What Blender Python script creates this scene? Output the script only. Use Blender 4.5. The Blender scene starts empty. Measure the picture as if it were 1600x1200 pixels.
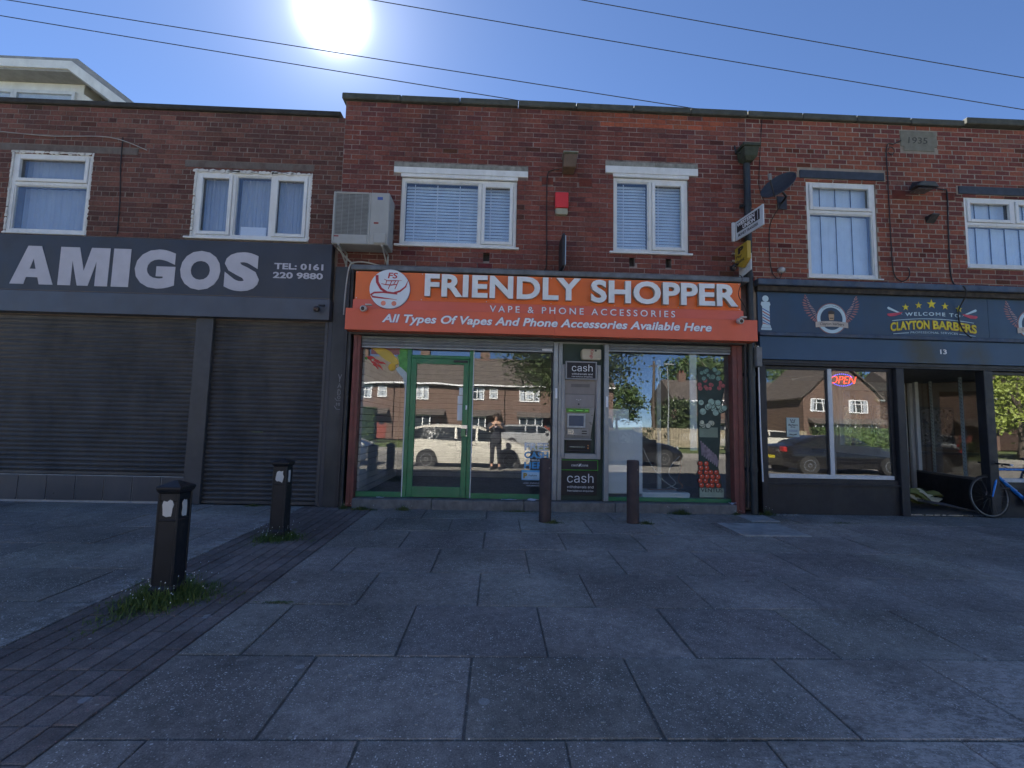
import bpy, math, random
from mathutils import Matrix, Vector
random.seed(7)
R = math.radians
S = bpy.context.scene
COL = S.collection

# ------------------------------------------------------------------ camera
cam_d = bpy.data.cameras.new('camera'); cam = bpy.data.objects.new('camera', cam_d); COL.objects.link(cam)
S.camera = cam
cam_d.sensor_width = 36.0; cam_d.lens = 36.0 * 726.1 / 1600.0
cam_d.clip_start = 0.02; cam_d.clip_end = 3000
CAM = Vector((0, -7.3, 1.55))
_r = Vector((0.99918526, -0.0336235, 0.02232227)); _u = Vector((-0.02516656, -0.08669315, 0.99591714)); _f = Vector((0.03155104, 0.99566749, 0.0874687))
m = Matrix((_r, _u, -_f)).transposed().to_4x4(); m.translation = CAM
cam.matrix_world = m

# ------------------------------------------------------------------ world, sun, exposure
SUN = Vector((-0.2797, 0.7028, 0.6541)).normalized()
W = bpy.data.worlds.new('World'); S.world = W; W.use_nodes = True
nt = W.node_tree; nt.nodes.clear()
out = nt.nodes.new('ShaderNodeOutputWorld'); bg = nt.nodes.new('ShaderNodeBackground')
sky = nt.nodes.new('ShaderNodeTexSky'); sky.sky_type = 'NISHITA'; sky.sun_disc = False
sky.sun_elevation = math.asin(SUN.z); sky.sun_rotation = math.atan2(SUN.x, SUN.y)
sky.altitude = 1500; sky.air_density = 0.55; sky.dust_density = 0.03; sky.ozone_density = 5.5
bg.inputs[1].default_value = 0.05
nt.links.new(sky.outputs[0], bg.inputs[0])
# the sun itself and the bright air round it
tc = nt.nodes.new('ShaderNodeTexCoord'); dot = nt.nodes.new('ShaderNodeVectorMath'); dot.operation = 'DOT_PRODUCT'
dot.inputs[1].default_value = SUN; nt.links.new(tc.outputs['Generated'], dot.inputs[0])
ac = nt.nodes.new('ShaderNodeMath'); ac.operation = 'ARCCOSINE'; ac.use_clamp = False; nt.links.new(dot.outputs['Value'], ac.inputs[0])
def mnode(op, a, b):
    n = nt.nodes.new('ShaderNodeMath'); n.operation = op
    for i, v in enumerate((a, b)):
        if hasattr(v, 'is_output') or not isinstance(v, (int, float)): nt.links.new(v, n.inputs[i])
        else: n.inputs[i].default_value = v
    return n.outputs[0]
g1 = mnode('MULTIPLY', mnode('POWER', 2.71828, mnode('MULTIPLY', mnode('POWER', mnode('DIVIDE', ac.outputs[0], R(1.8)), 2.0), -1.0)), 2.0)
g2 = mnode('MULTIPLY', mnode('POWER', 2.71828, mnode('DIVIDE', ac.outputs[0], -R(3.2))), 0.24)
g3 = mnode('MULTIPLY', mnode('POWER', 2.71828, mnode('DIVIDE', ac.outputs[0], -R(12))), 0.03)
gs = mnode('ADD', mnode('ADD', g1, g2), g3)
bg2 = nt.nodes.new('ShaderNodeBackground'); bg2.inputs[0].default_value = (0.93, 0.96, 1.0, 1); nt.links.new(gs, bg2.inputs[1])
add = nt.nodes.new('ShaderNodeAddShader'); nt.links.new(bg.outputs[0], add.inputs[0]); nt.links.new(bg2.outputs[0], add.inputs[1])
nt.links.new(add.outputs[0], out.inputs[0])
W.cycles.sampling_method = 'MANUAL'; W.cycles.sample_map_resolution = 1024

sun_d = bpy.data.lights.new('sun', 'SUN'); sun = bpy.data.objects.new('sun', sun_d); COL.objects.link(sun)
sun_d.energy = 5.0; sun_d.angle = R(0.53); sun_d.color = (1.0, 0.93, 0.82)
sun.rotation_euler = (-SUN).to_track_quat('-Z', 'Y').to_euler(); sun.location = (-20, 50, 60)
S.view_settings.view_transform = 'Standard'; S.view_settings.look = 'None'
S.view_settings.exposure = 2.4; S.view_settings.gamma = 1.0
try: S.view_settings.use_curve_mapping = False
except Exception: pass
S.cycles.max_bounces = 8; S.cycles.transparent_max_bounces = 16; S.cycles.caustics_reflective = False; S.cycles.caustics_refractive = False
S.cycles.sample_clamp_indirect = 4.0
try:
    S.cycles.use_denoising = True; S.cycles.denoiser = 'OPENIMAGEDENOISE'
except Exception: pass

# ------------------------------------------------------------------ materials
MATS = {}
def new_mat(name):
    M = bpy.data.materials.new(name); M.use_nodes = True
    n = M.node_tree.nodes; p = n.get('Principled BSDF')
    return M, M.node_tree, p
def N(t, typ, **kw):
    n = t.nodes.new(typ)
    for k, v in kw.items(): setattr(n, k, v)
    return n
def pos_noise(t, scale, detail=4.0, rough=0.55, stretch=(1, 1, 1)):
    g = N(t, 'ShaderNodeNewGeometry'); mp = N(t, 'ShaderNodeMapping'); mp.inputs['Scale'].default_value = stretch
    t.links.new(g.outputs['Position'], mp.inputs[0])
    n = N(t, 'ShaderNodeTexNoise'); n.inputs['Scale'].default_value = scale; n.inputs['Detail'].default_value = detail; n.inputs['Roughness'].default_value = rough
    t.links.new(mp.outputs[0], n.inputs['Vector']); return n.outputs[0]
def ramp(t, fac, stops):
    r = N(t, 'ShaderNodeValToRGB'); cr = r.color_ramp
    while len(cr.elements) < len(stops): cr.elements.new(0.5)
    for e, (p, c) in zip(cr.elements, stops): e.position = p; e.color = (c if len(c) == 4 else (*c, 1)) if hasattr(c, '__len__') else (c, c, c, 1)
    t.links.new(fac, r.inputs[0]); return r.outputs[0]
def mix(t, fac, a, b, mode='MIX'):
    n = N(t, 'ShaderNodeMixRGB', blend_type=mode)
    for i, v in ((0, fac), (1, a), (2, b)):
        if isinstance(v, (int, float)): n.inputs[i].default_value = v
        elif isinstance(v, tuple): n.inputs[i].default_value = (*v, 1) if len(v) == 3 else v
        else: t.links.new(v, n.inputs[i])
    return n.outputs[0]
def bump(t, p, h, strength=0.3, dist=0.01):
    b = N(t, 'ShaderNodeBump'); b.inputs['Strength'].default_value = strength; b.inputs['Distance'].default_value = dist
    t.links.new(h, b.inputs['Height']); t.links.new(b.outputs[0], p.inputs['Normal'])
def mat(name, col, rough=0.6, metal=0.0, var=0.18, scale=6.0, dirt=0.0, dirt_col=(0.05, 0.045, 0.04), bmp=0.15, bscale=60, stretch=(1, 1, 1), spec=0.5, emis=None, estr=0.0, coat=0.0, chips=None):
    if name in MATS: return MATS[name]
    M, t, p = new_mat(name)
    c = tuple(col)
    lo = tuple(v * (1 - var) for v in c); hi = tuple(min(1, v * (1 + var)) for v in c)
    n1 = pos_noise(t, scale, 5, 0.6, stretch)
    cc = ramp(t, n1, [(0.3, lo), (0.7, hi)])
    if dirt > 0:
        n2 = pos_noise(t, scale * 0.45 + 0.7, 8, 0.7, (1, 1, 0.35))
        f = ramp(t, n2, [(0.42, 0.0), (0.72, dirt)])
        cc = mix(t, f, cc, dirt_col)
    if chips:
        n3 = pos_noise(t, 14, 6, 0.7)
        cc = mix(t, ramp(t, n3, [(chips[1], 0.0), (chips[1] + 0.02, 1.0)]), cc, chips[0])
    t.links.new(cc, p.inputs['Base Color'])
    nr = pos_noise(t, scale * 2.3, 3, 0.5)
    t.links.new(ramp(t, nr, [(0.3, max(0.02, rough - 0.1)), (0.7, min(1, rough + 0.1))]), p.inputs['Roughness'])
    p.inputs['Metallic'].default_value = metal; p.inputs['Specular IOR Level'].default_value = spec
    p.inputs['Coat Weight'].default_value = coat
    if bmp > 0: bump(t, p, pos_noise(t, bscale, 4, 0.6), bmp, 0.004)
    if emis:
        p.inputs['Emission Color'].default_value = (*emis, 1); p.inputs['Emission Strength'].default_value = estr
    MATS[name] = M; return M
def glass_mat(name, refl=0.12, tint=(0.86, 0.9, 0.9), ior=1.6, wave=0.0):
    if name in MATS: return MATS[name]
    M = bpy.data.materials.new(name); M.use_nodes = True; t = M.node_tree; t.nodes.clear()
    o = N(t, 'ShaderNodeOutputMaterial'); tr = N(t, 'ShaderNodeBsdfTransparent'); tr.inputs[0].default_value = (*tint, 1)
    gl = N(t, 'ShaderNodeBsdfGlossy'); gl.inputs['Roughness'].default_value = 0.0; gl.inputs[0].default_value = (0.97, 0.98, 1, 1)
    lw = N(t, 'ShaderNodeLayerWeight'); lw.inputs[0].default_value = 0.5
    pw = N(t, 'ShaderNodeMath', operation='POWER'); pw.inputs[1].default_value = 5.0; t.links.new(lw.outputs['Facing'], pw.inputs[0])
    ad = N(t, 'ShaderNodeMath', operation='MULTIPLY_ADD', use_clamp=True); ad.inputs[1].default_value = 1 - refl; ad.inputs[2].default_value = refl; t.links.new(pw.outputs[0], ad.inputs[0])
    mx = N(t, 'ShaderNodeMixShader'); t.links.new(ad.outputs[0], mx.inputs[0]); t.links.new(tr.outputs[0], mx.inputs[1]); t.links.new(gl.outputs[0], mx.inputs[2])
    if wave > 0:
        b = N(t, 'ShaderNodeBump'); b.inputs['Strength'].default_value = wave; b.inputs['Distance'].default_value = 0.01
        t.links.new(pos_noise(t, 1.6, 1, 0.4), b.inputs['Height']); t.links.new(b.outputs[0], gl.inputs['Normal'])
    # faint film of dust on the pane
    df = N(t, 'ShaderNodeBsdfDiffuse'); df.inputs[0].default_value = (0.55, 0.55, 0.55, 1)
    m2 = N(t, 'ShaderNodeMixShader'); t.links.new(ramp(t, pos_noise(t, 3.0, 7, 0.7), [(0.4, 0.005), (0.8, 0.05)]), m2.inputs[0])
    t.links.new(mx.outputs[0], m2.inputs[1]); t.links.new(df.outputs[0], m2.inputs[2]); t.links.new(m2.outputs[0], o.inputs[0])
    MATS[name] = M; return M
def emit_mat(name, col, s):
    if name in MATS: return MATS[name]
    M = bpy.data.materials.new(name); M.use_nodes = True; t = M.node_tree; t.nodes.clear()
    o = N(t, 'ShaderNodeOutputMaterial'); e = N(t, 'ShaderNodeEmission'); e.inputs[0].default_value = (*col, 1); e.inputs[1].default_value = s
    t.links.new(e.outputs[0], o.inputs[0]); MATS[name] = M; return M
def brick_mat(name, soot=0.5, soot_scale=0.7, thr=0.45, eff=0.25):
    M, t, p = new_mat(name)
    a = N(t, 'ShaderNodeAttribute', attribute_name='tint')
    n1 = pos_noise(t, 25, 6, 0.65)
    c = mix(t, 1.0, a.outputs['Color'], ramp(t, n1, [(0.25, 0.62), (0.75, 1.3)]), 'MULTIPLY')
    n2 = pos_noise(t, soot_scale, 9, 0.68, (1, 1, 0.6))
    c = mix(t, ramp(t, n2, [(thr, 0.0), (thr + 0.28, soot)]), c, (0.035, 0.028, 0.026))
    n3 = pos_noise(t, 3.2, 8, 0.75, (1, 1, 0.4))
    c = mix(t, ramp(t, n3, [(0.63, 0.0), (0.78, eff)]), c, (0.42, 0.36, 0.32))
    t.links.new(c, p.inputs['Base Color']); p.inputs['Roughness'].default_value = 0.88; p.inputs['Specular IOR Level'].default_value = 0.25
    bump(t, p, pos_noise(t, 140, 5, 0.7), 0.5, 0.003)
    return M
def ground_mat(name, base, speck=(0.80, 0.77, 0.72), speck_n=0.75, patch=0.0, use_tint=False):
    M, t, p = new_mat(name)
    n1 = pos_noise(t, 1.1, 9, 0.68)
    c = ramp(t, n1, [(0.3, tuple(v * 0.72 for v in base)), (0.7, tuple(v * 1.32 for v in base))])
    n2 = pos_noise(t, 16, 6, 0.7)
    c = mix(t, 1.0, c, ramp(t, n2, [(0.3, 0.75), (0.7, 1.25)]), 'MULTIPLY')
    n5 = pos_noise(t, 150, 3, 0.7)
    c = mix(t, 1.0, c, ramp(t, n5, [(0.3, 0.6), (0.7, 1.4)]), 'MULTIPLY')
    if use_tint:
        a = N(t, 'ShaderNodeAttribute', attribute_name='tint'); c = mix(t, 1.0, c, a.outputs['Color'], 'MULTIPLY')
        nb = pos_noise(t, 0.6, 10, 0.75); c = mix(t, 1.0, c, ramp(t, nb, [(0.3, 0.62), (0.52, 0.92), (0.7, 1.35)]), 'MULTIPLY')
        ns = pos_noise(t, 4.5, 10, 0.78); c = mix(t, ramp(t, ns, [(0.56, 0.0), (0.66, 0.35)]), c, (0.09, 0.085, 0.08)); c = mix(t, ramp(t, pos_noise(t, 7.0, 9, 0.8), [(0.60, 0.0), (0.68, 0.4)]), c, tuple(min(1, v * 1.9) for v in base))
    g = N(t, 'ShaderNodeNewGeometry')
    def specks(scale, thr, amount):
        v = N(t, 'ShaderNodeTexVoronoi'); v.inputs['Scale'].default_value = scale; t.links.new(g.outputs['Position'], v.inputs['Vector'])
        sz = N(t, 'ShaderNodeSeparateColor'); t.links.new(v.outputs['Color'], sz.inputs[0])
        th = N(t, 'ShaderNodeMath', operation='MULTIPLY'); th.inputs[1].default_value = thr; t.links.new(sz.outputs[0], th.inputs[0])
        lt = N(t, 'ShaderNodeMath', operation='LESS_THAN'); t.links.new(v.outputs['Distance'], lt.inputs[0]); t.links.new(th.outputs[0], lt.inputs[1])
        gt = N(t, 'ShaderNodeMath', operation='GREATER_THAN'); gt.inputs[1].default_value = 1 - amount; t.links.new(sz.outputs[1], gt.inputs[0])
        ml = N(t, 'ShaderNodeMath', operation='MULTIPLY'); t.links.new(lt.outputs[0], ml.inputs[0]); t.links.new(gt.outputs[0], ml.inputs[1])
        m3 = N(t, 'ShaderNodeMath', operation='MULTIPLY'); t.links.new(ml.outputs[0], m3.inputs[0]); t.links.new(sz.outputs[2], m3.inputs[1])
        return m3.outputs[0]
    c = mix(t, specks(95, 0.42, speck_n), c, speck)
    c = mix(t, specks(38, 0.26, speck_n * 0.22), c, tuple(min(1, v * 1.1) for v in speck))
    c = mix(t, specks(3.1, 0.10, 0.35), c, (0.45, 0.45, 0.45))       # trodden chewing gum
    if patch > 0:
        n3 = pos_noise(t, 0.75, 10, 0.74, (1, 1.6, 1))
        n4 = pos_noise(t, 9, 6, 0.8, (1, 2.2, 1))
        mm = N(t, 'ShaderNodeMath', operation='MULTIPLY'); t.links.new(ramp(t, n3, [(0.56, 0.0), (0.68, 1.0)]), mm.inputs[0]); t.links.new(ramp(t, n4, [(0.45, 0.0), (0.6, patch)]), mm.inputs[1])
        c = mix(t, mm.outputs[0], c, (0.42, 0.39, 0.36))
        # worn mortar-stained corner nearest the kerb
        sx = N(t, 'ShaderNodeSeparateXYZ'); t.links.new(g.outputs['Position'], sx.inputs[0])
        wear = ramp(t, pos_noise(t, 15, 10, 0.85, (1, 2.2, 1)), [(0.46, 0.0), (0.56, 0.95)])
        for cen, r0, r1 in (((2.25, -5.45, 0.17), 0.25, 0.95), ((3.1, -4.85, 0.17), 0.1, 0.75), ((1.3, -5.5, 0.17), 0.05, 0.45)):
            d1 = N(t, 'ShaderNodeVectorMath', operation='DISTANCE'); t.links.new(g.outputs['Position'], d1.inputs[0]); d1.inputs[1].default_value = cen
            m4 = N(t, 'ShaderNodeMath', operation='MULTIPLY'); t.links.new(ramp(t, d1.outputs['Value'], [(r0, 1.0), (r1, 0.0)]), m4.inputs[0]); t.links.new(wear, m4.inputs[1])
            c = mix(t, m4.outputs[0], c, (0.62, 0.57, 0.52))
        # smeared mortar along the edge of the block strip
        ab = N(t, 'ShaderNodeMath', operation='ADD'); ab.inputs[1].default_value = 2.95; t.links.new(sx.outputs[0], ab.inputs[0])
        ab2 = N(t, 'ShaderNodeMath', operation='ABSOLUTE'); t.links.new(ab.outputs[0], ab2.inputs[0])
        m5 = N(t, 'ShaderNodeMath', operation='MULTIPLY'); t.links.new(ramp(t, ab2.outputs[0], [(0.03, 1.0), (0.16, 0.0)]), m5.inputs[0]); t.links.new(ramp(t, pos_noise(t, 9, 10, 0.82), [(0.47, 0.0), (0.58, 0.6)]), m5.inputs[1])
        c = mix(t, m5.outputs[0], c, (0.60, 0.57, 0.53))
    t.links.new(c, p.inputs['Base Color']); p.inputs['Roughness'].default_value = 0.8; p.inputs['Specular IOR Level'].default_value = 0.35
    bump(t, p, n5, 0.6, 0.004)
    return M
def leaf_mat(name, a, b):
    M, t, p = new_mat(name)
    c = ramp(t, pos_noise(t, 1.7, 5, 0.7), [(0.3, a), (0.7, b)])
    t.links.new(c, p.inputs['Base Color']); p.inputs['Roughness'].default_value = 0.6
    p.inputs['Subsurface Weight'].default_value = 0.0
    try: p.inputs['Transmission Weight'].default_value = 0.0
    except Exception: pass
    MATS[name] = M; return M

WHITE = mat('white_upvc', (0.72, 0.74, 0.74), 0.35, var=0.05, dirt=0.35, dirt_col=(0.35, 0.33, 0.3), bmp=0)
BLACK = mat('black_painted_wood', (0.018, 0.019, 0.024), 0.5, var=0.3, dirt=0.3, dirt_col=(0.07, 0.065, 0.06), bmp=0.2)
GREEN = mat('green_painted_aluminium', (0.03, 0.21, 0.085), 0.4, var=0.15, dirt=0.35, dirt_col=(0.13, 0.2, 0.15), bmp=0.05)
DGREEN = mat('dark_green_board', (0.02, 0.05, 0.04), 0.5)
GREY_AL = mat('grey_aluminium', (0.32, 0.35, 0.37), 0.4, 0.35, var=0.12, dirt=0.4, dirt_col=(0.16, 0.16, 0.16))
REDPOST = mat('red_brown_painted_steel', (0.20, 0.055, 0.045), 0.5, var=0.2, dirt=0.5, dirt_col=(0.09, 0.05, 0.045))
CONC = mat('concrete', (0.21, 0.20, 0.19), 0.9, var=0.25, scale=9, dirt=0.6, dirt_col=(0.07, 0.07, 0.06), bmp=0.5, bscale=90)
COPING = mat('mossy_coping_stone', (0.075, 0.08, 0.07), 0.9, var=0.3, scale=5, dirt=0.8, dirt_col=(0.04, 0.045, 0.04), bmp=0.5)
LINTEL = mat('worn_lintel_concrete', (0.28, 0.28, 0.25), 0.9, var=0.3, scale=11, dirt=0.7, dirt_col=(0.08, 0.08, 0.07), bmp=0.5)
LINTEL_D = mat('dark_painted_lintel', (0.035, 0.045, 0.065), 0.7, var=0.2)
CHAR = mat('charcoal_fascia', (0.040, 0.043, 0.055), 0.45, var=0.12, scale=2, dirt=0.3, dirt_col=(0.07, 0.065, 0.06))
CHAR2 = mat('slate_blue_shutter_box', (0.085, 0.095, 0.12), 0.42, var=0.12, scale=2, dirt=0.3, dirt_col=(0.07, 0.065, 0.06))
SLAT = mat('dark_shutter_steel', (0.065, 0.065, 0.068), 0.45, 0.3, var=0.35, scale=2, dirt=0.65, dirt_col=(0.15, 0.135, 0.12), chips=((0.17, 0.15, 0.13), 0.72))
NAVY = mat('navy_fascia', (0.022, 0.060, 0.12), 0.42, var=0.12, scale=2, dirt=0.45, dirt_col=(0.05, 0.05, 0.045))
NAVY_LEAD = mat('weathered_navy_ledge', (0.045, 0.075, 0.13), 0.6, var=0.35, scale=8, dirt=0.6, dirt_col=(0.12, 0.12, 0.12), bmp=0.4)
ORANGE = mat('orange_sign_panel', (0.82, 0.17, 0.028), 0.4, var=0.10, scale=1.5, bmp=0, dirt=0.35, dirt_col=(0.5, 0.13, 0.06))
CORAL = mat('coral_sign_panel', (0.70, 0.14, 0.085), 0.4, var=0.06, scale=1.5, bmp=0)
CORAL2 = mat('coral_orange_sign_panel', (0.76, 0.14, 0.06), 0.4, var=0.10, scale=1.2, bmp=0, dirt=0.3, dirt_col=(0.5, 0.13, 0.08))
LETTER = mat('white_letter_face', (0.80, 0.82, 0.83), 0.4, var=0.06, bmp=0, dirt=0.2, dirt_col=(0.5, 0.48, 0.42))
PRINTW = mat('white_print', (0.85, 0.86, 0.88), 0.5, var=0.04, bmp=0)
PRINTG = mat('pale_grey_print', (0.50, 0.49, 0.54), 0.5, var=0.06, bmp=0)
PRINTB = mat('blue_print', (0.06, 0.10, 0.32), 0.5, bmp=0)
PRINTK = mat('black_print', (0.015, 0.015, 0.02), 0.5, bmp=0)
PRINTR = mat('crimson_print', (0.42, 0.03, 0.04), 0.5, bmp=0)
YEL = mat('yellow_print', (0.75, 0.62, 0.03), 0.5, bmp=0)
CYAN = mat('light_blue_print', (0.12, 0.42, 0.72), 0.5, bmp=0)
DARK = mat('dark_interior', (0.045, 0.045, 0.05), 0.8); DIM = mat('grey_inner_wall', (0.20, 0.20, 0.20), 0.8)
IFLOOR = mat('dark_vinyl_floor', (0.05, 0.05, 0.055), 0.5)
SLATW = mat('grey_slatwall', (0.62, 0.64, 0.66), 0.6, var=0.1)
BOARDW = mat('white_painted_board', (0.80, 0.84, 0.85), 0.5, var=0.05, bmp=0)
ROOFM = mat('grey_roof_felt', (0.10, 0.10, 0.10), 0.9)
BLIND = mat('pale_blue_blind', (0.72, 0.80, 0.84), 0.6, var=0.05, bmp=0)
CURT = mat('white_net_curtain', (0.40, 0.44, 0.50), 0.8, var=0.08, scale=2, bmp=0, stretch=(6, 1, 0.3))
GLASS_SHOP = glass_mat('shop_glass', 0.095, (0.97, 0.985, 0.98), 1.45, 0.10)
GLASS_UP = glass_mat('house_window_glass', 0.10, (0.94, 0.97, 1.0), 1.45, 0.08)
CABLE = mat('black_cable', (0.015, 0.015, 0.015), 0.6, bmp=0)
RUBBER = mat('black_rubber', (0.02, 0.02, 0.02), 0.75)
CHROME = mat('bright_metal', (0.6, 0.6, 0.6), 0.3, 0.9, bmp=0)
TERRA = mat('terracotta_vent', (0.16, 0.045, 0.035), 0.9)
def flat(name, col, **k):
    k.setdefault('bmp', 0); k.setdefault('var', 0.08); return mat(name, col, **k)

# ------------------------------------------------------------------ mesh helpers
ORG = {}
class MB:
    def __init__(s): s.v = []; s.f = []; s.m = []; s.c = []
    def add(s, vs, fs, mi=0, tint=None):
        o = len(s.v); s.v += [tuple(v) for v in vs]
        for f in fs: s.f.append(tuple(i + o for i in f)); s.m.append(mi); s.c.append(tint)
        return s
    def box(s, x0, x1, y0, y1, z0, z1, mi=0, tint=None):
        if x0 > x1: x0, x1 = x1, x0
        if y0 > y1: y0, y1 = y1, y0
        if z0 > z1: z0, z1 = z1, z0
        v = [(x0, y0, z0), (x1, y0, z0), (x1, y1, z0), (x0, y1, z0), (x0, y0, z1), (x1, y0, z1), (x1, y1, z1), (x0, y1, z1)]
        return s.add(v, [(0, 3, 2, 1), (4, 5, 6, 7), (0, 1, 5, 4), (1, 2, 6, 5), (2, 3, 7, 6), (3, 0, 4, 7)], mi, tint)
    def mbox(s, M, sx, sy, sz, mi=0):
        v = [M @ Vector((x * sx / 2, y * sy / 2, z * sz / 2)) for z in (-1, 1) for y in (-1, 1) for x in (-1, 1)]
        return s.add(v, [(0, 2, 3, 1), (4, 5, 7, 6), (0, 1, 5, 4), (1, 3, 7, 5), (3, 2, 6, 7), (2, 0, 4, 6)], mi)
    def tube(s, pts, r, n=8, mi=0, cap=True):
        pts = [Vector(p) for p in pts]; rs = r if hasattr(r, '__len__') else [r] * len(pts)
        rings = []; up = None
        for i, p in enumerate(pts):
            d = (pts[min(i + 1, len(pts) - 1)] - pts[max(i - 1, 0)]).normalized()
            if up is None: up = d.orthogonal().normalized()
            up = (up - d * up.dot(d))
            up = up.normalized() if up.length > 1e-6 else d.orthogonal().normalized()
            b = d.cross(up)
            rings.append([p + (up * math.cos(2 * math.pi * k / n) + b * math.sin(2 * math.pi * k / n)) * rs[i] for k in range(n)])
        vs = [v for rg in rings for v in rg]; fs = []
        for i in range(len(pts) - 1):
            for k in range(n): fs.append((i * n + k, i * n + (k + 1) % n, (i + 1) * n + (k + 1) % n, (i + 1) * n + k))
        if cap: fs.append(tuple(reversed(range(n)))); fs.append(tuple((len(pts) - 1) * n + k for k in range(n)))
        return s.add(vs, fs, mi)
    def lathe(s, prof, n=20, M=None, mi=0):      # prof: list of (r, z)
        M = M or Matrix.Identity(4); vs = []; fs = []
        for r, z in prof:
            for k in range(n): a = 2 * math.pi * k / n; vs.append(M @ Vector((r * math.cos(a), r * math.sin(a), z)))
        for i in range(len(prof) - 1):
            for k in range(n): fs.append((i * n + k, i * n + (k + 1) % n, (i + 1) * n + (k + 1) % n, (i + 1) * n + k))
        fs.append(tuple(reversed(range(n)))); fs.append(tuple((len(prof) - 1) * n + k for k in range(n)))
        return s.add(vs, fs, mi)
    def prism(s, poly, y0, y1, mi=0):            # poly in x,z ; extruded along y
        n = len(poly); vs = [(x, y0, z) for x, z in poly] + [(x, y1, z) for x, z in poly]
        a = sum(poly[i][0] * poly[(i + 1) % n][1] - poly[(i + 1) % n][0] * poly[i][1] for i in range(n))
        f0 = tuple(range(n)); f1 = tuple(reversed(range(n, 2 * n)))
        fs = [f0, f1] + [(i, i + n, (i + 1) % n + n, (i + 1) % n) for i in range(n)]
        if a < 0: fs = [tuple(reversed(f)) for f in fs]
        return s.add(vs, fs, mi)
    def disc(s, cx, cz, r, y, n=24, d=0.003, mi=0, rz=None):
        rz = rz or r
        return s.prism([(cx + r * math.cos(2 * math.pi * k / n), cz + rz * math.sin(2 * math.pi * k / n)) for k in range(n)], y - d, y, mi)
    def stroke(s, pts, w, y, d=0.003, mi=0):     # flat line in x,z plane
        ws = w if hasattr(w, '__len__') else [w] * len(pts)
        L = []; Rr = []
        for i, (x, z) in enumerate(pts):
            a = pts[max(i - 1, 0)]; b = pts[min(i + 1, len(pts) - 1)]
            dx, dz = b[0] - a[0], b[1] - a[1]; l = math.hypot(dx, dz) or 1
            nx, nz = -dz / l * ws[i] / 2, dx / l * ws[i] / 2
            L.append((x + nx, z + nz)); Rr.append((x - nx, z - nz))
        for i in range(len(pts) - 1): s.prism([L[i], L[i + 1], Rr[i + 1], Rr[i]], y - d, y, mi)
        return s
    def build(s, name, mats, parent=None, smooth=False, bevel=0.0, M=None, seg=1):
        me = bpy.data.meshes.new(name)
        o = bpy.data.objects.new(name, me); COL.objects.link(o)
        org = Vector((0, 0, 0))
        if parent is not None:
            o.parent = parent; org = ORG.get(parent.name, Vector((0, 0, 0))); ORG[o.name] = org
        vs = s.v
        if M is not None: vs = [tuple(M @ Vector(v)) for v in vs]
        if org.length > 0: vs = [(v[0] - org.x, v[1] - org.y, v[2] - org.z) for v in vs]
        me.from_pydata(vs, [], s.f)
        if not isinstance(mats, (list, tuple)): mats = [mats]
        for mm in mats: me.materials.append(mm)
        if len(mats) > 1: me.polygons.foreach_set('material_index', s.m)
        if any(c is not None for c in s.c):
            at = me.color_attributes.new('tint', 'FLOAT_COLOR', 'CORNER'); arr = []
            for f, c in zip(s.f, s.c):
                c = c or (1, 1, 1); arr += [c[0], c[1], c[2], 1.0] * len(f)
            at.data.foreach_set('color', arr)
        if smooth: me.polygons.foreach_set('use_smooth', [True] * len(me.polygons))
        me.update()
        if smooth:
            try: me.set_sharp_from_angle(angle=R(40))
            except Exception: pass
        if bevel > 0:
            b = o.modifiers.new('bevel', 'BEVEL'); b.width = bevel; b.segments = seg; b.limit_method = 'ANGLE'; b.angle_limit = R(40)
        return o
def tag(o, label=None, cat=None, group=None, kind=None):
    if label: o['label'] = label
    if cat: o['category'] = cat
    if group: o['group'] = group
    if kind: o['kind'] = kind
    return o
def thing(name, loc, label, cat, group=None):
    o = bpy.data.objects.new(name, None); COL.objects.link(o); o.location = loc; ORG[o.name] = Vector(loc)
    o.empty_display_size = 0.1
    return tag(o, label, cat, group)
def bx(name, mt, parent, *a, bevel=0.0, **k): return MB().box(*a).build(name, mt, parent, bevel=bevel, **k)
def copy_tree(o, parent=None):
    c = o.copy(); COL.objects.link(c); c.parent = parent
    if o.name in ORG: ORG[c.name] = ORG[o.name]
    for ch in list(o.children): copy_tree(ch, c)
    return c

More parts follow.
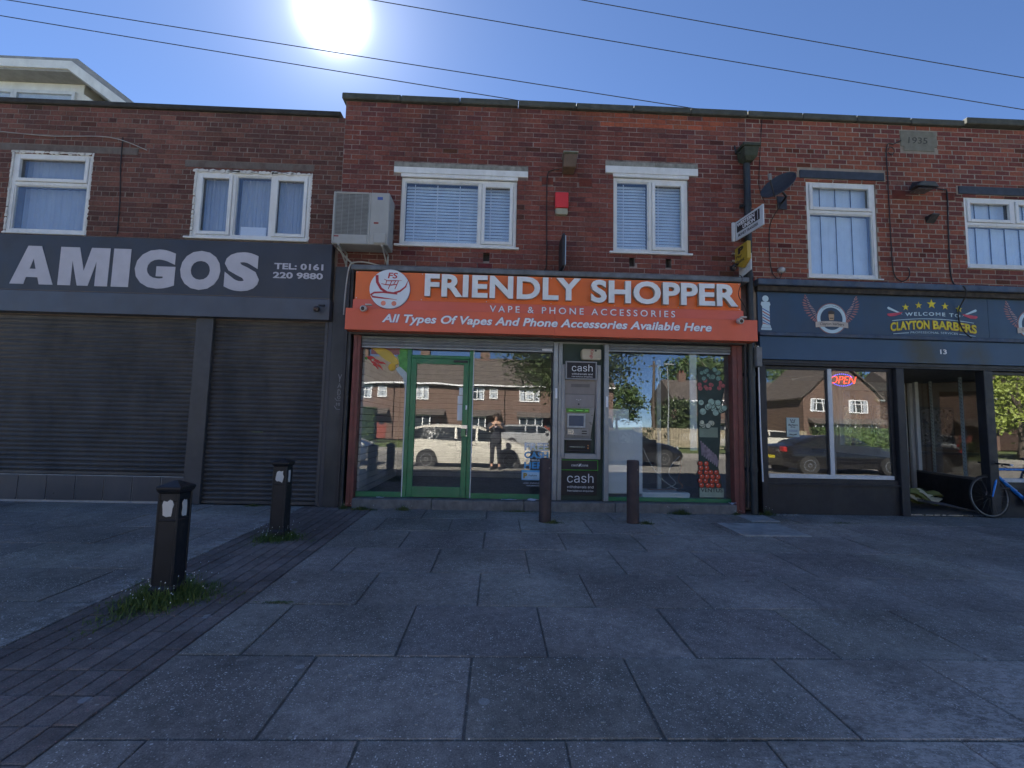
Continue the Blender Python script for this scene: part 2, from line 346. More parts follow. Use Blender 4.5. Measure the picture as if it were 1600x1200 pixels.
# lettering: a string fitted to a box x0..x1, z0..z1 on the plane y (or through a matrix)
SANS = None
try:
    import os
    for _n in ('Inter.woff2',):
        _p = os.path.join(bpy.utils.system_resource('DATAFILES'), 'fonts', _n)
        if os.path.exists(_p): SANS = bpy.data.fonts.load(_p)
except Exception: SANS = None
def text(s, x0, x1, z0, z1, y, mt, parent, depth=0.004, bold=0.0, shear=0.0, name='lettering', space=1.0, split=False, M=None, warp=None, bevel=0.0, side=None, font=None):
    cu = bpy.data.curves.new('t', 'FONT'); cu.body = s; cu.extrude = 0.05; cu.offset = bold; cu.shear = shear; cu.space_character = space
    cu.align_x = 'LEFT'; cu.resolution_u = 4
    if font: cu.font = font
    ob = bpy.data.objects.new('t', cu); COL.objects.link(ob); 
    dg = bpy.context.evaluated_depsgraph_get(); me = bpy.data.meshes.new_from_object(ob.evaluated_get(dg))
    bpy.data.objects.remove(ob); bpy.data.curves.remove(cu)
    V = [v.co.copy() for v in me.vertices]; F = [tuple(p.vertices) for p in me.polygons]; NZ = [p.normal.z for p in me.polygons]
    bpy.data.meshes.remove(me)
    ax, bxx = min(v.x for v in V), max(v.x for v in V); ay, by = min(v.y for v in V), max(v.y for v in V)
    kx = (x1 - x0) / (bxx - ax); kz = (z1 - z0) / (by - ay)
    P = []
    for v in V:
        X = x0 + (v.x - ax) * kx; Z = z0 + (v.y - ay) * kz
        if warp: X, Z = warp(X, Z)
        P.append(Vector((X, y - (v.z + 0.05) / 0.1 * depth, Z)))
    if M is not None: P = [M @ p for p in P]
    mats = [mt, side] if side else mt
    mi = [0 if (not side or nz > 0.5) else 1 for nz in NZ]
    if not split:
        b = MB(); b.v = [tuple(p) for p in P]; b.f = F; b.m = mi; b.c = [None] * len(F)
        o = b.build(name, mats, parent, bevel=bevel)
        if len(s) > 1: o['kind'] = 'stuff'
        return o
    par = list(range(len(P)))
    def find(i):
        while par[i] != i: par[i] = par[par[i]]; i = par[i]
        return i
    for f in F:
        r0 = find(f[0])
        for i in f[1:]: par[find(i)] = r0
    groups = {}
    for fi, f in enumerate(F): groups.setdefault(find(f[0]), []).append(fi)
    # merge islands of a glyph that lie above each other
    G = []
    for g in groups.values():
        idx = {i for fi in g for i in F[fi]}; G.append([min(P[i].x for i in idx), max(P[i].x for i in idx), g])
    G.sort(key=lambda q: q[0]); out_ = []
    for q in G:
        if out_ and q[1] <= out_[-1][1] + 1e-4 and len(s) < 30: out_[-1][2] = out_[-1][2] + q[2]
        else: out_.append(q)
    for a_, b_, g in out_:
        b = MB(); mp = {}
        for fi in g:
            ff = []
            for i in F[fi]:
                if i not in mp: mp[i] = len(b.v); b.v.append(tuple(P[i]))
                ff.append(mp[i])
            b.f.append(tuple(ff)); b.m.append(mi[fi]); b.c.append(None)
        b.build(name, mats, parent, bevel=bevel)

# ------------------------------------------------------------------ ground
def gz(y): return 0.25 + 0.0155 * y
SLAB = ground_mat('dark_speckled_paving', (0.30, 0.27, 0.235), patch=0.5, use_tint=True)
PAVER = ground_mat('red_brown_block_paving', (0.215, 0.185, 0.168), speck=(0.45, 0.24, 0.23), speck_n=0.3, use_tint=True)
JOINT = ground_mat('joint_grit', (0.19, 0.175, 0.15), speck_n=0.2)
ASPH = ground_mat('asphalt', (0.17, 0.16, 0.145), speck_n=0.3)
GRASSG = ground_mat('grass_ground', (0.09, 0.12, 0.04), speck=(0.1, 0.14, 0.05), speck_n=0.5)
tag(MB().add([(-1500, -1500, -0.12), (1500, -1500, -0.12), (1500, 1500, -0.12), (-1500, 1500, -0.12)], [(0, 1, 2, 3)]).build('ground', GRASSG), kind='structure')
pav = tag(MB().add([(-30, 2.2, 0.25 - 0.011), (-30, -7.9, gz(-7.9) - 0.011), (30, -7.9, gz(-7.9) - 0.011), (30, 2.2, 0.25 - 0.011), (-30, 0.0, 0.25 - 0.011), (30, 0.0, 0.25 - 0.011)], [(1, 2, 5, 4), (4, 5, 3, 0)]).build('pavement', JOINT), kind='structure')
tag(MB().box(-30, 30, -8.05, -7.9, -0.1, gz(-7.9) - 0.002).build('kerb', CONC, bevel=0.012), kind='structure')
tag(MB().box(-60, 60, -16, -8.05, -0.1, -0.004).build('road', ASPH), kind='structure')
tag(MB().box(-60, 60, -16.15, -16, -0.1, 0.1).build('kerb', CONC), kind='structure')
tag(MB().box(-60, 60, -20, -16.15, -0.1, 0.09).build('path', mat('pale_pavement', (0.30, 0.28, 0.25), 0.9, dirt=0.3)), kind='structure')
rnd = random.Random(3)
def slab_piece(name, x0, x1, y0, y1, mt, g=0.006, tint=None, h=0.045, cham=0.004, dz=None, parent=None):
    g = g * rnd.uniform(0.7, 1.15); cx, cy = (x0 + x1) / 2 + rnd.uniform(-0.001, 0.001), (y0 + y1) / 2 + rnd.uniform(-0.0015, 0.0015); hx, hy = (x1 - x0) / 2 - g, (y1 - y0) / 2 - g
    dz = rnd.uniform(-0.002, 0.002) if dz is None else dz
    tx, ty = rnd.uniform(-0.0025, 0.0025), rnd.uniform(-0.0025, 0.0025) + 0.0155
    if x1 - x0 > 0.3: cj = [rnd.uniform(0, 0.012) if rnd.random() < 0.35 else rnd.uniform(0, 0.003) for _ in range(4)]
    else: cj = [0.0] * 4
    def P(x, y, z):
        q = cj[(0 if x < 0 else 1) + (0 if y < 0 else 2)]; return (x - math.copysign(q, x), y - math.copysign(q, y), z + x * tx + y * ty)
    t = tint or ((lambda k: (k, k * rnd.uniform(0.98, 1.02), k * rnd.uniform(0.97, 1.03)))(rnd.uniform(0.88, 1.12)))
    b = MB(); c = cham
    vs = [P(-hx, -hy, -h), P(hx, -hy, -h), P(hx, hy, -h), P(-hx, hy, -h), P(-hx, -hy, -c), P(hx, -hy, -c), P(hx, hy, -c), P(-hx, hy, -c),
          P(-hx + c, -hy + c, 0), P(hx - c, -hy + c, 0), P(hx - c, hy - c, 0), P(-hx + c, hy - c, 0)]
    fs = [(8, 9, 10, 11)] + [(a, (a + 1) % 4, (a + 1) % 4 + 4, a + 4) for a in range(4)] + [(a + 4, (a + 1) % 4 + 4, (a + 1) % 4 + 8, a + 8) for a in range(4)]
    b.add(vs, fs, 0, t); o = b.build(name, mt, None)
    o.parent = parent; o.location = (cx, cy, gz(cy) + dz); o.rotation_euler.z = rnd.uniform(-0.0025, 0.0025)
    return o
rows = [-6.6, -5.865, -5.13, -4.42, -3.68, -2.94, -2.17, -1.42, -0.70, 0.0]
n_sl = 0
for ri in range(len(rows) - 1):
    y0, y1 = rows[ri], rows[ri + 1]
    off = 0.0 if ri % 2 == 0 else 0.45
    xs = [-1.82]; x = -1.01 + off - 0.9
    while x < 11:
        if x > -1.6: xs.append(x)
        x += 0.9
    for a, b_ in zip(xs[:-1], xs[1:]):
        if ri == 0 and (a < -1.5 or a > 4): continue
        if ri >= 7 and a < -1.1 and ri == 8: pass
        slab_piece('paving_slab', a, b_, y0, y1, SLAB, parent=pav, g=0.0048 if a < 2.6 else 0.0028); n_sl += 1
    xs = [-2.87]; x = -3.3 - off
    while x > -8.4: xs.append(x); x -= 0.9
    xs.append(x)
    if ri >= 1:
        for a, b_ in zip(xs[1:], xs[:-1]):
            slab_piece('paving_slab', a, b_, y0, y1, SLAB, parent=pav, g=0.004); n_sl += 1
# block strip between the two slab areas, bollards stand in it
npv = 0; yv = -5.73; k = 0
while yv < -0.02:
    for j in range(9):
        xa = -2.86 + j * 1.03 / 9; oo = 0.0
        slab_piece('paver', xa, xa + 1.03 / 9, yv + oo, yv + 0.228 + oo, PAVER, g=0.0045, h=0.04, cham=0.004, parent=pav, tint=(lambda k: (k, k * 0.97, k * 0.96))(rnd.uniform(0.82, 1.12))); npv += 1
    yv += 0.2285
# concrete covers by the drainpipe
for (a, b_, c_, d_) in ((3.14, 4.0, -1.44, -0.72), (3.70, 4.12, -0.60, -0.16)):
    o = bx('inspection_cover', mat('pale_cover_concrete', (0.42, 0.42, 0.40), 0.9, var=0.2, dirt=0.4, bmp=0.4), None, a, b_, c_, d_, gz(c_) - 0.03, gz((c_ + d_) / 2) + 0.010, bevel=0.004)
    tag(o, 'large pale concrete inspection cover set in the paving below the drainpipe' if a < 3.5 else 'small pale concrete cover at the foot of the black drainpipe', 'cover')

# ------------------------------------------------------------------ building helpers
def wall(name, parent, x0, x1, z0, z1, y0, y1, holes, mt):
    xs = sorted({x0, x1, *[h[0] for h in holes], *[h[1] for h in holes]}); zs = sorted({z0, z1, *[h[2] for h in holes], *[h[3] for h in holes]})
    xs = [x for x in xs if x0 <= x <= x1]; zs = [z for z in zs if z0 <= z <= z1]
    b = MB()
    for i in range(len(xs) - 1):
        run = None
        for j in range(len(zs) - 1):
            cx, cz = (xs[i] + xs[i + 1]) / 2, (zs[j] + zs[j + 1]) / 2
            solid = not any(h[0] < cx < h[1] and h[2] < cz < h[3] for h in holes)
            if solid and run is None: run = zs[j]
            if (not solid) and run is not None: b.box(xs[i], xs[i + 1], y0, y1, run, zs[j]); run = None
        if run is not None: b.box(xs[i], xs[i + 1], y0, y1, run, zs[-1])
    return b.build(name, mt, parent)
PITCH, BL = 0.0833, 0.247
def brick_geo(b, x0, x1, z0, z1, y, tint):
    c = 0.004
    v = [(x0, y + 0.02, z0), (x1, y + 0.02, z0), (x1, y + 0.02, z1), (x0, y + 0.02, z1), (x0, y + c, z0), (x1, y + c, z0), (x1, y + c, z1), (x0, y + c, z1),
         (x0 + c, y, z0 + c), (x1 - c, y, z0 + c), (x1 - c, y, z1 - c), (x0 + c, y, z1 - c)]
    f = [(8, 9, 10, 11)] + [(a, (a + 1) % 4, (a + 1) % 4 + 4, a + 4) for a in range(4)] + [(a + 4, (a + 1) % 4 + 4, (a + 1) % 4 + 8, a + 8) for a in range(4)]
    b.add(v, f, 0, tint)
def bricks(parent, x0, x1, z0, z1, holes, palette, mt, focus, n_single=300, header_every=4, seed=1, special=None, dark=0.08, joint=0.011):
    rg = random.Random(seed); items = []; palette = [(c[0] * 1.06, c[1] * 1.14, c[2] * 1.12) for c in palette]
    nrow = int(round((z1 - z0) / PITCH)); p = (z1 - z0) / nrow
    for r in range(nrow):
        a, c = z0 + r * p + joint / 2, z0 + (r + 1) * p - joint / 2; cz = (a + c) / 2
        blocked = sorted([(h[0], h[1]) for h in holes if h[2] < cz < h[3]])
        spans = []; cur = x0
        for h0, h1 in blocked:
            if h0 > cur: spans.append((cur, h0))
            cur = max(cur, h1)
        if cur < x1: spans.append((cur, x1))
        L = BL / 2 if header_every and r % header_every == header_every - 1 else BL
        off = (r % 2) * BL / 2 if L == BL else BL / 4
        n0 = int((x0 - 1) / L); x = n0 * L + off
        while x < x1:
            jit = rg.uniform(-0.004, 0.004)
            for s0, s1 in spans:
                q0, q1 = max(x + joint / 2 + jit, s0 + 0.002), min(x + L - joint / 2 + jit, s1 - 0.002)
                if q1 - q0 > 0.035:
                    base = rg.choice(palette) if rg.random() > dark else tuple(v * rg.uniform(0.45, 0.7) for v in palette[0])
                    if special:
                        sp = special((q0 + q1) / 2, cz, rg)
                        if sp: base = sp
                    k = rg.uniform(0.85, 1.15)
                    items.append((q0, q1, a, c, tuple(v * k for v in base)))
            x += L
    items.sort(key=lambda t: ((t[0] + t[1]) / 2 - focus[0]) ** 2 + ((t[2] + t[3]) / 2 - focus[1]) ** 2)
    cache = {}; org = ORG[parent.name]
    for q0, q1, a, c, tint in items[:n_single]:
        w = round((q1 - q0) * 100) / 100; h = c - a
        key = (round(w, 2), tuple(round(t * 25) for t in tint))
        if key not in cache:
            b = MB(); brick_geo(b, -w / 2, w / 2, -h / 2, h / 2, 0, tuple(max(0.01, t / 25) for t in key[1]) if False else tint); o = b.build('brick', mt); cache[key] = o.data
        else:
            o = bpy.data.objects.new('brick', cache[key]); COL.objects.link(o)
        o.parent = parent; o.location = Vector(((q0 + q1) / 2, rg.uniform(-0.0015, 0.002), (a + c) / 2)) - org
    if items[n_single:]:
        b = MB()
        for q0, q1, a, c, tint in items[n_single:]: brick_geo(b, q0, q1, a, c, rg.uniform(-0.0015, 0.002), tint)
        o = b.build('brick', mt, parent); o['kind'] = 'stuff'
def frame_ring(b, x0, x1, z0, z1, w, y0, y1, wb=None):
    wb = wb or w
    b.box(x0, x0 + w, y0, y1, z0, z1).box(x1 - w, x1, y0, y1, z0, z1).box(x0 + w, x1 - w, y0, y1, z1 - w, z1).box(x0 + w, x1 - w, y0, y1, z0, z0 + wb)
    return b
def window(parent, x0, x1, z0, z1, cells, y=0.05, mt=None, glass=None, w=0.055, blind=None, label=None):
    mt = mt or WHITE; glass = glass or GLASS_UP
    b = frame_ring(MB(), x0, x1, z0, z1, w, y, y + 0.07)
    for c in cells:
        if c[1] < x1 - w - 0.01: b.box(c[1], c[1] + 0.05, y, y + 0.07, c[2], c[3])
        if c[3] < z1 - w - 0.01: b.box(c[0], c[1], y + 0.0015, y + 0.0685, c[3], c[3] + 0.05)
    fr = b.build('window', mt, parent, bevel=0.004)
    if label: fr['label'] = label
    for cx0, cx1, cz0, cz1, sash in cells:
        if sash:
            frame_ring(MB(), cx0 + 0.004, cx1 - 0.004, cz0 + 0.004, cz1 - 0.004, 0.055, y - 0.018, y + 0.03).build('sash', mt, fr, bevel=0.006)
            g = 0.055
        else:
            frame_ring(MB(), cx0 + 0.001, cx1 - 0.001, cz0 + 0.001, cz1 - 0.001, 0.016, y + 0.012, y + 0.05).build('bead', mt, fr, bevel=0.003)
            g = 0.012
        bx('pane', glass, fr, cx0 + g, cx1 - g, y + 0.03, y + 0.036, cz0 + g, cz1 - g)
        if blind == 'venetian':
            n = int((cz1 - cz0) / 0.052); pz = (cz1 - cz0 - 0.02) / n; me = None
            for i in range(n):
                zc = cz0 + 0.03 + i * pz
                if me is None:
                    b2 = MB(); b2.add([(cx0 + 0.012, -0.008, -0.025), (cx1 - 0.012, -0.008, -0.025), (cx1 - 0.012, 0.010, 0.024), (cx0 + 0.012, 0.010, 0.024),
                                       (cx0 + 0.012, -0.006, -0.0265), (cx1 - 0.012, -0.006, -0.0265), (cx1 - 0.012, 0.012, 0.0225), (cx0 + 0.012, 0.012, 0.0225)], [(0, 1, 2, 3), (7, 6, 5, 4), (0, 4, 5, 1), (3, 2, 6, 7)])
                    o = b2.build('slat', BLIND); me = o.data
                else: o = bpy.data.objects.new('slat', me); COL.objects.link(o)
                o.parent = fr; o.location = Vector((0, y + 0.13, zc)) - ORG[fr.name]
            for k in range(int((cx1 - cx0) / 0.35) + 1):
                xx = cx0 + 0.14 + k * 0.37
                if xx < cx1 - 0.06: bx('ladder_tape', PRINTW, fr, xx, xx + 0.014, y + 0.108, y + 0.110, cz0, cz1)
        elif blind == 'vertical':
            n = max(2, int((cx1 - cx0) / 0.127)); b2 = None
            for i in range(n):
                xa = cx0 + (cx1 - cx0) * i / n; xb = cx0 + (cx1 - cx0) * (i + 1) / n + 0.004
                o = MB().add([(xa, y + 0.11 + 0.012 * (i % 2), cz0 - 0.0), (xb, y + 0.125 + 0.012 * (i % 2), cz0), (xb, y + 0.125 + 0.012 * (i % 2), cz1), (xa, y + 0.11 + 0.012 * (i % 2), cz1)], [(0, 1, 2, 3)]).build('blind_louvre', BLIND, fr)
                so = o.modifiers.new('t', 'SOLIDIFY'); so.thickness = 0.002
        elif blind == 'net':
            n = 60; v = []; f = []
            for i in range(n + 1):
                xx = cx0 + (cx1 - cx0) * i / n; yy = y + 0.17 + 0.008 * math.sin(i * 0.9) + 0.004 * math.sin(i * 2.3)
                v += [(xx, yy, cz0 - 0.02), (xx, yy + 0.01, cz1 + 0.02)]
            for i in range(n): f.append((2 * i, 2 * i + 2, 2 * i + 3, 2 * i + 1))
            MB().add(v, f).build('net_curtain', CURT, fr, smooth=True)
    return fr
def shell(root, x0, x1, top, zr, mort):
    # party walls, back wall, floors and roof that close the building behind its front
    bx('side_wall', mort, root, x0, x0 + 0.12, 0.26, 9, 0.26, zr); bx('side_wall', mort, root, x1 - 0.12, x1, 0.26, 9, 0.26, zr)
    bx('back_wall', mort, root, x0 + 0.12, x1 - 0.12, 8.8, 9, 0.26, zr)
    bx('roof', ROOFM, root, x0, x1, 0.26, 9.0, zr, zr + 0.12)
    bx('upper_floor', DARK, root, x0 + 0.12, x1 - 0.12, 0.26, 8.8, 3.05, 3.2)
def coping(root, x0, x1, z0, z1, n, y0=-0.06, seed=1):
    rg = random.Random(seed); w = (x1 - x0) / n
    for i in range(n):
        dz = rg.uniform(-0.006, 0.006)
        bx('coping_stone', COPING, root, x0 + i * w + 0.004, x0 + (i + 1) * w - 0.004, y0 + rg.uniform(-0.005, 0.005), 0.32, z0 + dz, z1 + dz, bevel=0.012)

# ================================================================== middle building: the convenience shop
PALM = [(0.18, 0.055, 0.045), (0.20, 0.062, 0.050), (0.155, 0.050, 0.046), (0.185, 0.068, 0.058), (0.135, 0.046, 0.045), (0.215, 0.068, 0.050)]
PALB = [(0.20, 0.058, 0.045), (0.23, 0.070, 0.052), (0.17, 0.050, 0.043), (0.21, 0.078, 0.060), (0.15, 0.048, 0.044), (0.25, 0.078, 0.052)]
PALL = [(0.17, 0.066, 0.055), (0.13, 0.055, 0.048), (0.18, 0.075, 0.06), (0.115, 0.05, 0.045)]
BM = brick_mat('sooty_red_brick', 0.75, 0.55, 0.44, 0.35); BB = brick_mat('red_brick', 0.45, 0.5, 0.52, 0.2); BLM = brick_mat('dirty_red_brick', 0.7, 0.4, 0.42, 0.25)
MORT_M = mat('dark_mortar', (0.12, 0.085, 0.08), 0.95, var=0.4, scale=4, dirt=0.7, dirt_col=(0.48, 0.40, 0.36), bmp=0.5)
MORT_B = mat('buff_mortar', (0.29, 0.25, 0.205), 0.95, var=0.3, scale=4, dirt=0.5, dirt_col=(0.14, 0.11, 0.10), bmp=0.5)
MORT_L = mat('brown_mortar', (0.16, 0.125, 0.11), 0.95, var=0.3, scale=4, dirt=0.4, dirt_col=(0.3, 0.28, 0.25), bmp=0.5)
shop = thing('shop_building', (0.75, 0, 0.25), 'red brick convenience shop with green door and white upper windows, between takeaway and barber', 'shop')
HM = [(-1.64, 0.243, 4.40, 5.70), (1.835, 3.085, 4.40, 5.81)]
vents_m = [(0.65, 0.83, 5.50, 5.61), (1.27, 1.47, 5.49, 5.62), (3.46, 3.65, 5.51, 5.615)]
slots_m = [(-0.28, -0.18, 4.17, 4.31), (2.10, 2.19, 4.16, 4.34), (2.70, 2.79, 4.16, 4.34)]
wall('wall', shop, -2.60, 4.08, 2.97, 6.80, 0.005, 0.26, HM + slots_m, MORT_M)
def orange_patch(x, z, rg):
    if 0.85 < x < 3.95 and z > 6.71 - (0.09 if rg.random() < 0.5 else 0.0) - 0.0 and rg.random() < 0.93: return (0.30 * rg.uniform(0.8, 1.1), 0.085, 0.05)
    if 1.5 < x < 3.6 and 6.52 < z <= 6.71: return (0.34 * rg.uniform(0.8, 1.1), 0.095, 0.052)
    return None
lint_m = [(-1.77, 0.42, 5.59, 5.775), (1.70, 3.25, 5.72, 5.945)]
bricks(shop, -2.60, 4.08, 3.97, 6.80, HM + vents_m + slots_m + lint_m, PALM, BM, (1.6, 5.4), seed=4, special=orange_patch, header_every=0, dark=0.05)
coping(shop, -2.66, 4.09, 6.80, 6.905, 7, seed=2)
shell(shop, -2.60, 4.08, 6.8, 6.5, MORT_M)
for a, b_, c_, d_ in vents_m:
    v = bx('air_brick', TERRA, shop, a, b_, 0.004, 0.012, c_, d_)
    b = MB(); nx = int((b_ - a) / 0.024); nz = int((d_ - c_) / 0.024)
    for i in range(nx + 1): b.box(a + i * (b_ - a) / nx - 0.004, a + i * (b_ - a) / nx + 0.004, -0.006, 0.004, c_, d_)
    for j in range(nz + 1): b.box(a, b_, -0.005, 0.004, c_ + j * (d_ - c_) / nz - 0.004, c_ + j * (d_ - c_) / nz + 0.004)
    b.build('grille', TERRA, v)
for a, b_, c_, d_ in slots_m: bx('wall_slot', DARK, shop, a, b_, 0.12, 0.15, c_, d_)
def mid_window(x0, x1, zt, cells, lx0, lx1, lz0, lz1, z0=4.40):
    f = window(shop, x0, x1, z0, zt, cells, y=0.035, blind='venetian')
    bx('sill', WHITE, shop, x0 - 0.07, x1 + 0.05, -0.045, 0.05, z0 - 0.035, z0 - 0.001, bevel=0.006)
    bx('fascia_board', WHITE, shop, lx0, lx1, -0.022, 0.03, lz0, lz1, bevel=0.003)
    bx('fascia_board', WHITE, shop, x0 - 0.01, x1 + 0.01, -0.012, 0.03, zt + 0.002, lz0 - 0.002, bevel=0.003)
    # worn lintel in two lengths
    xm = lx0 + (lx1 - lx0) * 0.54
    for p, q in ((lx0, xm - 0.003), (xm + 0.003, lx1)): bx('lintel', LINTEL, shop, p, q, -0.015, 0.05, lz1 + 0.002, lz1 + 0.082, bevel=0.006)
mid_window(-1.64, 0.243, 5.535, [(-1.585, -0.38, 4.455, 5.48, False), (-0.33, 0.188, 4.455, 5.48, True)], -1.765, 0.418, 5.595, 5.695)
mid_window(1.835, 3.085, 5.675, [(1.89, 2.43, 4.455, 5.62, False), (2.48, 3.03, 4.455, 5.62, True)], 1.698, 3.245, 5.735, 5.855)
# lead flashing above the sign
bx('flashing', mat('grey_lead_flashing', (0.14, 0.155, 0.175), 0.6, var=0.3, scale=7, dirt=0.5, dirt_col=(0.06, 0.06, 0.06)), shop, -2.30, 3.95, -0.24, 0.0, 3.885, 3.965, bevel=0.01)

# ---- shopfront
for a, b_ in ((-2.262, -2.152), (3.752, 3.915)):
    bx('shutter_post', REDPOST, shop, a, b_, -0.04, 0.10, 0.25 if a > 0 else 0.26, 2.90, bevel=0.006)
    bx('shutter_post', REDPOST, shop, (a + b_) / 2 - 0.006, (a + b_) / 2 + 0.006, -0.052, -0.04, 0.27, 2.88)
for a, b_ in ((0.885, 0.955), (0.965, 1.03), (1.692, 1.765)):
    bx('shutter_guide', GREY_AL, shop, a, b_, -0.03 if a != 0.965 else 0.0, 0.09, 0.40, 2.86, bevel=0.004)
bx('shutter_box', GREY_AL, shop, -2.15, 3.75, 0.09, 0.24, 2.80, 2.97)
bx('shutter_box', mat('dark_shutter_housing', (0.06, 0.06, 0.065), 0.5), shop, -2.3, 3.95, -0.14, 0.085, 2.90, 2.97)
for (xa, xb, zt, n) in ((-2.148, 0.882, 2.898, 3), (1.768, 3.748, 2.888, 2)):
    sh = bx('rolled_shutter', GREY_AL, shop, xa, xb, 0.010, 0.03, zt - n * 0.052 - 0.03, zt - n * 0.052 - 0.002, bevel=0.003)
    for i in range(n):
        z1 = zt - i * 0.052
        MB().add([(xa, 0.012, z1), (xb, 0.012, z1), (xb, -0.002, z1 - 0.012), (xa, -0.002, z1 - 0.012), (xa, -0.006, z1 - 0.030), (xb, -0.006, z1 - 0.030), (xb, 0.010, z1 - 0.050), (xa, 0.010, z1 - 0.050)],
                 [(0, 3, 2, 1), (3, 4, 5, 2), (4, 7, 6, 5)]).build('slat', GREY_AL, sh)
bx('shutter_label', PRINTW, shop, 0.70, 0.86, -0.004, 0.004, 2.735, 2.775)
# concrete step and ledge
for a, b_ in ((-2.15, -0.95), (-0.95, 0.45), (0.45, 1.85), (1.85, 3.75)): bx('step_stone', CONC, shop, a + 0.003, b_ - 0.003, -0.11, 0.22, 0.235, 0.392, bevel=0.012)
# green framed glazing
GY = 0.10
def gbox(name, *a, **k): return bx(name, GREEN, shop, *a, bevel=0.004, **k)
gbox('bottom_rail', -2.15, -1.372, GY - 0.03, GY + 0.04, 0.395, 0.475)
gbox('bottom_rail', -0.388, 0.93, GY - 0.03, GY + 0.04, 0.395, 0.475)
gbox('bottom_rail', 1.77, 3.75, GY - 0.03, GY + 0.04, 0.395, 0.455)
gbox('mullion', -1.435, -1.372, GY - 0.035, GY + 0.045, 0.395, 2.79)
gbox('mullion', -0.450, -0.390, GY - 0.035, GY + 0.045, 0.395, 2.79)
bx('sealant_bead', BOARDW, shop, -1.447, -1.436, GY - 0.036, GY - 0.02, 0.40, 2.30); bx('sealant_bead', BOARDW, shop, -0.389, -0.378, GY - 0.036, GY - 0.02, 0.40, 2.72)
gbox('transom', -1.371, -0.451, GY - 0.033, GY + 0.043, 2.575, 2.625)
gbox('top_rail', -2.15, -1.436, GY - 0.03, GY + 0.04, 2.77, 2.80)
for a, b_, c_, d_ in ((-2.148, -1.44, 0.476, 2.77), (-1.371, -0.451, 2.626, 2.79), (-0.376, 0.88, 0.476, 2.79), (1.767, 3.75, 0.456, 2.80)):
    bx('window_pane', GLASS_SHOP, shop, a, b_, GY, GY + 0.008, c_, d_)
bx('black_edge_strip', BLACK, shop, 0.862, 0.884, GY - 0.02, GY + 0.02, 0.476, 2.79)
door = frame_ring(MB(), -1.368, -0.455, 0.405, 2.570, 0.085, GY - 0.045, GY + 0.02, wb=0.16).build('door', GREEN, shop, bevel=0.005)
bx('pane', GLASS_SHOP, door, -1.285, -0.538, GY - 0.012, GY - 0.005, 0.565, 2.487)
bx('lock_plate', CHROME, door, -0.555, -0.455, GY - 0.058, GY - 0.046, 1.35, 1.53, bevel=0.004)
bx('lock_plate', mat('green_lock_box', (0.05, 0.24, 0.1), 0.35), door, -0.552, -0.470, GY - 0.075, GY - 0.058, 1.35, 1.475, bevel=0.006)
MB().tube([(-0.47, GY - 0.06, 1.47), (-0.47, GY - 0.10, 1.47), (-0.47, GY - 0.10, 1.38), (-0.47, GY - 0.06, 1.38)], 0.009).build('handle', BLACK, door)
bx('bell_push', PRINTW, door, -0.492, -0.466, GY - 0.062, GY - 0.046, 1.77, 1.84, bevel=0.003)
bx('door_closer', BLACK, door, -0.70, -0.48, GY - 0.065, GY - 0.046, 2.515, 2.55)
for q0, q1, hh in ((2.0, 2.12, 1), (1.86, 1.99, 0), (1.60, 1.85, 0)):
    bx('notice', BOARDW, door, -0.622 + 0.02 * hh, -0.545, GY - 0.018, GY - 0.013, q0, q1)
# kiosk panel round the cash machine
bx('kiosk_panel', DGREEN, shop, 1.03, 1.692, 0.075, 0.095, 0.40, 2.87)
for xx in (0.925, 1.73):
    bx('shutter_lock_label', PRINTW, shop, xx - 0.012, xx + 0.022, -0.034, -0.030, 1.98 if xx < 1 else 1.86, 2.14 if xx < 1 else 2.03)
# room inside
bx('ceiling', mat('white_ceiling_tile', (0.6, 0.6, 0.58), 0.8), shop, -2.4, 3.95, 0.26, 4.45, 3.0, 3.04)
bx('shop_floor', mat('grey_shop_floor', (0.13, 0.13, 0.135), 0.5), shop, -2.45, 4.0, 0.22, 8.7, 0.33, 0.385)
bx('inner_wall', DARK, shop, 1.02, 1.06, 0.12, 1.2, 0.386, 3.05); bx('inner_wall', DARK, shop, 1.66, 1.70, 0.12, 1.2, 0.386, 3.05); bx('inner_wall', DARK, shop, 1.06, 1.66, 0.9, 0.94, 0.386, 3.05)
bx('inner_wall', DIM, shop, -2.45, 4.0, 4.45, 4.55, 0.386, 3.05)
for z in range(24):                                        # slatwall boards, left wall and the wall facing the door
    z0 = 0.40 + z * 0.106
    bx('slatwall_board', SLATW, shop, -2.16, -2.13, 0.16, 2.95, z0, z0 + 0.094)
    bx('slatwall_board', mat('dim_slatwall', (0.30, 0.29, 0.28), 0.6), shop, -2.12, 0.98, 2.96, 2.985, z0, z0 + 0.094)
bx('slatwall_backing', DARK, shop, -2.2, -2.162, 0.15, 3.0, 0.386, 3.0); bx('slatwall_backing', DARK, shop, -2.12, 0.98, 2.99, 3.02, 0.386, 3.0)
bx('inner_wall', DIM, shop, 3.93, 3.97, 0.12, 4.4, 0.386, 3.05)
bx('counter', mat('grey_counter', (0.16, 0.17, 0.18), 0.5), shop, 2.2, 3.9, 2.6, 3.1, 0.386, 1.3)

# dividing pier between takeaway and shop
bx('pier', mat('dark_painted_pier', (0.03, 0.033, 0.036), 0.5, var=0.3, scale=3, dirt=0.6, dirt_col=(0.08, 0.08, 0.08), chips=((0.4, 0.4, 0.4), 0.74)), shop, -2.60, -2.30, -0.06, 0.26, 0.25, 3.98, bevel=0.008)
bx('pier_strip', BLACK, shop, -2.40, -2.35, -0.09, -0.06, 0.26, 3.9)

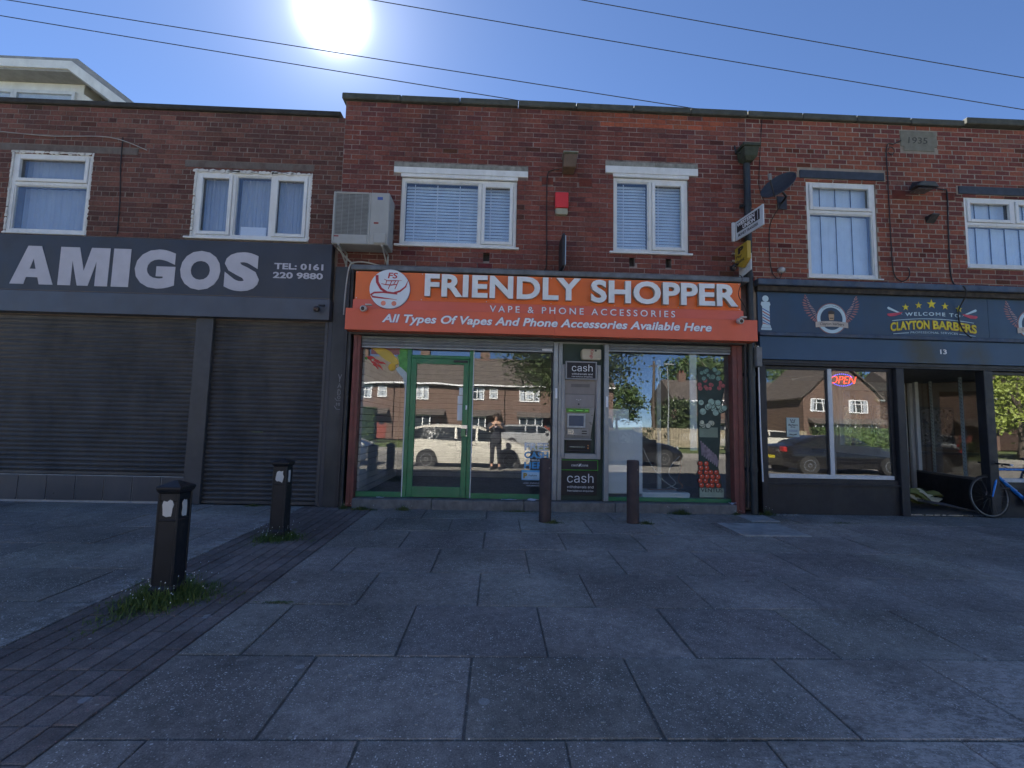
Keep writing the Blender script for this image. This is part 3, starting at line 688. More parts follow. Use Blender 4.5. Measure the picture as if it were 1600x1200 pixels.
# ================================================================== left building: the takeaway
take = thing('takeaway_building', (-7.3, 0, 0.25), 'dark fronted takeaway with roller shutters down and brick upper floor, at the left', 'shop')
HL = [(-7.775, -6.545, 4.385, 5.705), (-4.915, -3.085, 4.40, 5.505), (-11.8, -10.2, 4.385, 5.705)]
lint_l = [(-8.05, -5.85, 5.72, 5.93), (-5.10, -3.05, 5.56, 5.76), (-12.0, -10.0, 5.72, 5.93)]
wall('wall', take, -14, -2.60, 3.05, 6.50, 0.005, 0.26, HL, MORT_L)
bricks(take, -14, -2.602, 4.28, 6.50, HL + [(a, b_, c_, c_ + 0.11) for a, b_, c_, d_ in lint_l], PALL, BLM, (-4.8, 5.2), seed=9, header_every=5)
bx('parapet_cap', mat('dark_felt_cap', (0.035, 0.034, 0.032), 0.9, var=0.3), take, -14, -2.662, -0.045, 0.3, 6.501, 6.585, bevel=0.012)
shell(take, -14, -2.602, 6.5, 6.2, MORT_L)
LBR = mat('brown_lintel_render', (0.11, 0.085, 0.075), 0.95, var=0.25, scale=8, dirt=0.6, dirt_col=(0.2, 0.19, 0.18), bmp=0.5)
for a, b_, c_, d_ in lint_l: bx('lintel', LBR, take, a, b_, -0.006, 0.03, c_, c_ + 0.11, bevel=0.006)
def filler(x0, x1, z0, z1, seed):
    rg = random.Random(seed); b = MB()
    def lump(x, z, w, h): b.prism([(x - w, z - h * 0.7), (x - w * 0.3, z - h), (x + w * 0.8, z - h * 0.6), (x + w, z + h * 0.5), (x + w * 0.2, z + h), (x - w * 0.8, z + h * 0.6)], -0.004, 0.03)
    x = x0
    while x < x1: lump(x, z1 + 0.004, rg.uniform(0.03, 0.07), rg.uniform(0.012, 0.035)); x += rg.uniform(0.04, 0.09)
    z = z0
    while z < z1: lump(x0 - 0.004, z, rg.uniform(0.01, 0.022), rg.uniform(0.03, 0.06)); lump(x1 + 0.004, z + 0.02, rg.uniform(0.01, 0.02), rg.uniform(0.03, 0.06)); z += rg.uniform(0.04, 0.09)
    b.build('window_filler', mat('white_foam_filler', (0.62, 0.62, 0.60), 0.9, var=0.1, bmp=0.5), take, bevel=0.004)
window(take, -7.775, -6.545, 4.385, 5.705, [(-7.72, -6.60, 4.44, 5.17, False), (-7.72, -6.60, 5.22, 5.65, True)], y=0.02, blind='net'); filler(-7.775, -6.545, 4.385, 5.705, 3)
window(take, -4.915, -3.085, 4.40, 5.505, [(-4.86, -4.33, 4.455, 5.45, True), (-4.28, -3.72, 4.455, 5.45, False), (-3.67, -3.14, 4.455, 5.45, True)], y=0.02, blind='net'); filler(-4.915, -3.085, 4.42, 5.505, 5)
window(take, -11.8, -10.2, 4.385, 5.705, [(-11.74, -10.26, 4.44, 5.17, False), (-11.74, -10.26, 5.22, 5.65, True)], y=0.02, blind='net')
bx('sill', WHITE, take, -5.0, -3.07, -0.06, 0.03, 4.365, 4.399, bevel=0.006); bx('sill', WHITE, take, -7.80, -6.52, -0.02, 0.03, 4.36, 4.384, bevel=0.006)
# ground floor front
bx('shutter_box', CHAR2, take, -14, -2.62, -0.16, 0.02, 3.095, 3.42, bevel=0.006)
bx('pier', CHAR, take, -2.66, -2.602, -0.05, 0.25, 0.25, 3.09)
for a, b_ in ((-4.68, -4.42), (-2.71, -2.66), (-9.6, -9.35)): bx('shutter_guide', mat('dark_grey_guide', (0.06, 0.058, 0.062), 0.45, var=0.15, dirt=0.3), take, a, b_, -0.06, 0.05, 0.262, 3.093, bevel=0.006)
def roller(x0, x1, z0, z1, org):
    sh = bx('roller_shutter', SLAT, take, x0, x1, -0.006, 0.016, z0, z0 + 0.045, bevel=0.004)
    n = int((z1 - z0 - 0.045) / 0.0695); me = None; p = (z1 - z0 - 0.045) / n
    for i in range(n):
        if me is None:
            o = MB().add([(x0, 0.022, 0.0), (x1, 0.022, 0.0), (x1, 0.020, 0.010), (x0, 0.020, 0.010), (x1, 0.004, 0.018), (x0, 0.004, 0.018), (x1, -0.002, 0.036), (x0, -0.002, 0.036), (x1, 0.004, 0.054), (x0, 0.004, 0.054), (x1, 0.022, 0.0655), (x0, 0.022, 0.0655), (x1, 0.022, p), (x0, 0.022, p)],
                         [(0, 1, 2, 3), (3, 2, 4, 5), (5, 4, 6, 7), (7, 6, 8, 9), (9, 8, 10, 11), (11, 10, 12, 13)]).build('slat', SLAT); me = o.data
        else: o = bpy.data.objects.new('slat', me); COL.objects.link(o)
        o.parent = sh; o.location = Vector((0, rnd.uniform(-0.003, 0.003), z0 + 0.045 + i * p)) - ORG[sh.name]
roller(-9.35, -4.68, 0.665, 3.093, take); roller(-4.42, -2.71, 0.265, 3.093, take); roller(-13.9, -9.6, 0.665, 3.093, take)
bx('shutter_lock', mat('brass_green_lock', (0.10, 0.12, 0.07), 0.5), take, -3.75, -3.58, -0.012, 0.0, 1.345, 1.365)
bx('backing_wall', DARK, take, -14, -2.61, 0.06, 0.25, 0.25, 3.09)
bx('stall_riser', mat('pale_grout', (0.42, 0.42, 0.42), 0.9), take, -14, -4.70, -0.005, 0.055, 0.25, 0.655)
TILE = mat('dark_grey_tile', (0.060, 0.060, 0.070), 0.35, var=0.2, scale=1.3, dirt=0.5, dirt_col=(0.12, 0.11, 0.11))
for i in range(1, 21):
    xa = -5.033 - 0.4165 * i
    bx('tile', TILE, take, xa + 0.006, xa + 0.411, -0.018, -0.006, 0.285, 0.645, bevel=0.003)
bx('tile', TILE, take, -4.700, -5.024, -0.018, -0.006, 0.285, 0.645, bevel=0.003)
# the loft dormer behind the parapet
DW = mat('white_dormer_boarding', (0.80, 0.80, 0.76), 0.6, var=0.06, dirt=0.3, dirt_col=(0.4, 0.38, 0.34)); DR = mat('grey_dormer_roof', (0.30, 0.30, 0.29), 0.7)
dorm = MB().prism([(-15, 6.3), (-15, 9.28), (-9.86, 9.28), (-9.86, 9.05), (-8.0, 7.8), (-8.0, 6.3)], 3.3, 7.0).build('dormer', DW, take)
MB().prism([(-15, 9.285), (-15, 9.62), (-9.72, 9.62), (-7.6, 8.05), (-7.9, 7.9), (-9.85, 9.285)], 2.9, 7.2).build('dormer_roof', DR, dorm, bevel=0.01)
MB().prism([(-15, 9.33), (-15, 9.52), (-9.80, 9.52), (-7.8, 8.08), (-7.9, 7.93), (-9.87, 9.33)], 2.86, 2.898).build('bargeboard', DW, dorm)
for a, b_ in ((-12.9, -11.42), (-11.32, -10.08)):
    f = frame_ring(MB(), a - 0.07, b_ + 0.07 - 0.035 * (a < -12), 8.15, 9.06, 0.07, 3.24, 3.298).build('dormer_window', WHITE, dorm); 
    bx('pane', GLASS_UP, dorm, a, b_, 3.26, 3.27, 8.2, 9.0)
for k in range(7): bx('cladding_board', DW, dorm, -10.0, -8.2, 3.27, 3.299, 7.6 + k * 0.2, 7.795 + k * 0.2) if k < 6 else None

# ================================================================== right building: the barber
barb = thing('barber_building', (8.0, 0, 0.25), 'red brick building with navy barber shopfront and black painted frames, at the right', 'shop')
HB = [(5.085, 6.275, 4.085, 5.745), (7.805, 9.60, 4.345, 5.575), (11.2, 12.5, 4.1, 5.6)]
vents_b = [(6.565, 6.785, 5.485, 5.63), (7.43, 7.64, 5.495, 5.62)]
lint_b = [(4.945, 6.46, 5.77, 5.93), (7.685, 9.8, 5.60, 5.757)]
stone = [(6.75, 7.40, 6.335, 6.703)]
wall('wall', barb, 4.08, 14, 3.10, 6.80, 0.0045, 0.26, HB, MORT_B)
def heads(x, z, rg): return None
bricks(barb, 4.082, 14, 3.98, 6.80, HB + vents_b + lint_b + stone, PALB, BB, (6.6, 5.2), seed=12, header_every=7, dark=0.09, joint=0.012)
coping(barb, 4.10, 7.86, 6.80, 6.905, 4, seed=5); coping(barb, 7.87, 14, 6.83, 6.945, 6, y0=-0.09, seed=8)
shell(barb, 4.08, 14, 6.8, 6.5, MORT_B)
for a, b_, c_, d_ in vents_b:
    v = bx('air_brick', TERRA, barb, a, b_, 0.004, 0.012, c_, d_)
    b = MB(); nx = int((b_ - a) / 0.024); nz = int((d_ - c_) / 0.024)
    for i in range(nx + 1): b.box(a + i * (b_ - a) / nx - 0.004, a + i * (b_ - a) / nx + 0.004, -0.006, 0.004, c_, d_)
    for j in range(nz + 1): b.box(a, b_, -0.005, 0.004, c_ + j * (d_ - c_) / nz - 0.004, c_ + j * (d_ - c_) / nz + 0.004)
    b.build('grille', TERRA, v)
for a, b_, c_, d_ in lint_b:
    bx('lintel', LINTEL_D, barb, a + 0.03, b_ - 0.03, -0.02, 0.05, c_ + 0.01, d_ - 0.01, bevel=0.006)
    wall('lintel_mortar', barb, a, b_, c_, d_, -0.001, 0.02, [(a + 0.03, b_ - 0.03, c_ + 0.01, d_ - 0.01)], MORT_B)
window(barb, 5.085, 6.275, 4.085, 5.745, [(5.14, 6.22, 4.14, 5.19, False), (5.14, 6.22, 5.24, 5.69, True)], y=0.02, blind='vertical')
window(barb, 7.805, 9.60, 4.345, 5.575, [(7.86, 9.545, 4.40, 5.08, False), (7.86, 8.66, 5.13, 5.52, True), (8.71, 9.545, 5.13, 5.52, True)], y=0.02, blind='vertical')
window(barb, 11.2, 12.5, 4.1, 5.6, [(11.25, 12.45, 4.155, 5.545, False)], y=0.02, blind='vertical')
bx('sill', WHITE, barb, 5.07, 6.33, -0.03, 0.02, 4.062, 4.084, bevel=0.004); bx('sill', WHITE, barb, 7.79, 9.62, -0.03, 0.02, 4.32, 4.344, bevel=0.004)
b = MB(); ST = mat('pale_date_stone', (0.19, 0.185, 0.15), 0.9, var=0.2, scale=7, dirt=0.5, dirt_col=(0.1, 0.1, 0.09), bmp=0.5)
b.prism([(6.755, 6.70), (7.395, 6.70), (7.395, 6.42), (7.345, 6.42), (7.345, 6.345), (6.81, 6.345), (6.81, 6.42), (6.755, 6.42)], -0.006, 0.02)
ds = b.build('date_stone', ST, barb, bevel=0.004)
text('1935', 6.885, 7.225, 6.475, 6.585, -0.0062, mat('carved_shadow_grey', (0.06, 0.06, 0.055), 0.95), ds, depth=0.002, shear=0.1, name='carved_date')
# shopfront of the barber
bx('ledge', NAVY_LEAD, barb, 4.14, 14, -0.16, 0.0, 3.885, 3.985, bevel=0.012)
bx('ledge', mat('rotten_dark_timber', (0.06, 0.05, 0.04), 0.9, var=0.6, scale=12, dirt=0.6, dirt_col=(0.02, 0.02, 0.02), bmp=0.6), barb, 4.16, 14, -0.10, 0.0, 3.80, 3.884, bevel=0.006)
bx('ledge', NAVY_LEAD, barb, 4.17, 14, -0.11, 0.01, 3.065, 3.128, bevel=0.010)
NAVY2, t_, p_ = new_mat('olive_patched_navy_band'); g_ = N(t_, 'ShaderNodeNewGeometry')
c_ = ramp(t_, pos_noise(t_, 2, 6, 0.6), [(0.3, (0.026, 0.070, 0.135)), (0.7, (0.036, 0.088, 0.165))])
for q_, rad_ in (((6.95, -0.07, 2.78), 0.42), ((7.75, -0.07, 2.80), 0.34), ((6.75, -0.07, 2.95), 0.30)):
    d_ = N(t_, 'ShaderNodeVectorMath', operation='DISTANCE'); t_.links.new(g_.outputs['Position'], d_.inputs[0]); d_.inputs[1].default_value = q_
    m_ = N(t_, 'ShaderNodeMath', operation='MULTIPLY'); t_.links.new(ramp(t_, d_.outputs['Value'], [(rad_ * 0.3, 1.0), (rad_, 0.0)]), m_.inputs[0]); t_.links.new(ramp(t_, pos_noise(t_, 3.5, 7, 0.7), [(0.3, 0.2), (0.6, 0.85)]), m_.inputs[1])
    c_ = mix(t_, m_.outputs[0], c_, (0.055, 0.055, 0.035))  # blends soft-edged olive patches into the navy base colour
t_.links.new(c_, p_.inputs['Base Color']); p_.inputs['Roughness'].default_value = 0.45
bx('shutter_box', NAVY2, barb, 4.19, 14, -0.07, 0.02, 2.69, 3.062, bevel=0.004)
bx('door_head', BLACK, barb, 4.24, 14, -0.035, 0.10, 2.60, 2.688, bevel=0.006)
bx('door_head', BLACK, barb, 4.24, 14, -0.055, -0.036, 2.635, 2.655)
for a, b_ in ((4.19, 4.285), (6.435, 6.565), (7.90, 8.05), (11.0, 11.15)): bx('post', BLACK, barb, a, b_, -0.05, 0.10, 0.25, 2.6, bevel=0.008)
bx('stall_riser', BLACK, barb, 4.286, 6.434, 0.0, 0.09, 0.25, 0.70); bx('stall_riser', BLACK, barb, 8.051, 11, 0.0, 0.09, 0.25, 0.70)
bx('stall_riser_ledge', BLACK, barb, 4.286, 6.434, -0.03, 0.09, 0.701, 0.73, bevel=0.004); bx('stall_riser_ledge', BLACK, barb, 8.051, 11, -0.03, 0.09, 0.701, 0.73, bevel=0.004)
bx('bottom_rail', BLACK, barb, 4.286, 6.434, 0.0, 0.09, 0.731, 0.80); bx('bottom_rail', BLACK, barb, 8.051, 11, 0.0, 0.09, 0.731, 0.80)
fr = frame_ring(MB(), 4.29, 6.43, 0.805, 2.595, 0.05, 0.03, 0.09).box(5.325, 5.345, 0.028, 0.09, 0.81, 2.55).build('shop_window', BLACK, barb, bevel=0.003)
bx('white_rail', WHITE, fr, 4.34, 6.38, 0.015, 0.08, 0.806, 0.868, bevel=0.004); bx('white_mullion', WHITE, fr, 5.346, 5.415, 0.015, 0.08, 0.869, 2.57, bevel=0.004)
for a, b_ in ((4.34, 5.325), (5.415, 6.38)): bx('pane', GLASS_SHOP, fr, a, b_, 0.05, 0.058, 0.868, 2.545)
fr2 = frame_ring(MB(), 8.052, 11, 0.805, 2.595, 0.05, 0.03, 0.09).build('shop_window', BLACK, barb, bevel=0.003)
bx('white_rail', WHITE, fr2, 8.10, 10.95, 0.015, 0.08, 0.806, 0.868, bevel=0.004); bx('pane', GLASS_SHOP, fr2, 8.1, 10.95, 0.05, 0.058, 0.868, 2.545)
# recessed lobby: glazed returns, rear door frame
bx('lobby_floor', mat('worn_grey_lino', (0.12, 0.125, 0.13), 0.5, var=0.2, dirt=0.4), barb, 6.567, 8.9, 0.10, 2.1, 0.20, 0.262)
bx('threshold_strip', CHROME, barb, 6.57, 7.90, 0.075, 0.10, 0.25, 0.266)
bx('lobby_ceiling', mat('grey_lobby_board', (0.15, 0.145, 0.13), 0.8), barb, 6.1, 9.0, 0.10, 2.1, 2.60, 2.64)
def wallbox(name, mt, parent, ax, ay, bx_, by, z0, z1, th, bevel=0.0):
    L = math.hypot(bx_ - ax, by - ay); ang = math.atan2(by - ay, bx_ - ax)
    M = Matrix.Translation(((ax + bx_) / 2, (ay + by) / 2, (z0 + z1) / 2)) @ Matrix.Rotation(ang, 4, 'Z')
    return MB().mbox(M, L, th, z1 - z0).build(name, mt, parent, bevel=bevel)
A, Bq = (8.10, 0.14), (8.52, 1.90)
def along(t): return (A[0] + (Bq[0] - A[0]) * t, A[1] + (Bq[1] - A[1]) * t)
wallbox('lobby_riser', BLACK, barb, *A, *Bq, 0.262, 0.79, 0.06); wallbox('lobby_sill', mat('grey_sill', (0.17, 0.17, 0.17), 0.5), barb, *A, *Bq, 0.791, 0.83, 0.09)
wallbox('lobby_pane', GLASS_SHOP, barb, *A, *Bq, 0.831, 2.58, 0.008)
wallbox('lobby_post', WHITE, barb, *along(0.955), *along(1.0), 0.83, 2.599, 0.06)
STRIP = mat('white_perforated_strip', (0.55, 0.62, 0.58), 0.5, var=0.05, bmp=0)
for t0 in (0.27, 0.70):
    p, q = along(t0), along(t0 + 0.045)
    o = wallbox('perforated_strip', STRIP, barb, p[0] - 0.008, p[1], q[0] - 0.008, q[1], 0.84, 2.57, 0.004)
    dots = MB(); dx, dy = q[0] - p[0], q[1] - p[1]; L = math.hypot(dx, dy); nrm = Vector((-dy / L, dx / L, 0))
    for i in range(26):
        for s_ in (0.28, 0.72):
            c = Vector((p[0] - 0.008 + dx * s_, p[1] + dy * s_, 0.87 + i * 0.066 + (0.02 if s_ > 0.5 else 0)))
            M = Matrix.Translation(c + nrm * 0.0035) @ Matrix.Rotation(math.atan2(dy, dx), 4, 'Z')
            dots.mbox(M, 0.016, 0.002, 0.016)
    dd = dots.build('punched_hole', BLACK, o); dd['kind'] = 'stuff'
Wd = mat('off_white_door', (0.55, 0.56, 0.54), 0.45, var=0.06)
for a, b_, yy in ((8.22, 8.27, 1.86), (8.30, 8.36, 1.92), (8.40, 8.47, 1.88), (6.85, 6.93, 1.90)): bx('door_frame', Wd, barb, a, b_, yy, yy + 0.06, 0.265, 2.58, bevel=0.004)
ld = frame_ring(MB(), 6.94, 8.215, 0.27, 2.50, 0.09, 1.90, 1.94).build('lobby_door', Wd, barb); bx('pane', GLASS_SHOP, ld, 7.03, 8.125, 1.915, 1.922, 0.36, 2.41)
bx('door_head_panel', Wd, barb, 6.94, 8.215, 1.90, 1.94, 2.505, 2.58)
A, Bq = (6.50, 0.16), (6.87, 1.90)
wallbox('lobby_riser', BLACK, barb, *A, *Bq, 0.262, 1.15, 0.05); wallbox('lobby_rail', Wd, barb, *A, *Bq, 1.151, 1.30, 0.06); wallbox('lobby_pane', GLASS_SHOP, barb, *A, *Bq, 1.301, 2.58, 0.008)
wallbox('lobby_post', Wd, barb, *along(0.90), *along(0.96), 1.301, 2.56, 0.06)
# the room of the barber
bx('barber_floor', IFLOOR, barb, 4.2, 13.8, 2.1, 8.7, 0.2, 0.26); bx('barber_floor', IFLOOR, barb, 4.2, 6.5, 0.1, 2.1, 0.2, 0.26); bx('barber_floor', IFLOOR, barb, 8.9, 13.8, 0.1, 2.1, 0.2, 0.26)
bx('brown_back_wall', mat('brown_panelling', (0.13, 0.085, 0.05), 0.6, var=0.3, stretch=(1, 1, 6)), barb, 4.25, 13.8, 5.2, 5.3, 0.26, 3.04)
for i in range(3):
    mf = bx('mirror_frame', BLACK, barb, 9.0 + i * 1.3, 10.0 + i * 1.3, 5.12, 5.19, 1.2, 2.3); bx('mirror', mat('mirror_silver', (0.25, 0.26, 0.27), 0.3, 1.0, bmp=0), mf, 9.06 + i * 1.3, 9.94 + i * 1.3, 5.10, 5.115, 1.26, 2.24)
bx('worktop', mat('dark_worktop', (0.05, 0.04, 0.035), 0.4), barb, 8.6, 13, 4.7, 5.18, 1.02, 1.08)
for (x, y, a) in ((4.75, 1.3, 1.4), (6.0, 2.4, 1.2), (9.5, 2.5, 1.5)):
    o = bx('tube_light', WHITE, barb, x - a / 2, x + a / 2, y - 0.05, y + 0.05, 2.93, 3.0)
    for dy in (-0.028, 0.028): MB().tube([(x - a / 2 + 0.03, y + dy, 2.915), (x + a / 2 - 0.03, y + dy, 2.915)], 0.013).build('tube', emit_mat('lit_tube', (1, 0.98, 0.94), 1.6), o)

# ================================================================== signs
# --- takeaway fascia
sg = thing('fascia_sign', (-8, -0.05, 3.45), 'long charcoal fascia with huge pale letters AMIGOS and a telephone number', 'sign')
bx('panel', CHAR, sg, -14, -2.64, -0.12, 0.02, 3.425, 4.31, bevel=0.008)
bx('panel_trim', mat('dull_brass_trim', (0.12, 0.09, 0.07), 0.5), sg, -14, -2.64, -0.126, -0.121, 3.43, 3.442)
for ch, xa, xb, ov in (('A', -7.47, -6.83, 0), ('I', -5.965, -5.705, 0), ('G', -5.63, -5.02, 1), ('O', -4.945, -4.335, 1), ('S', -4.275, -3.74, 1)):
    if ch == 'I': bx('letter', PRINTG, sg, xa, xb, -0.1265, -0.1205, 3.525, 4.125)
    elif ch == 'A': MB().add([(x, y, z) for y in (-0.1265, -0.1205) for x, z in ((-7.47, 3.525), (-7.265, 3.525), (-7.235, 3.635), (-7.065, 3.635), (-7.035, 3.525), (-6.83, 3.525), (-7.05, 4.125), (-7.25, 4.125), (-7.195, 3.765), (-7.105, 3.765), (-7.15, 3.925))],
        [(0, 1, 2, 8, 10, 7), (10, 6, 7), (10, 9, 3, 4, 5, 6), (2, 3, 9, 8)] + [(a, a + 11, b_ + 11, b_) for a, b_ in ((0, 1), (1, 2), (2, 3), (3, 4), (4, 5), (5, 6), (6, 7), (7, 0), (8, 10), (10, 9), (9, 8))]).build('letter', PRINTG, sg)
    else: text(ch, xa, xb, 3.515 if ov else 3.525, 4.135 if ov else 4.125, -0.1205, PRINTG, sg, depth=0.006, bold=0.06, name='letter')
MB().prism([(-6.76, 3.525), (-6.57, 3.525), (-6.57, 3.91), (-6.47, 3.525), (-6.31, 3.525), (-6.21, 3.91), (-6.21, 3.525), (-6.02, 3.525), (-6.02, 4.125), (-6.30, 4.125), (-6.39, 3.76), (-6.48, 4.125), (-6.76, 4.125)], -0.1265, -0.1205).build('letter', PRINTG, sg)
text('TEL: 0161', -3.52, -2.765, 3.885, 3.985, -0.1205, PRINTG, sg, depth=0.004, bold=0.028, split=True, name='digit')
text('220 9880', -3.53, -2.765, 3.740, 3.84, -0.1205, PRINTG, sg, depth=0.004, bold=0.028, split=True, name='digit')
# --- friendly shopper upper sign
sg = thing('fascia_sign', (0.8, -0.1, 3.24), 'orange fascia with raised white letters FRIENDLY SHOPPER and round trolley logo', 'sign')
bx('panel', ORANGE, sg, -2.215, 3.80, -0.25, -0.06, 3.415, 3.855, bevel=0.003)
for a, b_ in ((-2.235, 0.70), (0.703, 3.83)): bx('lower_band', CORAL, sg, a, b_, -0.262, -0.06, 3.20, 3.412, bevel=0.003)
text('FRIENDLY', -1.145, 1.255, 3.475, 3.825, -0.252, LETTER, sg, depth=0.075, bold=0.034, split=True, name='letter', side=mat('beige_letter_side', (0.42, 0.40, 0.34), 0.5, bmp=0), space=1.05, bevel=0.0)
text('SHOPPER', 1.41, 3.715, 3.455, 3.815, -0.252, LETTER, sg, depth=0.075, bold=0.034, split=True, name='letter', side=MATS['beige_letter_side'], space=1.03)
text('VAPE & PHONE ACCESSORIES', -0.148, 2.745, 3.268, 3.378, -0.263, PRINTB, sg, depth=0.003, bold=0.022, space=1.5, name='lettering_outline')
text('VAPE & PHONE ACCESSORIES', -0.145, 2.742, 3.272, 3.374, -0.2662, PRINTW, sg, depth=0.002, bold=0.008, space=1.5, split=True, name='letter')
for xs_ in (-2.19, -1.2, -0.2, 0.8, 1.8, 2.8, 3.77):
    for zs_ in (3.435, 3.84): MB().disc(xs_, zs_, 0.007, -0.2502, n=8, d=0.003).build('screw', CHROME, sg)
lc = (-1.68, 3.575); yl = -0.262
lg = MB().disc(lc[0], lc[1], 0.305, yl, n=48, d=0.035).build('logo_disc', mat('logo_white', (0.70, 0.76, 0.82), 0.45, var=0.03, bmp=0), sg, bevel=0.003)
yl -= 0.036
L_ = lambda pts: [(lc[0] + x, lc[1] + z) for x, z in pts]
MB().disc(lc[0], lc[1], 0.309, yl + 0.034, n=48, d=0.004).build('logo_rim', PRINTB, lg)
arc = [(-0.20, 0.21), (-0.19, 0.10), (-0.13, 0.0), (-0.04, -0.055), (0.06, -0.065), (0.16, -0.03), (0.24, 0.04), (0.275, 0.14)]
MB().stroke(L_(arc), [0.045, 0.042, 0.038, 0.035, 0.03, 0.028, 0.022, 0.004], yl).build('logo_swoosh', PRINTR, lg)
MB().stroke(L_([(0.12, -0.075), (-0.1, -0.055), (-0.23, -0.065), (-0.275, -0.095), (-0.25, -0.13), (-0.1, -0.145), (0.12, -0.165)]), [0.02, 0.024, 0.028, 0.03, 0.028, 0.022, 0.003], yl - 0.0005).build('logo_swoosh', PRINTR, lg)
b = MB(); b.stroke(L_([(-0.09, 0.15), (-0.04, 0.125), (0.07, 0.13), (0.18, 0.135)]), [0.006, 0.014, 0.014, 0.004], yl - 0.001).stroke(L_([(-0.13, 0.08), (-0.07, 0.065), (0.02, 0.06), (0.11, 0.075)]), [0.006, 0.014, 0.016, 0.012], yl - 0.0012)
for x0, x1, zt, zb in ((-0.05, -0.06, 0.125, 0.07), (0.03, -0.02, 0.13, 0.0), (0.09, 0.06, 0.13, 0.075), (0.13, 0.08, 0.13, 0.0)): b.stroke(L_([(x0, zt), (x1, zb)]), 0.011, yl - 0.0015)
b.build('logo_basket', PRINTR, lg)
for dx in (-0.085, 0.075): MB().disc(lc[0] + dx, lc[1] - 0.225, 0.037, yl, n=20).build('logo_wheel', mat('pale_coral', (0.72, 0.24, 0.16), 0.5, bmp=0), lg)
text('FS', lc[0] - 0.035, lc[0] + 0.115, lc[1] + 0.165, lc[1] + 0.255, yl, PRINTR, lg, depth=0.003, bold=0.02, shear=0.15)
# --- lower sign
sg = thing('fascia_sign', (0.8, -0.2, 2.93), 'coral strip sign reading All Types Of Vapes And Phone Accessories Available Here', 'sign')
bx('panel', CORAL2, sg, -2.315, 0.852, -0.33, -0.14, 2.925, 3.255, bevel=0.003); bx('panel', CORAL2, sg, 0.855, 4.01, -0.33, -0.14, 2.92, 3.252, bevel=0.003)
ts = 'All Types Of Vapes And Phone Accessories Available Here'
for mt_, bo, yy, e in ((PRINTB, 0.044, -0.3305, 0.006), (PRINTW, 0.028, -0.3335, 0.0)):
    text(ts, -1.765 - e, 3.285 + e, 3.012 - e, 3.178 + e, yy, mt_, sg, depth=0.002, bold=bo, shear=0.22, split=mt_ is PRINTW, name='letter' if mt_ is PRINTW else 'lettering_outline', space=1.03)
# --- barber fascia
sg = thing('fascia_sign', (8, -0.03, 3.13), 'navy fascia with CLAYTON BARBERS in yellow, striped pole and winged crests', 'sign')
bx('panel', NAVY, sg, 4.19, 8.05, -0.035, 0.005, 3.13, 3.80); bx('panel', NAVY, sg, 8.055, 14, -0.036, 0.005, 3.13, 3.80)
yb = -0.038
bw = mat('icy_white_print', (0.55, 0.70, 0.76), 0.5, var=0.05, bmp=0)
b = MB(); b.disc(4.318, 3.685, 0.052, yb, n=24).prism([(4.238, 3.585), (4.398, 3.585), (4.385, 3.632), (4.25, 3.632)], yb - 0.003, yb).prism([(4.262, 3.55), (4.380, 3.55), (4.395, 3.585), (4.243, 3.585)], yb - 0.0025, yb)
b.prism([(4.262, 3.25), (4.382, 3.25), (4.382, 3.55), (4.262, 3.55)], yb - 0.003, yb).prism([(4.245, 3.205), (4.40, 3.205), (4.39, 3.25), (4.255, 3.25)], yb - 0.0025, yb).prism([(4.238, 3.168), (4.406, 3.168), (4.41, 3.20), (4.235, 3.20)], yb - 0.003, yb)
po = b.build('barber_pole_print', bw, sg)
for i in range(-1, 7):
    z = 3.255 + i * 0.048
    P4 = [(4.264, z + 0.065), (4.380, z), (4.380, z + 0.017), (4.264, z + 0.082)]
    P4 = [(x_, min(3.549, max(3.251, z_))) for x_, z_ in P4]
    if P4[0][1] < 3.54 and P4[3][1] > 3.255: MB().prism(P4, yb - 0.0045, yb - 0.0032).build('stripe', PRINTR if i % 2 else mat('royal_blue_print', (0.03, 0.12, 0.42), 0.5, bmp=0), po)

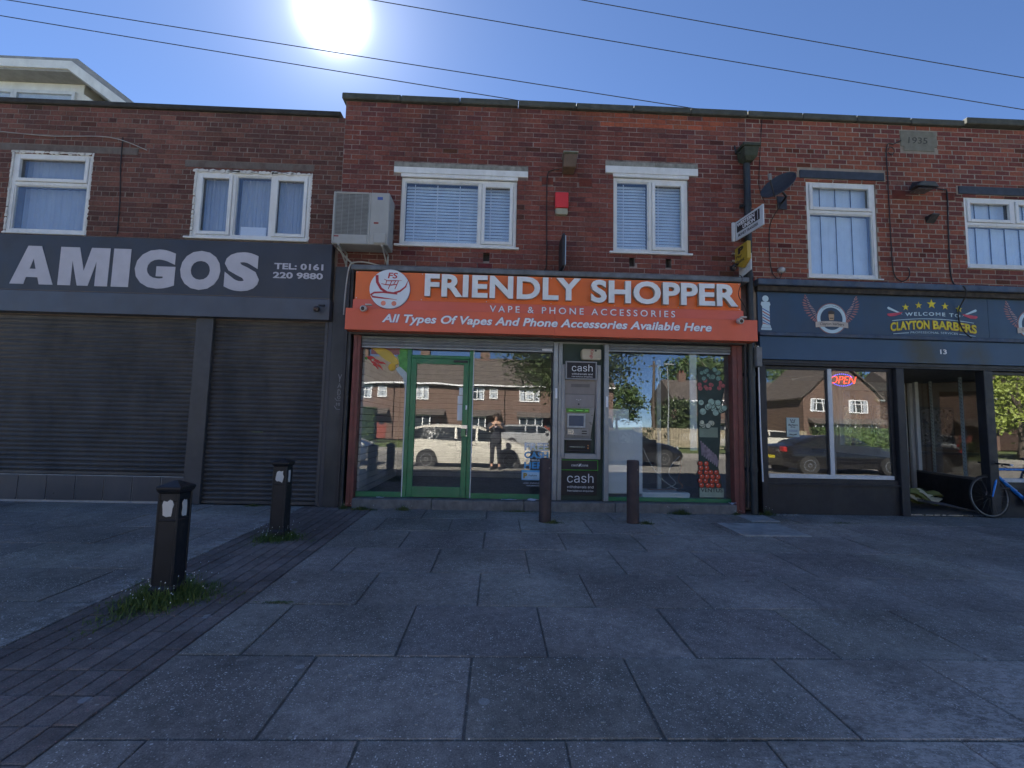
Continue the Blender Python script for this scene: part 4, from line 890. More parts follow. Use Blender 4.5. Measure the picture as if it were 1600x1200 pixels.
PINK = mat('rose_feather_print', (0.40, 0.17, 0.15), 0.5, bmp=0); CREAM = mat('cream_print', (0.52, 0.45, 0.38), 0.5, bmp=0); SKINP = mat('tan_print', (0.50, 0.34, 0.20), 0.5, bmp=0)
def crest(cx):
    cz = 3.385; root = None
    ring = MB(); n = 40
    for r0, r1, mi in ((0.245, 0.255, 1), (0.185, 0.240, 0)):
        for k in range(n):
            a0, a1 = 2 * math.pi * k / n, 2 * math.pi * (k + 1) / n
            ring.prism([(cx + r0 * math.cos(a0), cz + r0 * math.sin(a0)), (cx + r1 * math.cos(a0), cz + r1 * math.sin(a0)), (cx + r1 * math.cos(a1), cz + r1 * math.sin(a1)), (cx + r0 * math.cos(a1), cz + r0 * math.sin(a1))], yb - 0.002, yb, mi)
    root = ring.build('crest', [bw, PINK], sg)
    PK = [PINK, mat('pale_rose_feather_print', (0.55, 0.33, 0.30), 0.5, bmp=0)]
    for s_ in (-1, 1):
        b = MB(); b2 = MB()
        Oc = [(-.245, -.075), (-.33, -.035), (-.446, .105), (-.485, .245), (-.435, .39)]; Ic = [(-.235, .0), (-.245, .07), (-.27, .14), (-.335, .215), (-.40, .345)]
        def cv(C, t):
            f = t * (len(C) - 1); i0 = min(int(f), len(C) - 2); u = f - i0; return (C[i0][0] * (1 - u) + C[i0 + 1][0] * u, C[i0][1] * (1 - u) + C[i0 + 1][1] * u)
        nf = 13
        for i in range(nf):
            t0 = i / (nf - 1) * 0.97; o0, i0_ = cv(Oc, min(1, t0 + 0.05)), cv(Ic, t0); m0 = ((o0[0] + i0_[0]) / 2, (o0[1] + i0_[1]) / 2)
            for (pa, pb, bb, w) in ((m0, o0, b, 0.024), (i0_, (m0[0] * 0.85 + i0_[0] * 0.15, m0[1] * 0.85 + i0_[1] * 0.15), b2, 0.014)):
                dx, dz = pb[0] - pa[0], pb[1] - pa[1]; l = math.hypot(dx, dz) + 1e-6; nx, nz = -dz / l * w / 2, dx / l * w / 2
                P6 = [(0, .6), (.5, 1), (.85, .6), (1.0, 0), (.8, -.5), (.4, -.7), (0, -.5)]
                bb.prism([(cx - s_ * (pa[0] + dx * u + nx * v), cz + pa[1] + dz * u + nz * v) for u, v in P6], yb - 0.0018 - 0.0002 * (i % 2), yb)
        b.build('wing', PK[0], root); b2.build('wing', PK[1], root)
    MB().prism([(cx - 0.035, 3.36), (cx + 0.035, 3.36), (cx + 0.045, 3.42), (cx + 0.04, 3.50), (cx - 0.04, 3.50), (cx - 0.045, 3.42)], yb - 0.003, yb).build('face_print', SKINP, root)
    MB().prism([(cx - 0.05, 3.46), (cx + 0.05, 3.46), (cx + 0.055, 3.50), (cx, 3.525), (cx - 0.055, 3.50)], yb - 0.0045, yb - 0.003).prism([(cx - 0.03, 3.385), (cx + 0.03, 3.385), (cx + 0.03, 3.40), (cx - 0.03, 3.40)], yb - 0.0045, yb - 0.003).build('hair_print', mat('dark_brown_print', (0.06, 0.04, 0.03), 0.6, bmp=0), root)
    bn = MB(); k = 10
    for i in range(k):
        a, c_ = -0.27 + 0.54 * i / k, -0.27 + 0.54 * (i + 1) / k; f_ = lambda q: 0.018 * (1 - (q / 0.27) ** 2)
        bn.prism([(cx + a, 3.235 + f_(a)), (cx + c_, 3.235 + f_(c_)), (cx + c_, 3.325 + f_(c_)), (cx + a, 3.325 + f_(a))], yb - 0.007, yb - 0.0046)
    bn.build('banner', CREAM, root)
    wf = lambda X, Z: (X, Z + 0.018 * (1 - ((X - cx) / 0.27) ** 2))
    text('Clayton barbers', cx - 0.20, cx + 0.20, 3.25, 3.305, yb - 0.0072, PRINTK, root, depth=0.0015, warp=wf)
    text('Clayton barbers', cx - 0.15, cx + 0.15, 3.585, 3.610, yb - 0.0022, PRINTK, root, depth=0.0015, warp=lambda X, Z: (X, Z - 0.045 * ((X - cx) / 0.15) ** 2))
crest(5.405); crest(8.80)
def star(cx, cz, r):
    MB().prism([(cx + (r if k % 2 == 0 else r * 0.4) * math.sin(math.pi * k / 5), cz + (r if k % 2 == 0 else r * 0.4) * math.cos(math.pi * k / 5)) for k in range(10)], yb - 0.003, yb).build('star', YEL, sg)
for (x, z, r) in ((6.657, 3.615, 0.062), (6.879, 3.652, 0.06), (7.099, 3.680, 0.082), (7.326, 3.650, 0.062), (7.560, 3.610, 0.06)): star(x, z, r)
for s_, cx in ((1, 6.345), (-1, 7.861)):
    X = lambda d: cx + s_ * d
    rz = MB().prism([(X(0.0), 3.60), (X(0.02), 3.615), (X(0.20), 3.53), (X(0.26), 3.49), (X(0.18), 3.515), (X(0.01), 3.575)][::s_], yb - 0.003, yb).build('razor_blade_print', bw, sg)
    MB().prism([(X(0.0), 3.50), (X(0.06), 3.505), (X(0.20), 3.525), (X(0.255), 3.53), (X(0.22), 3.495), (X(0.12), 3.46), (X(0.03), 3.455), (X(-0.005), 3.475)][::s_], yb - 0.0042, yb - 0.0008).build('razor_handle_print', mat('rose_red_print', (0.55, 0.06, 0.10), 0.5, bmp=0), rz)
ax = 7.105
arcw = lambda k: (lambda X, Z: (X, Z - k * ((X - ax) / 0.73) ** 2))
text('WELCOME TO', 6.645, 7.572, 3.485, 3.545, yb, bw, sg, depth=0.003, bold=0.02, space=1.3, warp=arcw(0.05))
for bo, mt_, yy, e in ((0.05, mat('orange_outline_print', (0.55, 0.20, 0.04), 0.5, bmp=0), yb, 0.004), (0.028, YEL, yb - 0.0035, 0.0)):
    text('CLAYTON', 6.385 - e, 7.04 + e, 3.262 - e, 3.405 + e, yy, mt_, sg, depth=0.003, bold=bo, warp=arcw(0.06)); text('BARBERS', 7.10 - e, 7.835 + e, 3.262 - e, 3.405 + e, yy, mt_, sg, depth=0.003, bold=bo, warp=arcw(0.06))
text('PROFESSIONAL SERVICES', 6.719, 7.516, 3.188, 3.222, yb, bw, sg, depth=0.002, space=1.1, warp=arcw(0.03))
for p0, p1, z_, k_ in ((6.42, 7.80, 3.432, 0.055), (6.43, 6.69, 3.205, 0.045), (7.54, 7.81, 3.205, 0.045)):
    w_ = arcw(k_); MB().stroke([w_(p0 + (p1 - p0) * i / 12, z_) for i in range(13)], 0.009, yb).build('curved_line_print', bw, sg)
nb = tag(text('13', 7.166, 7.275, 2.847, 2.925, -0.0705, PRINTW, None, depth=0.004, bold=0.02, name='house_number'), 'white number 13 on the navy band above the barber doorway', 'number')
# --- projecting signs above the drainpipe (their faces look left)
def side_M(x): return Matrix(((0, 1, 0, x), (1, 0, 0, 0), (0, 0, 1, 0), (0, 0, 0, 1)))
def side_text(s, y_wall, y_out, z0, z1, x, mt, par, depth=0.002, bold=0.0, tilt=0.0, name='lettering'):
    # reads from the wall end outwards, seen from the left
    M = Matrix(((0, 1, 0, x), (-1, 0, 0, 0), (0, 0, 1, 0), (0, 0, 0, 1)))
    return text(s, -y_wall, -y_out, z0, z1, 0, mt, par, depth=depth, bold=bold, M=M, warp=lambda X, Z: (X, Z - tilt * X), name=name)
sg = thing('projecting_sign', (3.86, 0, 4.63), 'white projecting sign reading WESTERN UNION MONEY TRANSFER beside the satellite dish', 'sign')
T = 0.085
def sbox(name, mt, par, x0, x1, y0, y1, z0, z1, tilt=T, **k):
    b = MB().box(x0, x1, y0, y1, z0, z1); b.v = [(x, y, z + tilt * y) for x, y, z in b.v]; return b.build(name, mt, par, **k)
sbox('panel', mat('white_sign_face', (0.62, 0.65, 0.68), 0.4, var=0.04, bmp=0), sg, 3.845, 3.865, -0.83, -0.04, 4.635, 4.952, bevel=0.004)
sbox('wall_bracket', WHITE, sg, 3.80, 3.844, -0.04, 0.005, 4.635, 4.952, bevel=0.004)
sbox('black_field', PRINTK, sg, 3.8425, 3.8448, -0.745, -0.09, 4.755, 4.915); 
sbox('slash_bar', PRINTW, sg, 3.8405, 3.8423, -0.70, -0.69, 4.77, 4.905)
side_text('WESTERN', -0.10, -0.61, 4.842, 4.905, 3.8425, PRINTW, sg, bold=0.03, tilt=T); side_text('UNION', -0.27, -0.62, 4.765, 4.83, 3.8425, PRINTW, sg, bold=0.03, tilt=T)
side_text('MONEY TRANSFER', -0.13, -0.70, 4.675, 4.72, 3.8448, PRINTK, sg, bold=0.01, tilt=T)
sg = thing('projecting_sign', (3.86, 0, 4.03), 'yellow pointed projecting sign reading Pay Point over a plain white plate', 'sign')
def sprism(name, mt, par, poly, x0, x1, **k):      # poly in (y, z)
    n = len(poly); b = MB(); vs = [(x0, y, z) for y, z in poly] + [(x1, y, z) for y, z in poly]
    b.add(vs, [tuple(range(n)), tuple(reversed(range(n, 2 * n)))] + [(i, i + n, (i + 1) % n + n, (i + 1) % n) for i in range(n)]); return b.build(name, mt, par, **k)
sprism('yellow_board', mat('pay_yellow', (0.45, 0.30, 0.035), 0.45, var=0.08, bmp=0), sg, [(-0.04, 4.49), (-0.04, 4.21), (-0.24, 4.115), (-0.42, 4.21), (-0.42, 4.49)], 3.825, 3.885, bevel=0.006)
sprism('white_plate', WHITE, sg, [(-0.04, 4.30), (-0.04, 3.99), (-0.40, 4.04), (-0.40, 4.30)], 3.89, 3.902)
side_text('Pay', -0.09, -0.26, 4.285, 4.345, 3.8245, PRINTK, sg, bold=0.01); side_text('Point', -0.09, -0.33, 4.21, 4.27, 3.8245, PRINTK, sg, bold=0.01)
side_text('P', -0.15, -0.31, 4.36, 4.46, 3.8245, PRINTK, sg, bold=0.05)
for z_ in (4.40, 4.28): bx('wall_bracket', CHROME, sg, 3.78, 3.83, -0.05, 0.005, z_, z_ + 0.03)
sg = thing('projecting_sign', (1.0, 0, 4.0), 'small black edged blade sign above the letters Y and S, seen edge on', 'sign')
bx('blade', mat('pale_blue_sign_face', (0.35, 0.45, 0.55), 0.5, bmp=0), sg, 0.985, 1.0, -0.42, -0.03, 4.01, 4.47, bevel=0.003); bx('edge_frame', BLACK, sg, 0.945, 0.984, -0.425, 0.006, 3.99, 4.50, bevel=0.004)

# ================================================================== things on the walls
# downpipe
PIPE = mat('black_cast_iron', (0.022, 0.026, 0.030), 0.5, 0.1, var=0.3, dirt=0.6, dirt_col=(0.07, 0.08, 0.07), chips=((0.25, 0.25, 0.25), 0.76))
dp = thing('drainpipe', (4.02, -0.1, 0.25), 'black cast iron drainpipe with a mossy hopper head between shop and barber', 'drainpipe')
MB().tube([(4.03, -0.09, 5.94), (4.03, -0.09, 0.26)], 0.052, 14).build('pipe', PIPE, dp, smooth=True)
b = MB(); hp = mat('mossy_iron', (0.04, 0.045, 0.035), 0.8, var=0.4, scale=9, dirt=0.6, dirt_col=(0.05, 0.07, 0.03))
for z0, z1, a0, a1 in ((5.94, 6.00, 0.06, 0.105), (6.00, 6.15, 0.105, 0.125), (6.15, 6.20, 0.145, 0.145)):
    v = [(4.03 + sx * w, -0.13 + sy * w, z) for z, w in ((z0, a0), (z1, a1)) for sx, sy in ((-1, -1), (1, -1), (1, 1), (-1, 1))]
    b.add(v, [(3, 2, 1, 0), (4, 5, 6, 7), (0, 1, 5, 4), (1, 2, 6, 5), (2, 3, 7, 6), (3, 0, 4, 7)])
b.build('hopper', hp, dp, bevel=0.004)
for z in (5.2, 4.0, 2.4, 0.9): MB().tube([(4.03, -0.09, z), (4.03, -0.09, z + 0.07)], 0.062, 14).build('collar', PIPE, dp); bx('pipe_bracket', PIPE, dp, 3.94, 4.12, -0.05, 0.005, z + 0.01, z + 0.06)
MB().tube([(3.945, -0.15, 6.12), (3.90, -0.12, 6.10), (3.88, -0.03, 6.16), (3.88, 0.0, 6.30)], 0.012).build('overflow_wire', PIPE, dp)
tag(MB().tube([(4.165, -0.06, 2.9), (4.17, -0.06, 1.6), (4.19, -0.06, 0.75)], 0.012).build('conduit', PRINTW), 'thin white conduit running down beside the black drainpipe', 'conduit')
tag(MB().tube([(3.945, -0.07, 2.9), (3.95, -0.07, 0.35)], 0.022).build('waste_pipe', BLACK), 'slim black pipe between red post and drainpipe', 'pipe')
tag(MB().box(4.06, 4.15, -0.20, -0.05, 2.55, 2.86).build('junction_box', mat('grey_box', (0.2, 0.2, 0.2), 0.6), bevel=0.006), 'small grey junction box below the end of the coral sign', 'box')
# satellite dish
dd = thing('satellite_dish', (4.62, -0.05, 5.40), 'dark grey satellite dish tilted upwards right of the drainpipe', 'satellite dish')
n_ = Vector((-0.62, -0.45, 0.55)).normalized(); yv_ = (Vector((0, 0, 1)) - n_ * n_.z).normalized(); xv_ = yv_.cross(n_)
Md = Matrix.Translation((4.40, -0.36, 5.40)) @ Matrix((xv_, yv_, n_)).transposed().to_4x4()
DG = mat('dark_grey_mesh_metal', (0.055, 0.06, 0.068), 0.55, 0.2, var=0.12)
prof = [(0.0001, 0.0), (0.10, 0.006), (0.2, 0.024), (0.28, 0.048), (0.30, 0.058), (0.303, 0.05), (0.28, 0.036), (0.2, 0.012), (0.10, -0.006), (0.0001, -0.012)]
MB().lathe(prof, 40, Md @ Matrix.Diagonal((0.86, 1.0, 1, 1))).build('reflector', DG, dd, smooth=True)
MB().tube([Md @ Vector((0, -0.28, 0.02)), Md @ Vector((0, -0.17, 0.30))], 0.011).build('feed_arm', BLACK, dd)
MB().tube([Md @ Vector((0, -0.18, 0.27)), Md @ Vector((0, -0.12, 0.34))], 0.028, 12).build('receiver', mat('dull_grey_plastic', (0.2, 0.2, 0.2), 0.5), dd, smooth=True)
MB().tube([Md @ Vector((0, 0, -0.01)), (4.60, -0.22, 5.33), (4.66, -0.0, 5.33)], 0.018).build('mount', BLACK, dd); bx('wall_plate', BLACK, dd, 4.58, 4.74, -0.012, 0.002, 5.22, 5.44)
def mktube(name, pts, r, mt, label, cat, group=None, parent=None, n=6):
    # smooth the polyline a little
    P = [Vector(p) for p in pts]; Q = []
    for i in range(len(P) - 1):
        p0, p1, p2, p3 = P[max(i - 1, 0)], P[i], P[i + 1], P[min(i + 2, len(P) - 1)]
        for k in range(5):
            t = k / 5; Q.append(0.5 * ((2 * p1) + (p2 - p0) * t + (2 * p0 - 5 * p1 + 4 * p2 - p3) * t * t + (3 * p1 - p0 - 3 * p2 + p3) * t ** 3))
    Q.append(P[-1]); o = MB().tube(Q, r, n).build(name, mt, parent, smooth=True); return tag(o, label, cat, group)
cab = 'cables fixed to the brick walls'
mktube('wall_cable', [(4.52, -0.2, 5.2), (4.44, -0.03, 4.95), (4.42, -0.02, 4.5), (4.45, -0.02, 4.15), (4.55, -0.03, 4.02), (4.60, -0.04, 4.12), (4.585, -0.03, 4.20)], 0.007, CABLE, 'black cable hanging down the bricks from the satellite dish', 'cable', cab)
mktube('wall_cable', [(4.36, -0.01, 6.8), (4.31, -0.01, 6.2), (4.28, -0.01, 5.6), (4.35, -0.05, 5.3)], 0.005, CABLE, 'thin cable from the coping down to the satellite dish', 'cable', cab)
mktube('wall_cable', [(6.76, -0.01, 6.52), (6.62, -0.02, 6.44), (6.49, -0.02, 6.38), (6.485, -0.02, 5.75), (6.484, -0.02, 4.87), (6.50, -0.02, 4.22), (6.60, -0.03, 4.06), (6.70, -0.04, 4.08), (6.765, -0.03, 4.18), (6.76, -0.02, 4.28)], 0.008, CABLE, 'black cable looping down the bricks right of the tall barber window', 'cable', cab)
mktube('wall_cable', [(6.50, -0.03, 6.30 + 0.0), (6.53, -0.03, 6.37), (6.59, -0.03, 6.36), (6.61, -0.03, 6.29), (6.56, -0.03, 6.24), (6.50, -0.03, 6.28)], 0.006, CABLE, 'small coil of black cable below the date stone', 'cable', cab)
mktube('wall_cable', [(7.22, -0.1, 5.64), (7.42, -0.03, 5.66), (7.50, -0.02, 5.60), (7.48, -0.02, 4.9), (7.49, -0.02, 4.10), (7.53, -0.17, 3.95), (7.55, -0.17, 3.80), (7.54, -0.06, 3.6), (7.53, -0.06, 3.4), (7.60, -0.07, 3.22), (7.66, -0.12, 3.12)], 0.010, CABLE, 'black cable from the floodlight down across the navy sign', 'cable', cab)
mktube('wall_cable', [(0.93, -0.03, 5.745), (0.80, -0.015, 5.73), (0.735, -0.015, 5.62), (0.735, -0.015, 5.0), (0.745, -0.015, 4.2), (0.70, -0.02, 4.03), (0.58, -0.03, 4.0), (0.0, -0.03, 4.0), (-1.6, -0.03, 4.03)], 0.008, CABLE, 'black cable clipped down the wall left of the red alarm box', 'cable', cab)
mktube('wall_cable', [(-6.1, -0.012, 6.0), (-6.09, -0.012, 5.5), (-6.05, -0.012, 4.95), (-6.04, -0.012, 4.4)], 0.007, CABLE, 'black cable down the takeaway wall between its two windows', 'cable', cab)
mktube('wall_cable', [(-8.1, -0.02, 6.02), (-7.2, -0.02, 5.97), (-6.3, -0.02, 5.99), (-5.7, -0.02, 5.80)], 0.007, mat('grey_cable', (0.3, 0.3, 0.3), 0.6, bmp=0), 'sagging pale cable above the far left takeaway window', 'cable', cab)
mktube('wall_cable', [(3.65, -0.10, 3.96), (3.75, -0.28, 3.98), (3.80, -0.30, 3.9), (3.72, -0.33, 3.65), (3.84, -0.30, 3.45), (3.88, -0.25, 3.3)], 0.006, CABLE, 'black cable drooping over the last letter R of the orange sign', 'cable', cab)
# red alarm box, cream base
al = thing('alarm_box', (0.97, 0, 4.97), 'red burglar alarm box with cream foot between the two shop windows', 'alarm box')
b = MB(); b.prism([(0.865, 5.08), (1.08, 5.08), (1.08, 5.34), (0.865, 5.34)], -0.075, 0.004); b.build('red_cover', mat('red_plastic', (0.62, 0.035, 0.035), 0.4, var=0.08, bmp=0), al, bevel=0.008)
b = MB(); b.prism([(0.875, 5.075), (1.07, 5.075), (1.075, 4.99), (1.05, 4.97), (0.90, 4.97), (0.87, 4.99)], -0.06, 0.004); b.build('cream_foot', mat('dirty_cream_plastic', (0.35, 0.33, 0.24), 0.5, dirt=0.4), al, bevel=0.006)
al = thing('alarm_box', (1.47, -0.02, 2.60), 'beige alarm box marked KINGS above the cash machine', 'alarm box')
b = MB(); b.prism([(1.345, 2.60), (1.625, 2.60), (1.635, 2.62), (1.635, 2.775), (1.345, 2.775), (1.325, 2.755), (1.325, 2.62)], -0.06, 0.074); b.build('cover', mat('beige_plastic', (0.52, 0.46, 0.33), 0.45, var=0.06, bmp=0), al, bevel=0.012)
Mk = Matrix.Translation((1.475, -0.0605, 2.69)) @ Matrix.Rotation(R(90), 4, 'Y')
text('Kings', -0.075, 0.07, -0.028, 0.035, 0, PRINTR, al, depth=0.002, bold=0.01, M=Mk); bx('emblem', PRINTK, al, 1.53, 1.56, -0.0625, -0.0605, 2.735, 2.762)
# floodlights
fl = thing('floodlight', (1.08, 0, 5.8), 'small tan weathered floodlight under the coping above the red alarm box', 'floodlight')
b = MB(); b.add([(0.965, -0.20, 5.70), (1.175, -0.20, 5.70), (1.165, -0.03, 5.66), (0.975, -0.03, 5.66), (0.975, -0.24, 5.90), (1.20, -0.24, 5.90), (1.185, -0.02, 5.92), (0.98, -0.02, 5.92)], [(3, 2, 1, 0), (4, 5, 6, 7), (0, 1, 5, 4), (1, 2, 6, 5), (2, 3, 7, 6), (3, 0, 4, 7)])
b.build('housing', mat('tan_weathered_metal', (0.14, 0.09, 0.06), 0.7, dirt=0.5), fl, bevel=0.01); bx('hood', mat('pale_green_edge', (0.25, 0.28, 0.24), 0.6), fl, 0.965, 1.205, -0.255, -0.01, 5.921, 5.936); bx('stem', BLACK, fl, 1.05, 1.09, -0.03, 0.004, 5.74, 5.80)
fl = thing('floodlight', (6.95, 0, 5.62), 'dark grey floodlight on the bricks between the two barber windows', 'floodlight')
b = MB(); b.add([(6.66, -0.34, 5.545), (7.06, -0.34, 5.53), (7.14, -0.06, 5.60), (6.80, -0.06, 5.60), (6.76, -0.36, 5.61), (6.98, -0.36, 5.61), (7.08, -0.10, 5.72), (6.82, -0.10, 5.73)], [(3, 2, 1, 0), (4, 5, 6, 7), (0, 1, 5, 4), (1, 2, 6, 5), (2, 3, 7, 6), (3, 0, 4, 7)])
b.build('housing', mat('slate_metal', (0.03, 0.04, 0.055), 0.5), fl, bevel=0.012); bx('stem', BLACK, fl, 6.98, 7.06, -0.08, 0.004, 5.60, 5.66); bx('glass', mat('dull_lamp_glass', (0.12, 0.12, 0.12), 0.2), fl, 6.74, 7.0, -0.30, -0.12, 5.520, 5.526)
fl = thing('wall_bracket', (7.19, 0, 5.1), 'small dark metal bracket jutting from bricks beside the right barber window', 'bracket')
b = MB(); b.add([(7.10, -0.14, 5.17), (7.27, -0.10, 5.19), (7.26, 0.004, 5.07), (7.12, 0.004, 5.07), (7.12, -0.14, 5.19), (7.27, -0.10, 5.205), (7.27, 0.004, 5.18), (7.11, 0.004, 5.18)], [(3, 2, 1, 0), (4, 5, 6, 7), (0, 1, 5, 4), (1, 2, 6, 5), (2, 3, 7, 6), (3, 0, 4, 7)]); b.build('plate', BLACK, fl)
# air conditioner
acu = thing('air_conditioner', (-2.1, 0, 4.12), 'large white air conditioning unit on brackets left of the venetian blind window', 'air conditioner')
AW = mat('weathered_white_casing', (0.36, 0.37, 0.36), 0.45, var=0.06, dirt=0.35, dirt_col=(0.3, 0.28, 0.25))
b = frame_ring(MB(), -2.565, -2.00, 4.225, 5.045, 0.03, -0.40, -0.38, wb=0.15); b.box(-1.999, -1.72, -0.40, -0.381, 4.225, 5.045); b.box(-2.565, -1.72, -0.379, -0.06, 4.225, 5.045)
b.build('casing', AW, acu, bevel=0.008)
gr = bx('grille_recess', mat('grey_fan_grille', (0.13, 0.14, 0.15), 0.6), acu, -2.535, -2.03, -0.386, -0.3795, 4.375, 5.015)
b = MB()
for i in range(30): b.box(-2.53, -2.035, -0.396, -0.390, 4.385 + i * 0.0208, 4.391 + i * 0.0208)
for i in range(6): b.box(-2.53 + i * 0.098, -2.524 + i * 0.098, -0.393, -0.387, 4.38, 5.01)
o = b.build('grille_wire', mat('grey_wire', (0.28, 0.3, 0.31), 0.5), gr); o['kind'] = 'stuff'
bx('service_cover', AW, acu, -1.93, -1.745, -0.425, -0.401, 4.24, 4.40, bevel=0.01); bx('badge', PRINTB, acu, -1.90, -1.82, -0.404, -0.4005, 4.93, 4.975); bx('rating_label', mat('maroon_print', (0.25, 0.05, 0.05), 0.6, bmp=0), acu, -1.94, -1.87, -0.404, -0.4005, 4.55, 4.575); bx('rating_label', MATS['maroon_print'], acu, -2.53, -2.46, -0.404, -0.4005, 4.33, 4.35)
for x in (-2.45, -1.80): MB().tube([(x, -0.42, 4.205), (x, -0.01, 4.205), (x, -0.01, 3.98)], 0.016, 6).build('bracket', AW, acu); MB().tube([(x, -0.38, 4.20), (x, -0.02, 4.02)], 0.012, 6).build('bracket_strut', AW, acu)
mktube('refrigerant_pipe', [(-2.50, -0.3, 4.20), (-2.42, -0.12, 4.10), (-2.32, -0.04, 4.02), (-2.3, -0.04, 3.99)], 0.014, AW, None, None, parent=acu)
mktube('wall_cable', [(-1.86, -0.02, 4.01), (-2.1, -0.05, 4.06), (-2.28, -0.07, 4.055), (-2.37, -0.09, 3.98), (-2.41, -0.09, 3.6), (-2.42, -0.09, 3.2)], 0.012, mat('pale_plastic_pipe', (0.4, 0.4, 0.4), 0.5, bmp=0), 'pale plastic pipe bending down the pier below the air conditioner', 'pipe')
# cctv cameras
def cctv(loc, label, dirx, dark=False):
    t = thing('security_camera', loc, label, 'security camera', 'small security cameras on the shopfronts')
    x, y, z = loc; W_ = mat('dark_camera_shell', (0.03, 0.03, 0.035), 0.4, bmp=0) if dark else mat('white_camera_shell', (0.5, 0.48, 0.45), 0.4, var=0.05, bmp=0)
    bx('arm', W_, t, x + 0.02 * dirx, x + 0.11 * dirx, y - 0.06, y - 0.0, z + 0.055, z + 0.075, bevel=0.003)
    Mc = Matrix.Translation((x, y - 0.05, z)) @ Matrix.Rotation(R(100), 4, 'X')
    MB().lathe([(0.036, -0.045), (0.046, -0.03), (0.048, 0.03), (0.040, 0.05), (0.030, 0.052)], 18, Mc).build('shell', W_, t, smooth=True)
    MB().lathe([(0.028, 0.0525), (0.022, 0.056), (0.001, 0.057)], 16, Mc).build('lens', mat('camera_lens', (0.03, 0.01, 0.012), 0.15, bmp=0), t, smooth=True)
cctv((-2.03, -0.34, 3.235), 'round white security camera on the left end of the coral sign', 1); cctv((3.70, -0.34, 3.215), 'round white security camera with red lens on right end of the coral sign', 1)
cctv((3.74, -0.10, 4.14), 'dark small security camera at the wall below the yellow projecting sign', 1, True)
t = thing('bulkhead_lamp', (4.60, 0, 4.16), 'small clear wall lamp at the end of the dish cable, unlit', 'wall lamp')
MB().lathe([(0.001, 0.09), (0.03, 0.085), (0.05, 0.06), (0.055, 0.03), (0.05, 0.0)], 16, Matrix.Translation((4.60, -0.0, 4.17)) @ Matrix.Rotation(R(90), 4, 'X')).build('bowl', mat('cloudy_glass', (0.45, 0.45, 0.45), 0.2, bmp=0), t, smooth=True)
cctv((-2.78, -0.20, 3.24), 'small dark security camera on the right end of the takeaway shutter box', 1, True)

# ================================================================== cash machine
atm = thing('cash_machine', (1.32, 0.05, 0.45), 'grey cash machine with black cash signs set in the dark green panel', 'cash machine')
AG = mat('atm_grey', (0.34, 0.35, 0.36), 0.4, 0.2, var=0.07, dirt=0.2); AG2 = mat('atm_taupe', (0.30, 0.28, 0.275), 0.45, 0.1, var=0.06, dirt=0.2)
frame_ring(MB(), 1.01, 1.645, 1.04, 2.53, 0.062, 0.0, 0.074, wb=0.085).box(1.012, 1.070, -0.012, 0.001, 1.06, 2.52).build('surround', AG, atm, bevel=0.008)
bx('inner_side', AG2, atm, 1.565, 1.583, 0.012, 0.074, 1.13, 2.465)
s1 = frame_ring(MB(), 1.072, 1.568, 2.285, 2.575, 0.02, -0.05, 0.0).build('header_sign', AG, atm, bevel=0.003); bx('header_face', PRINTK, s1, 1.093, 1.547, -0.045, -0.001, 2.306, 2.554)
text('cash', 1.17, 1.50, 2.415, 2.525, -0.0455, PRINTW, s1, depth=0.002, bold=-0.004, font=SANS); text('withdrawals and', 1.17, 1.50, 2.358, 2.388, -0.0455, PRINTW, s1, depth=0.002, font=SANS); text('free balance enquiries', 1.17, 1.50, 2.318, 2.342, -0.0455, PRINTW, s1, depth=0.002, font=SANS)
b = MB(); b.add([(1.073, 0.012, 2.284), (1.564, 0.012, 2.284), (1.564, 0.055, 2.06), (1.073, 0.055, 2.06)], [(3, 2, 1, 0)]); b.build('upper_panel', AG2, atm)
b = MB(); b.add([(1.17, 0.018, 2.22), (1.47, 0.018, 2.22), (1.47, 0.026, 2.17), (1.17, 0.026, 2.17)], [(3, 2, 1, 0)]); b.build('receipt_recess', mat('atm_shadow_grey', (0.17, 0.16, 0.16), 0.5), atm)
bx('middle_panel', AG2, atm, 1.073, 1.564, 0.045, 0.07, 1.85, 2.055, bevel=0.003); MB().disc(1.30, 1.90, 0.014, 0.045, n=12).build('lock', BLACK, atm)
for dx in (-0.03, 0, 0.03): MB().disc(1.30 + dx, 1.965 + abs(dx) * 0.3, 0.006, 0.0449, n=8).build('indicator', PRINTW, atm)
b = MB(); b.add([(1.073, 0.030, 1.848), (1.555, 0.030, 1.848), (1.50, 0.062, 1.40), (1.073, 0.062, 1.40), (1.073, 0.07, 1.338), (1.50, 0.07, 1.338)], [(3, 2, 1, 0), (4, 5, 2, 3)]); fa = b.build('fascia', mat('atm_steel', (0.26, 0.27, 0.28), 0.35, 0.3), atm)
bx('green_header', mat('lime_green_strip', (0.10, 0.26, 0.04), 0.4, bmp=0), fa, 1.10, 1.47, 0.018, 0.028, 1.765, 1.832, bevel=0.003); 
for a, b_ in ((1.14, 1.21), (1.25, 1.36), (1.40, 1.44)): bx('label_print', emit_mat('lime_print', (0.25, 0.9, 0.2), 0.06), fa, a, b_, 0.0165, 0.0178, 1.792, 1.806)
sc = frame_ring(MB(), 1.115, 1.405, 1.525, 1.745, 0.028, 0.012, 0.04).build('screen_bezel', mat('atm_light_steel', (0.40, 0.44, 0.47), 0.35, 0.2, bmp=0), atm, bevel=0.003); bx('screen', mat('blue_grey_screen', (0.05, 0.09, 0.15), 0.15, bmp=0), sc, 1.143, 1.377, 0.024, 0.034, 1.553, 1.717)
kp = bx('keypad_plate', MATS['atm_steel'], atm, 1.11, 1.46, 0.030, 0.05, 1.40, 1.515, bevel=0.004)
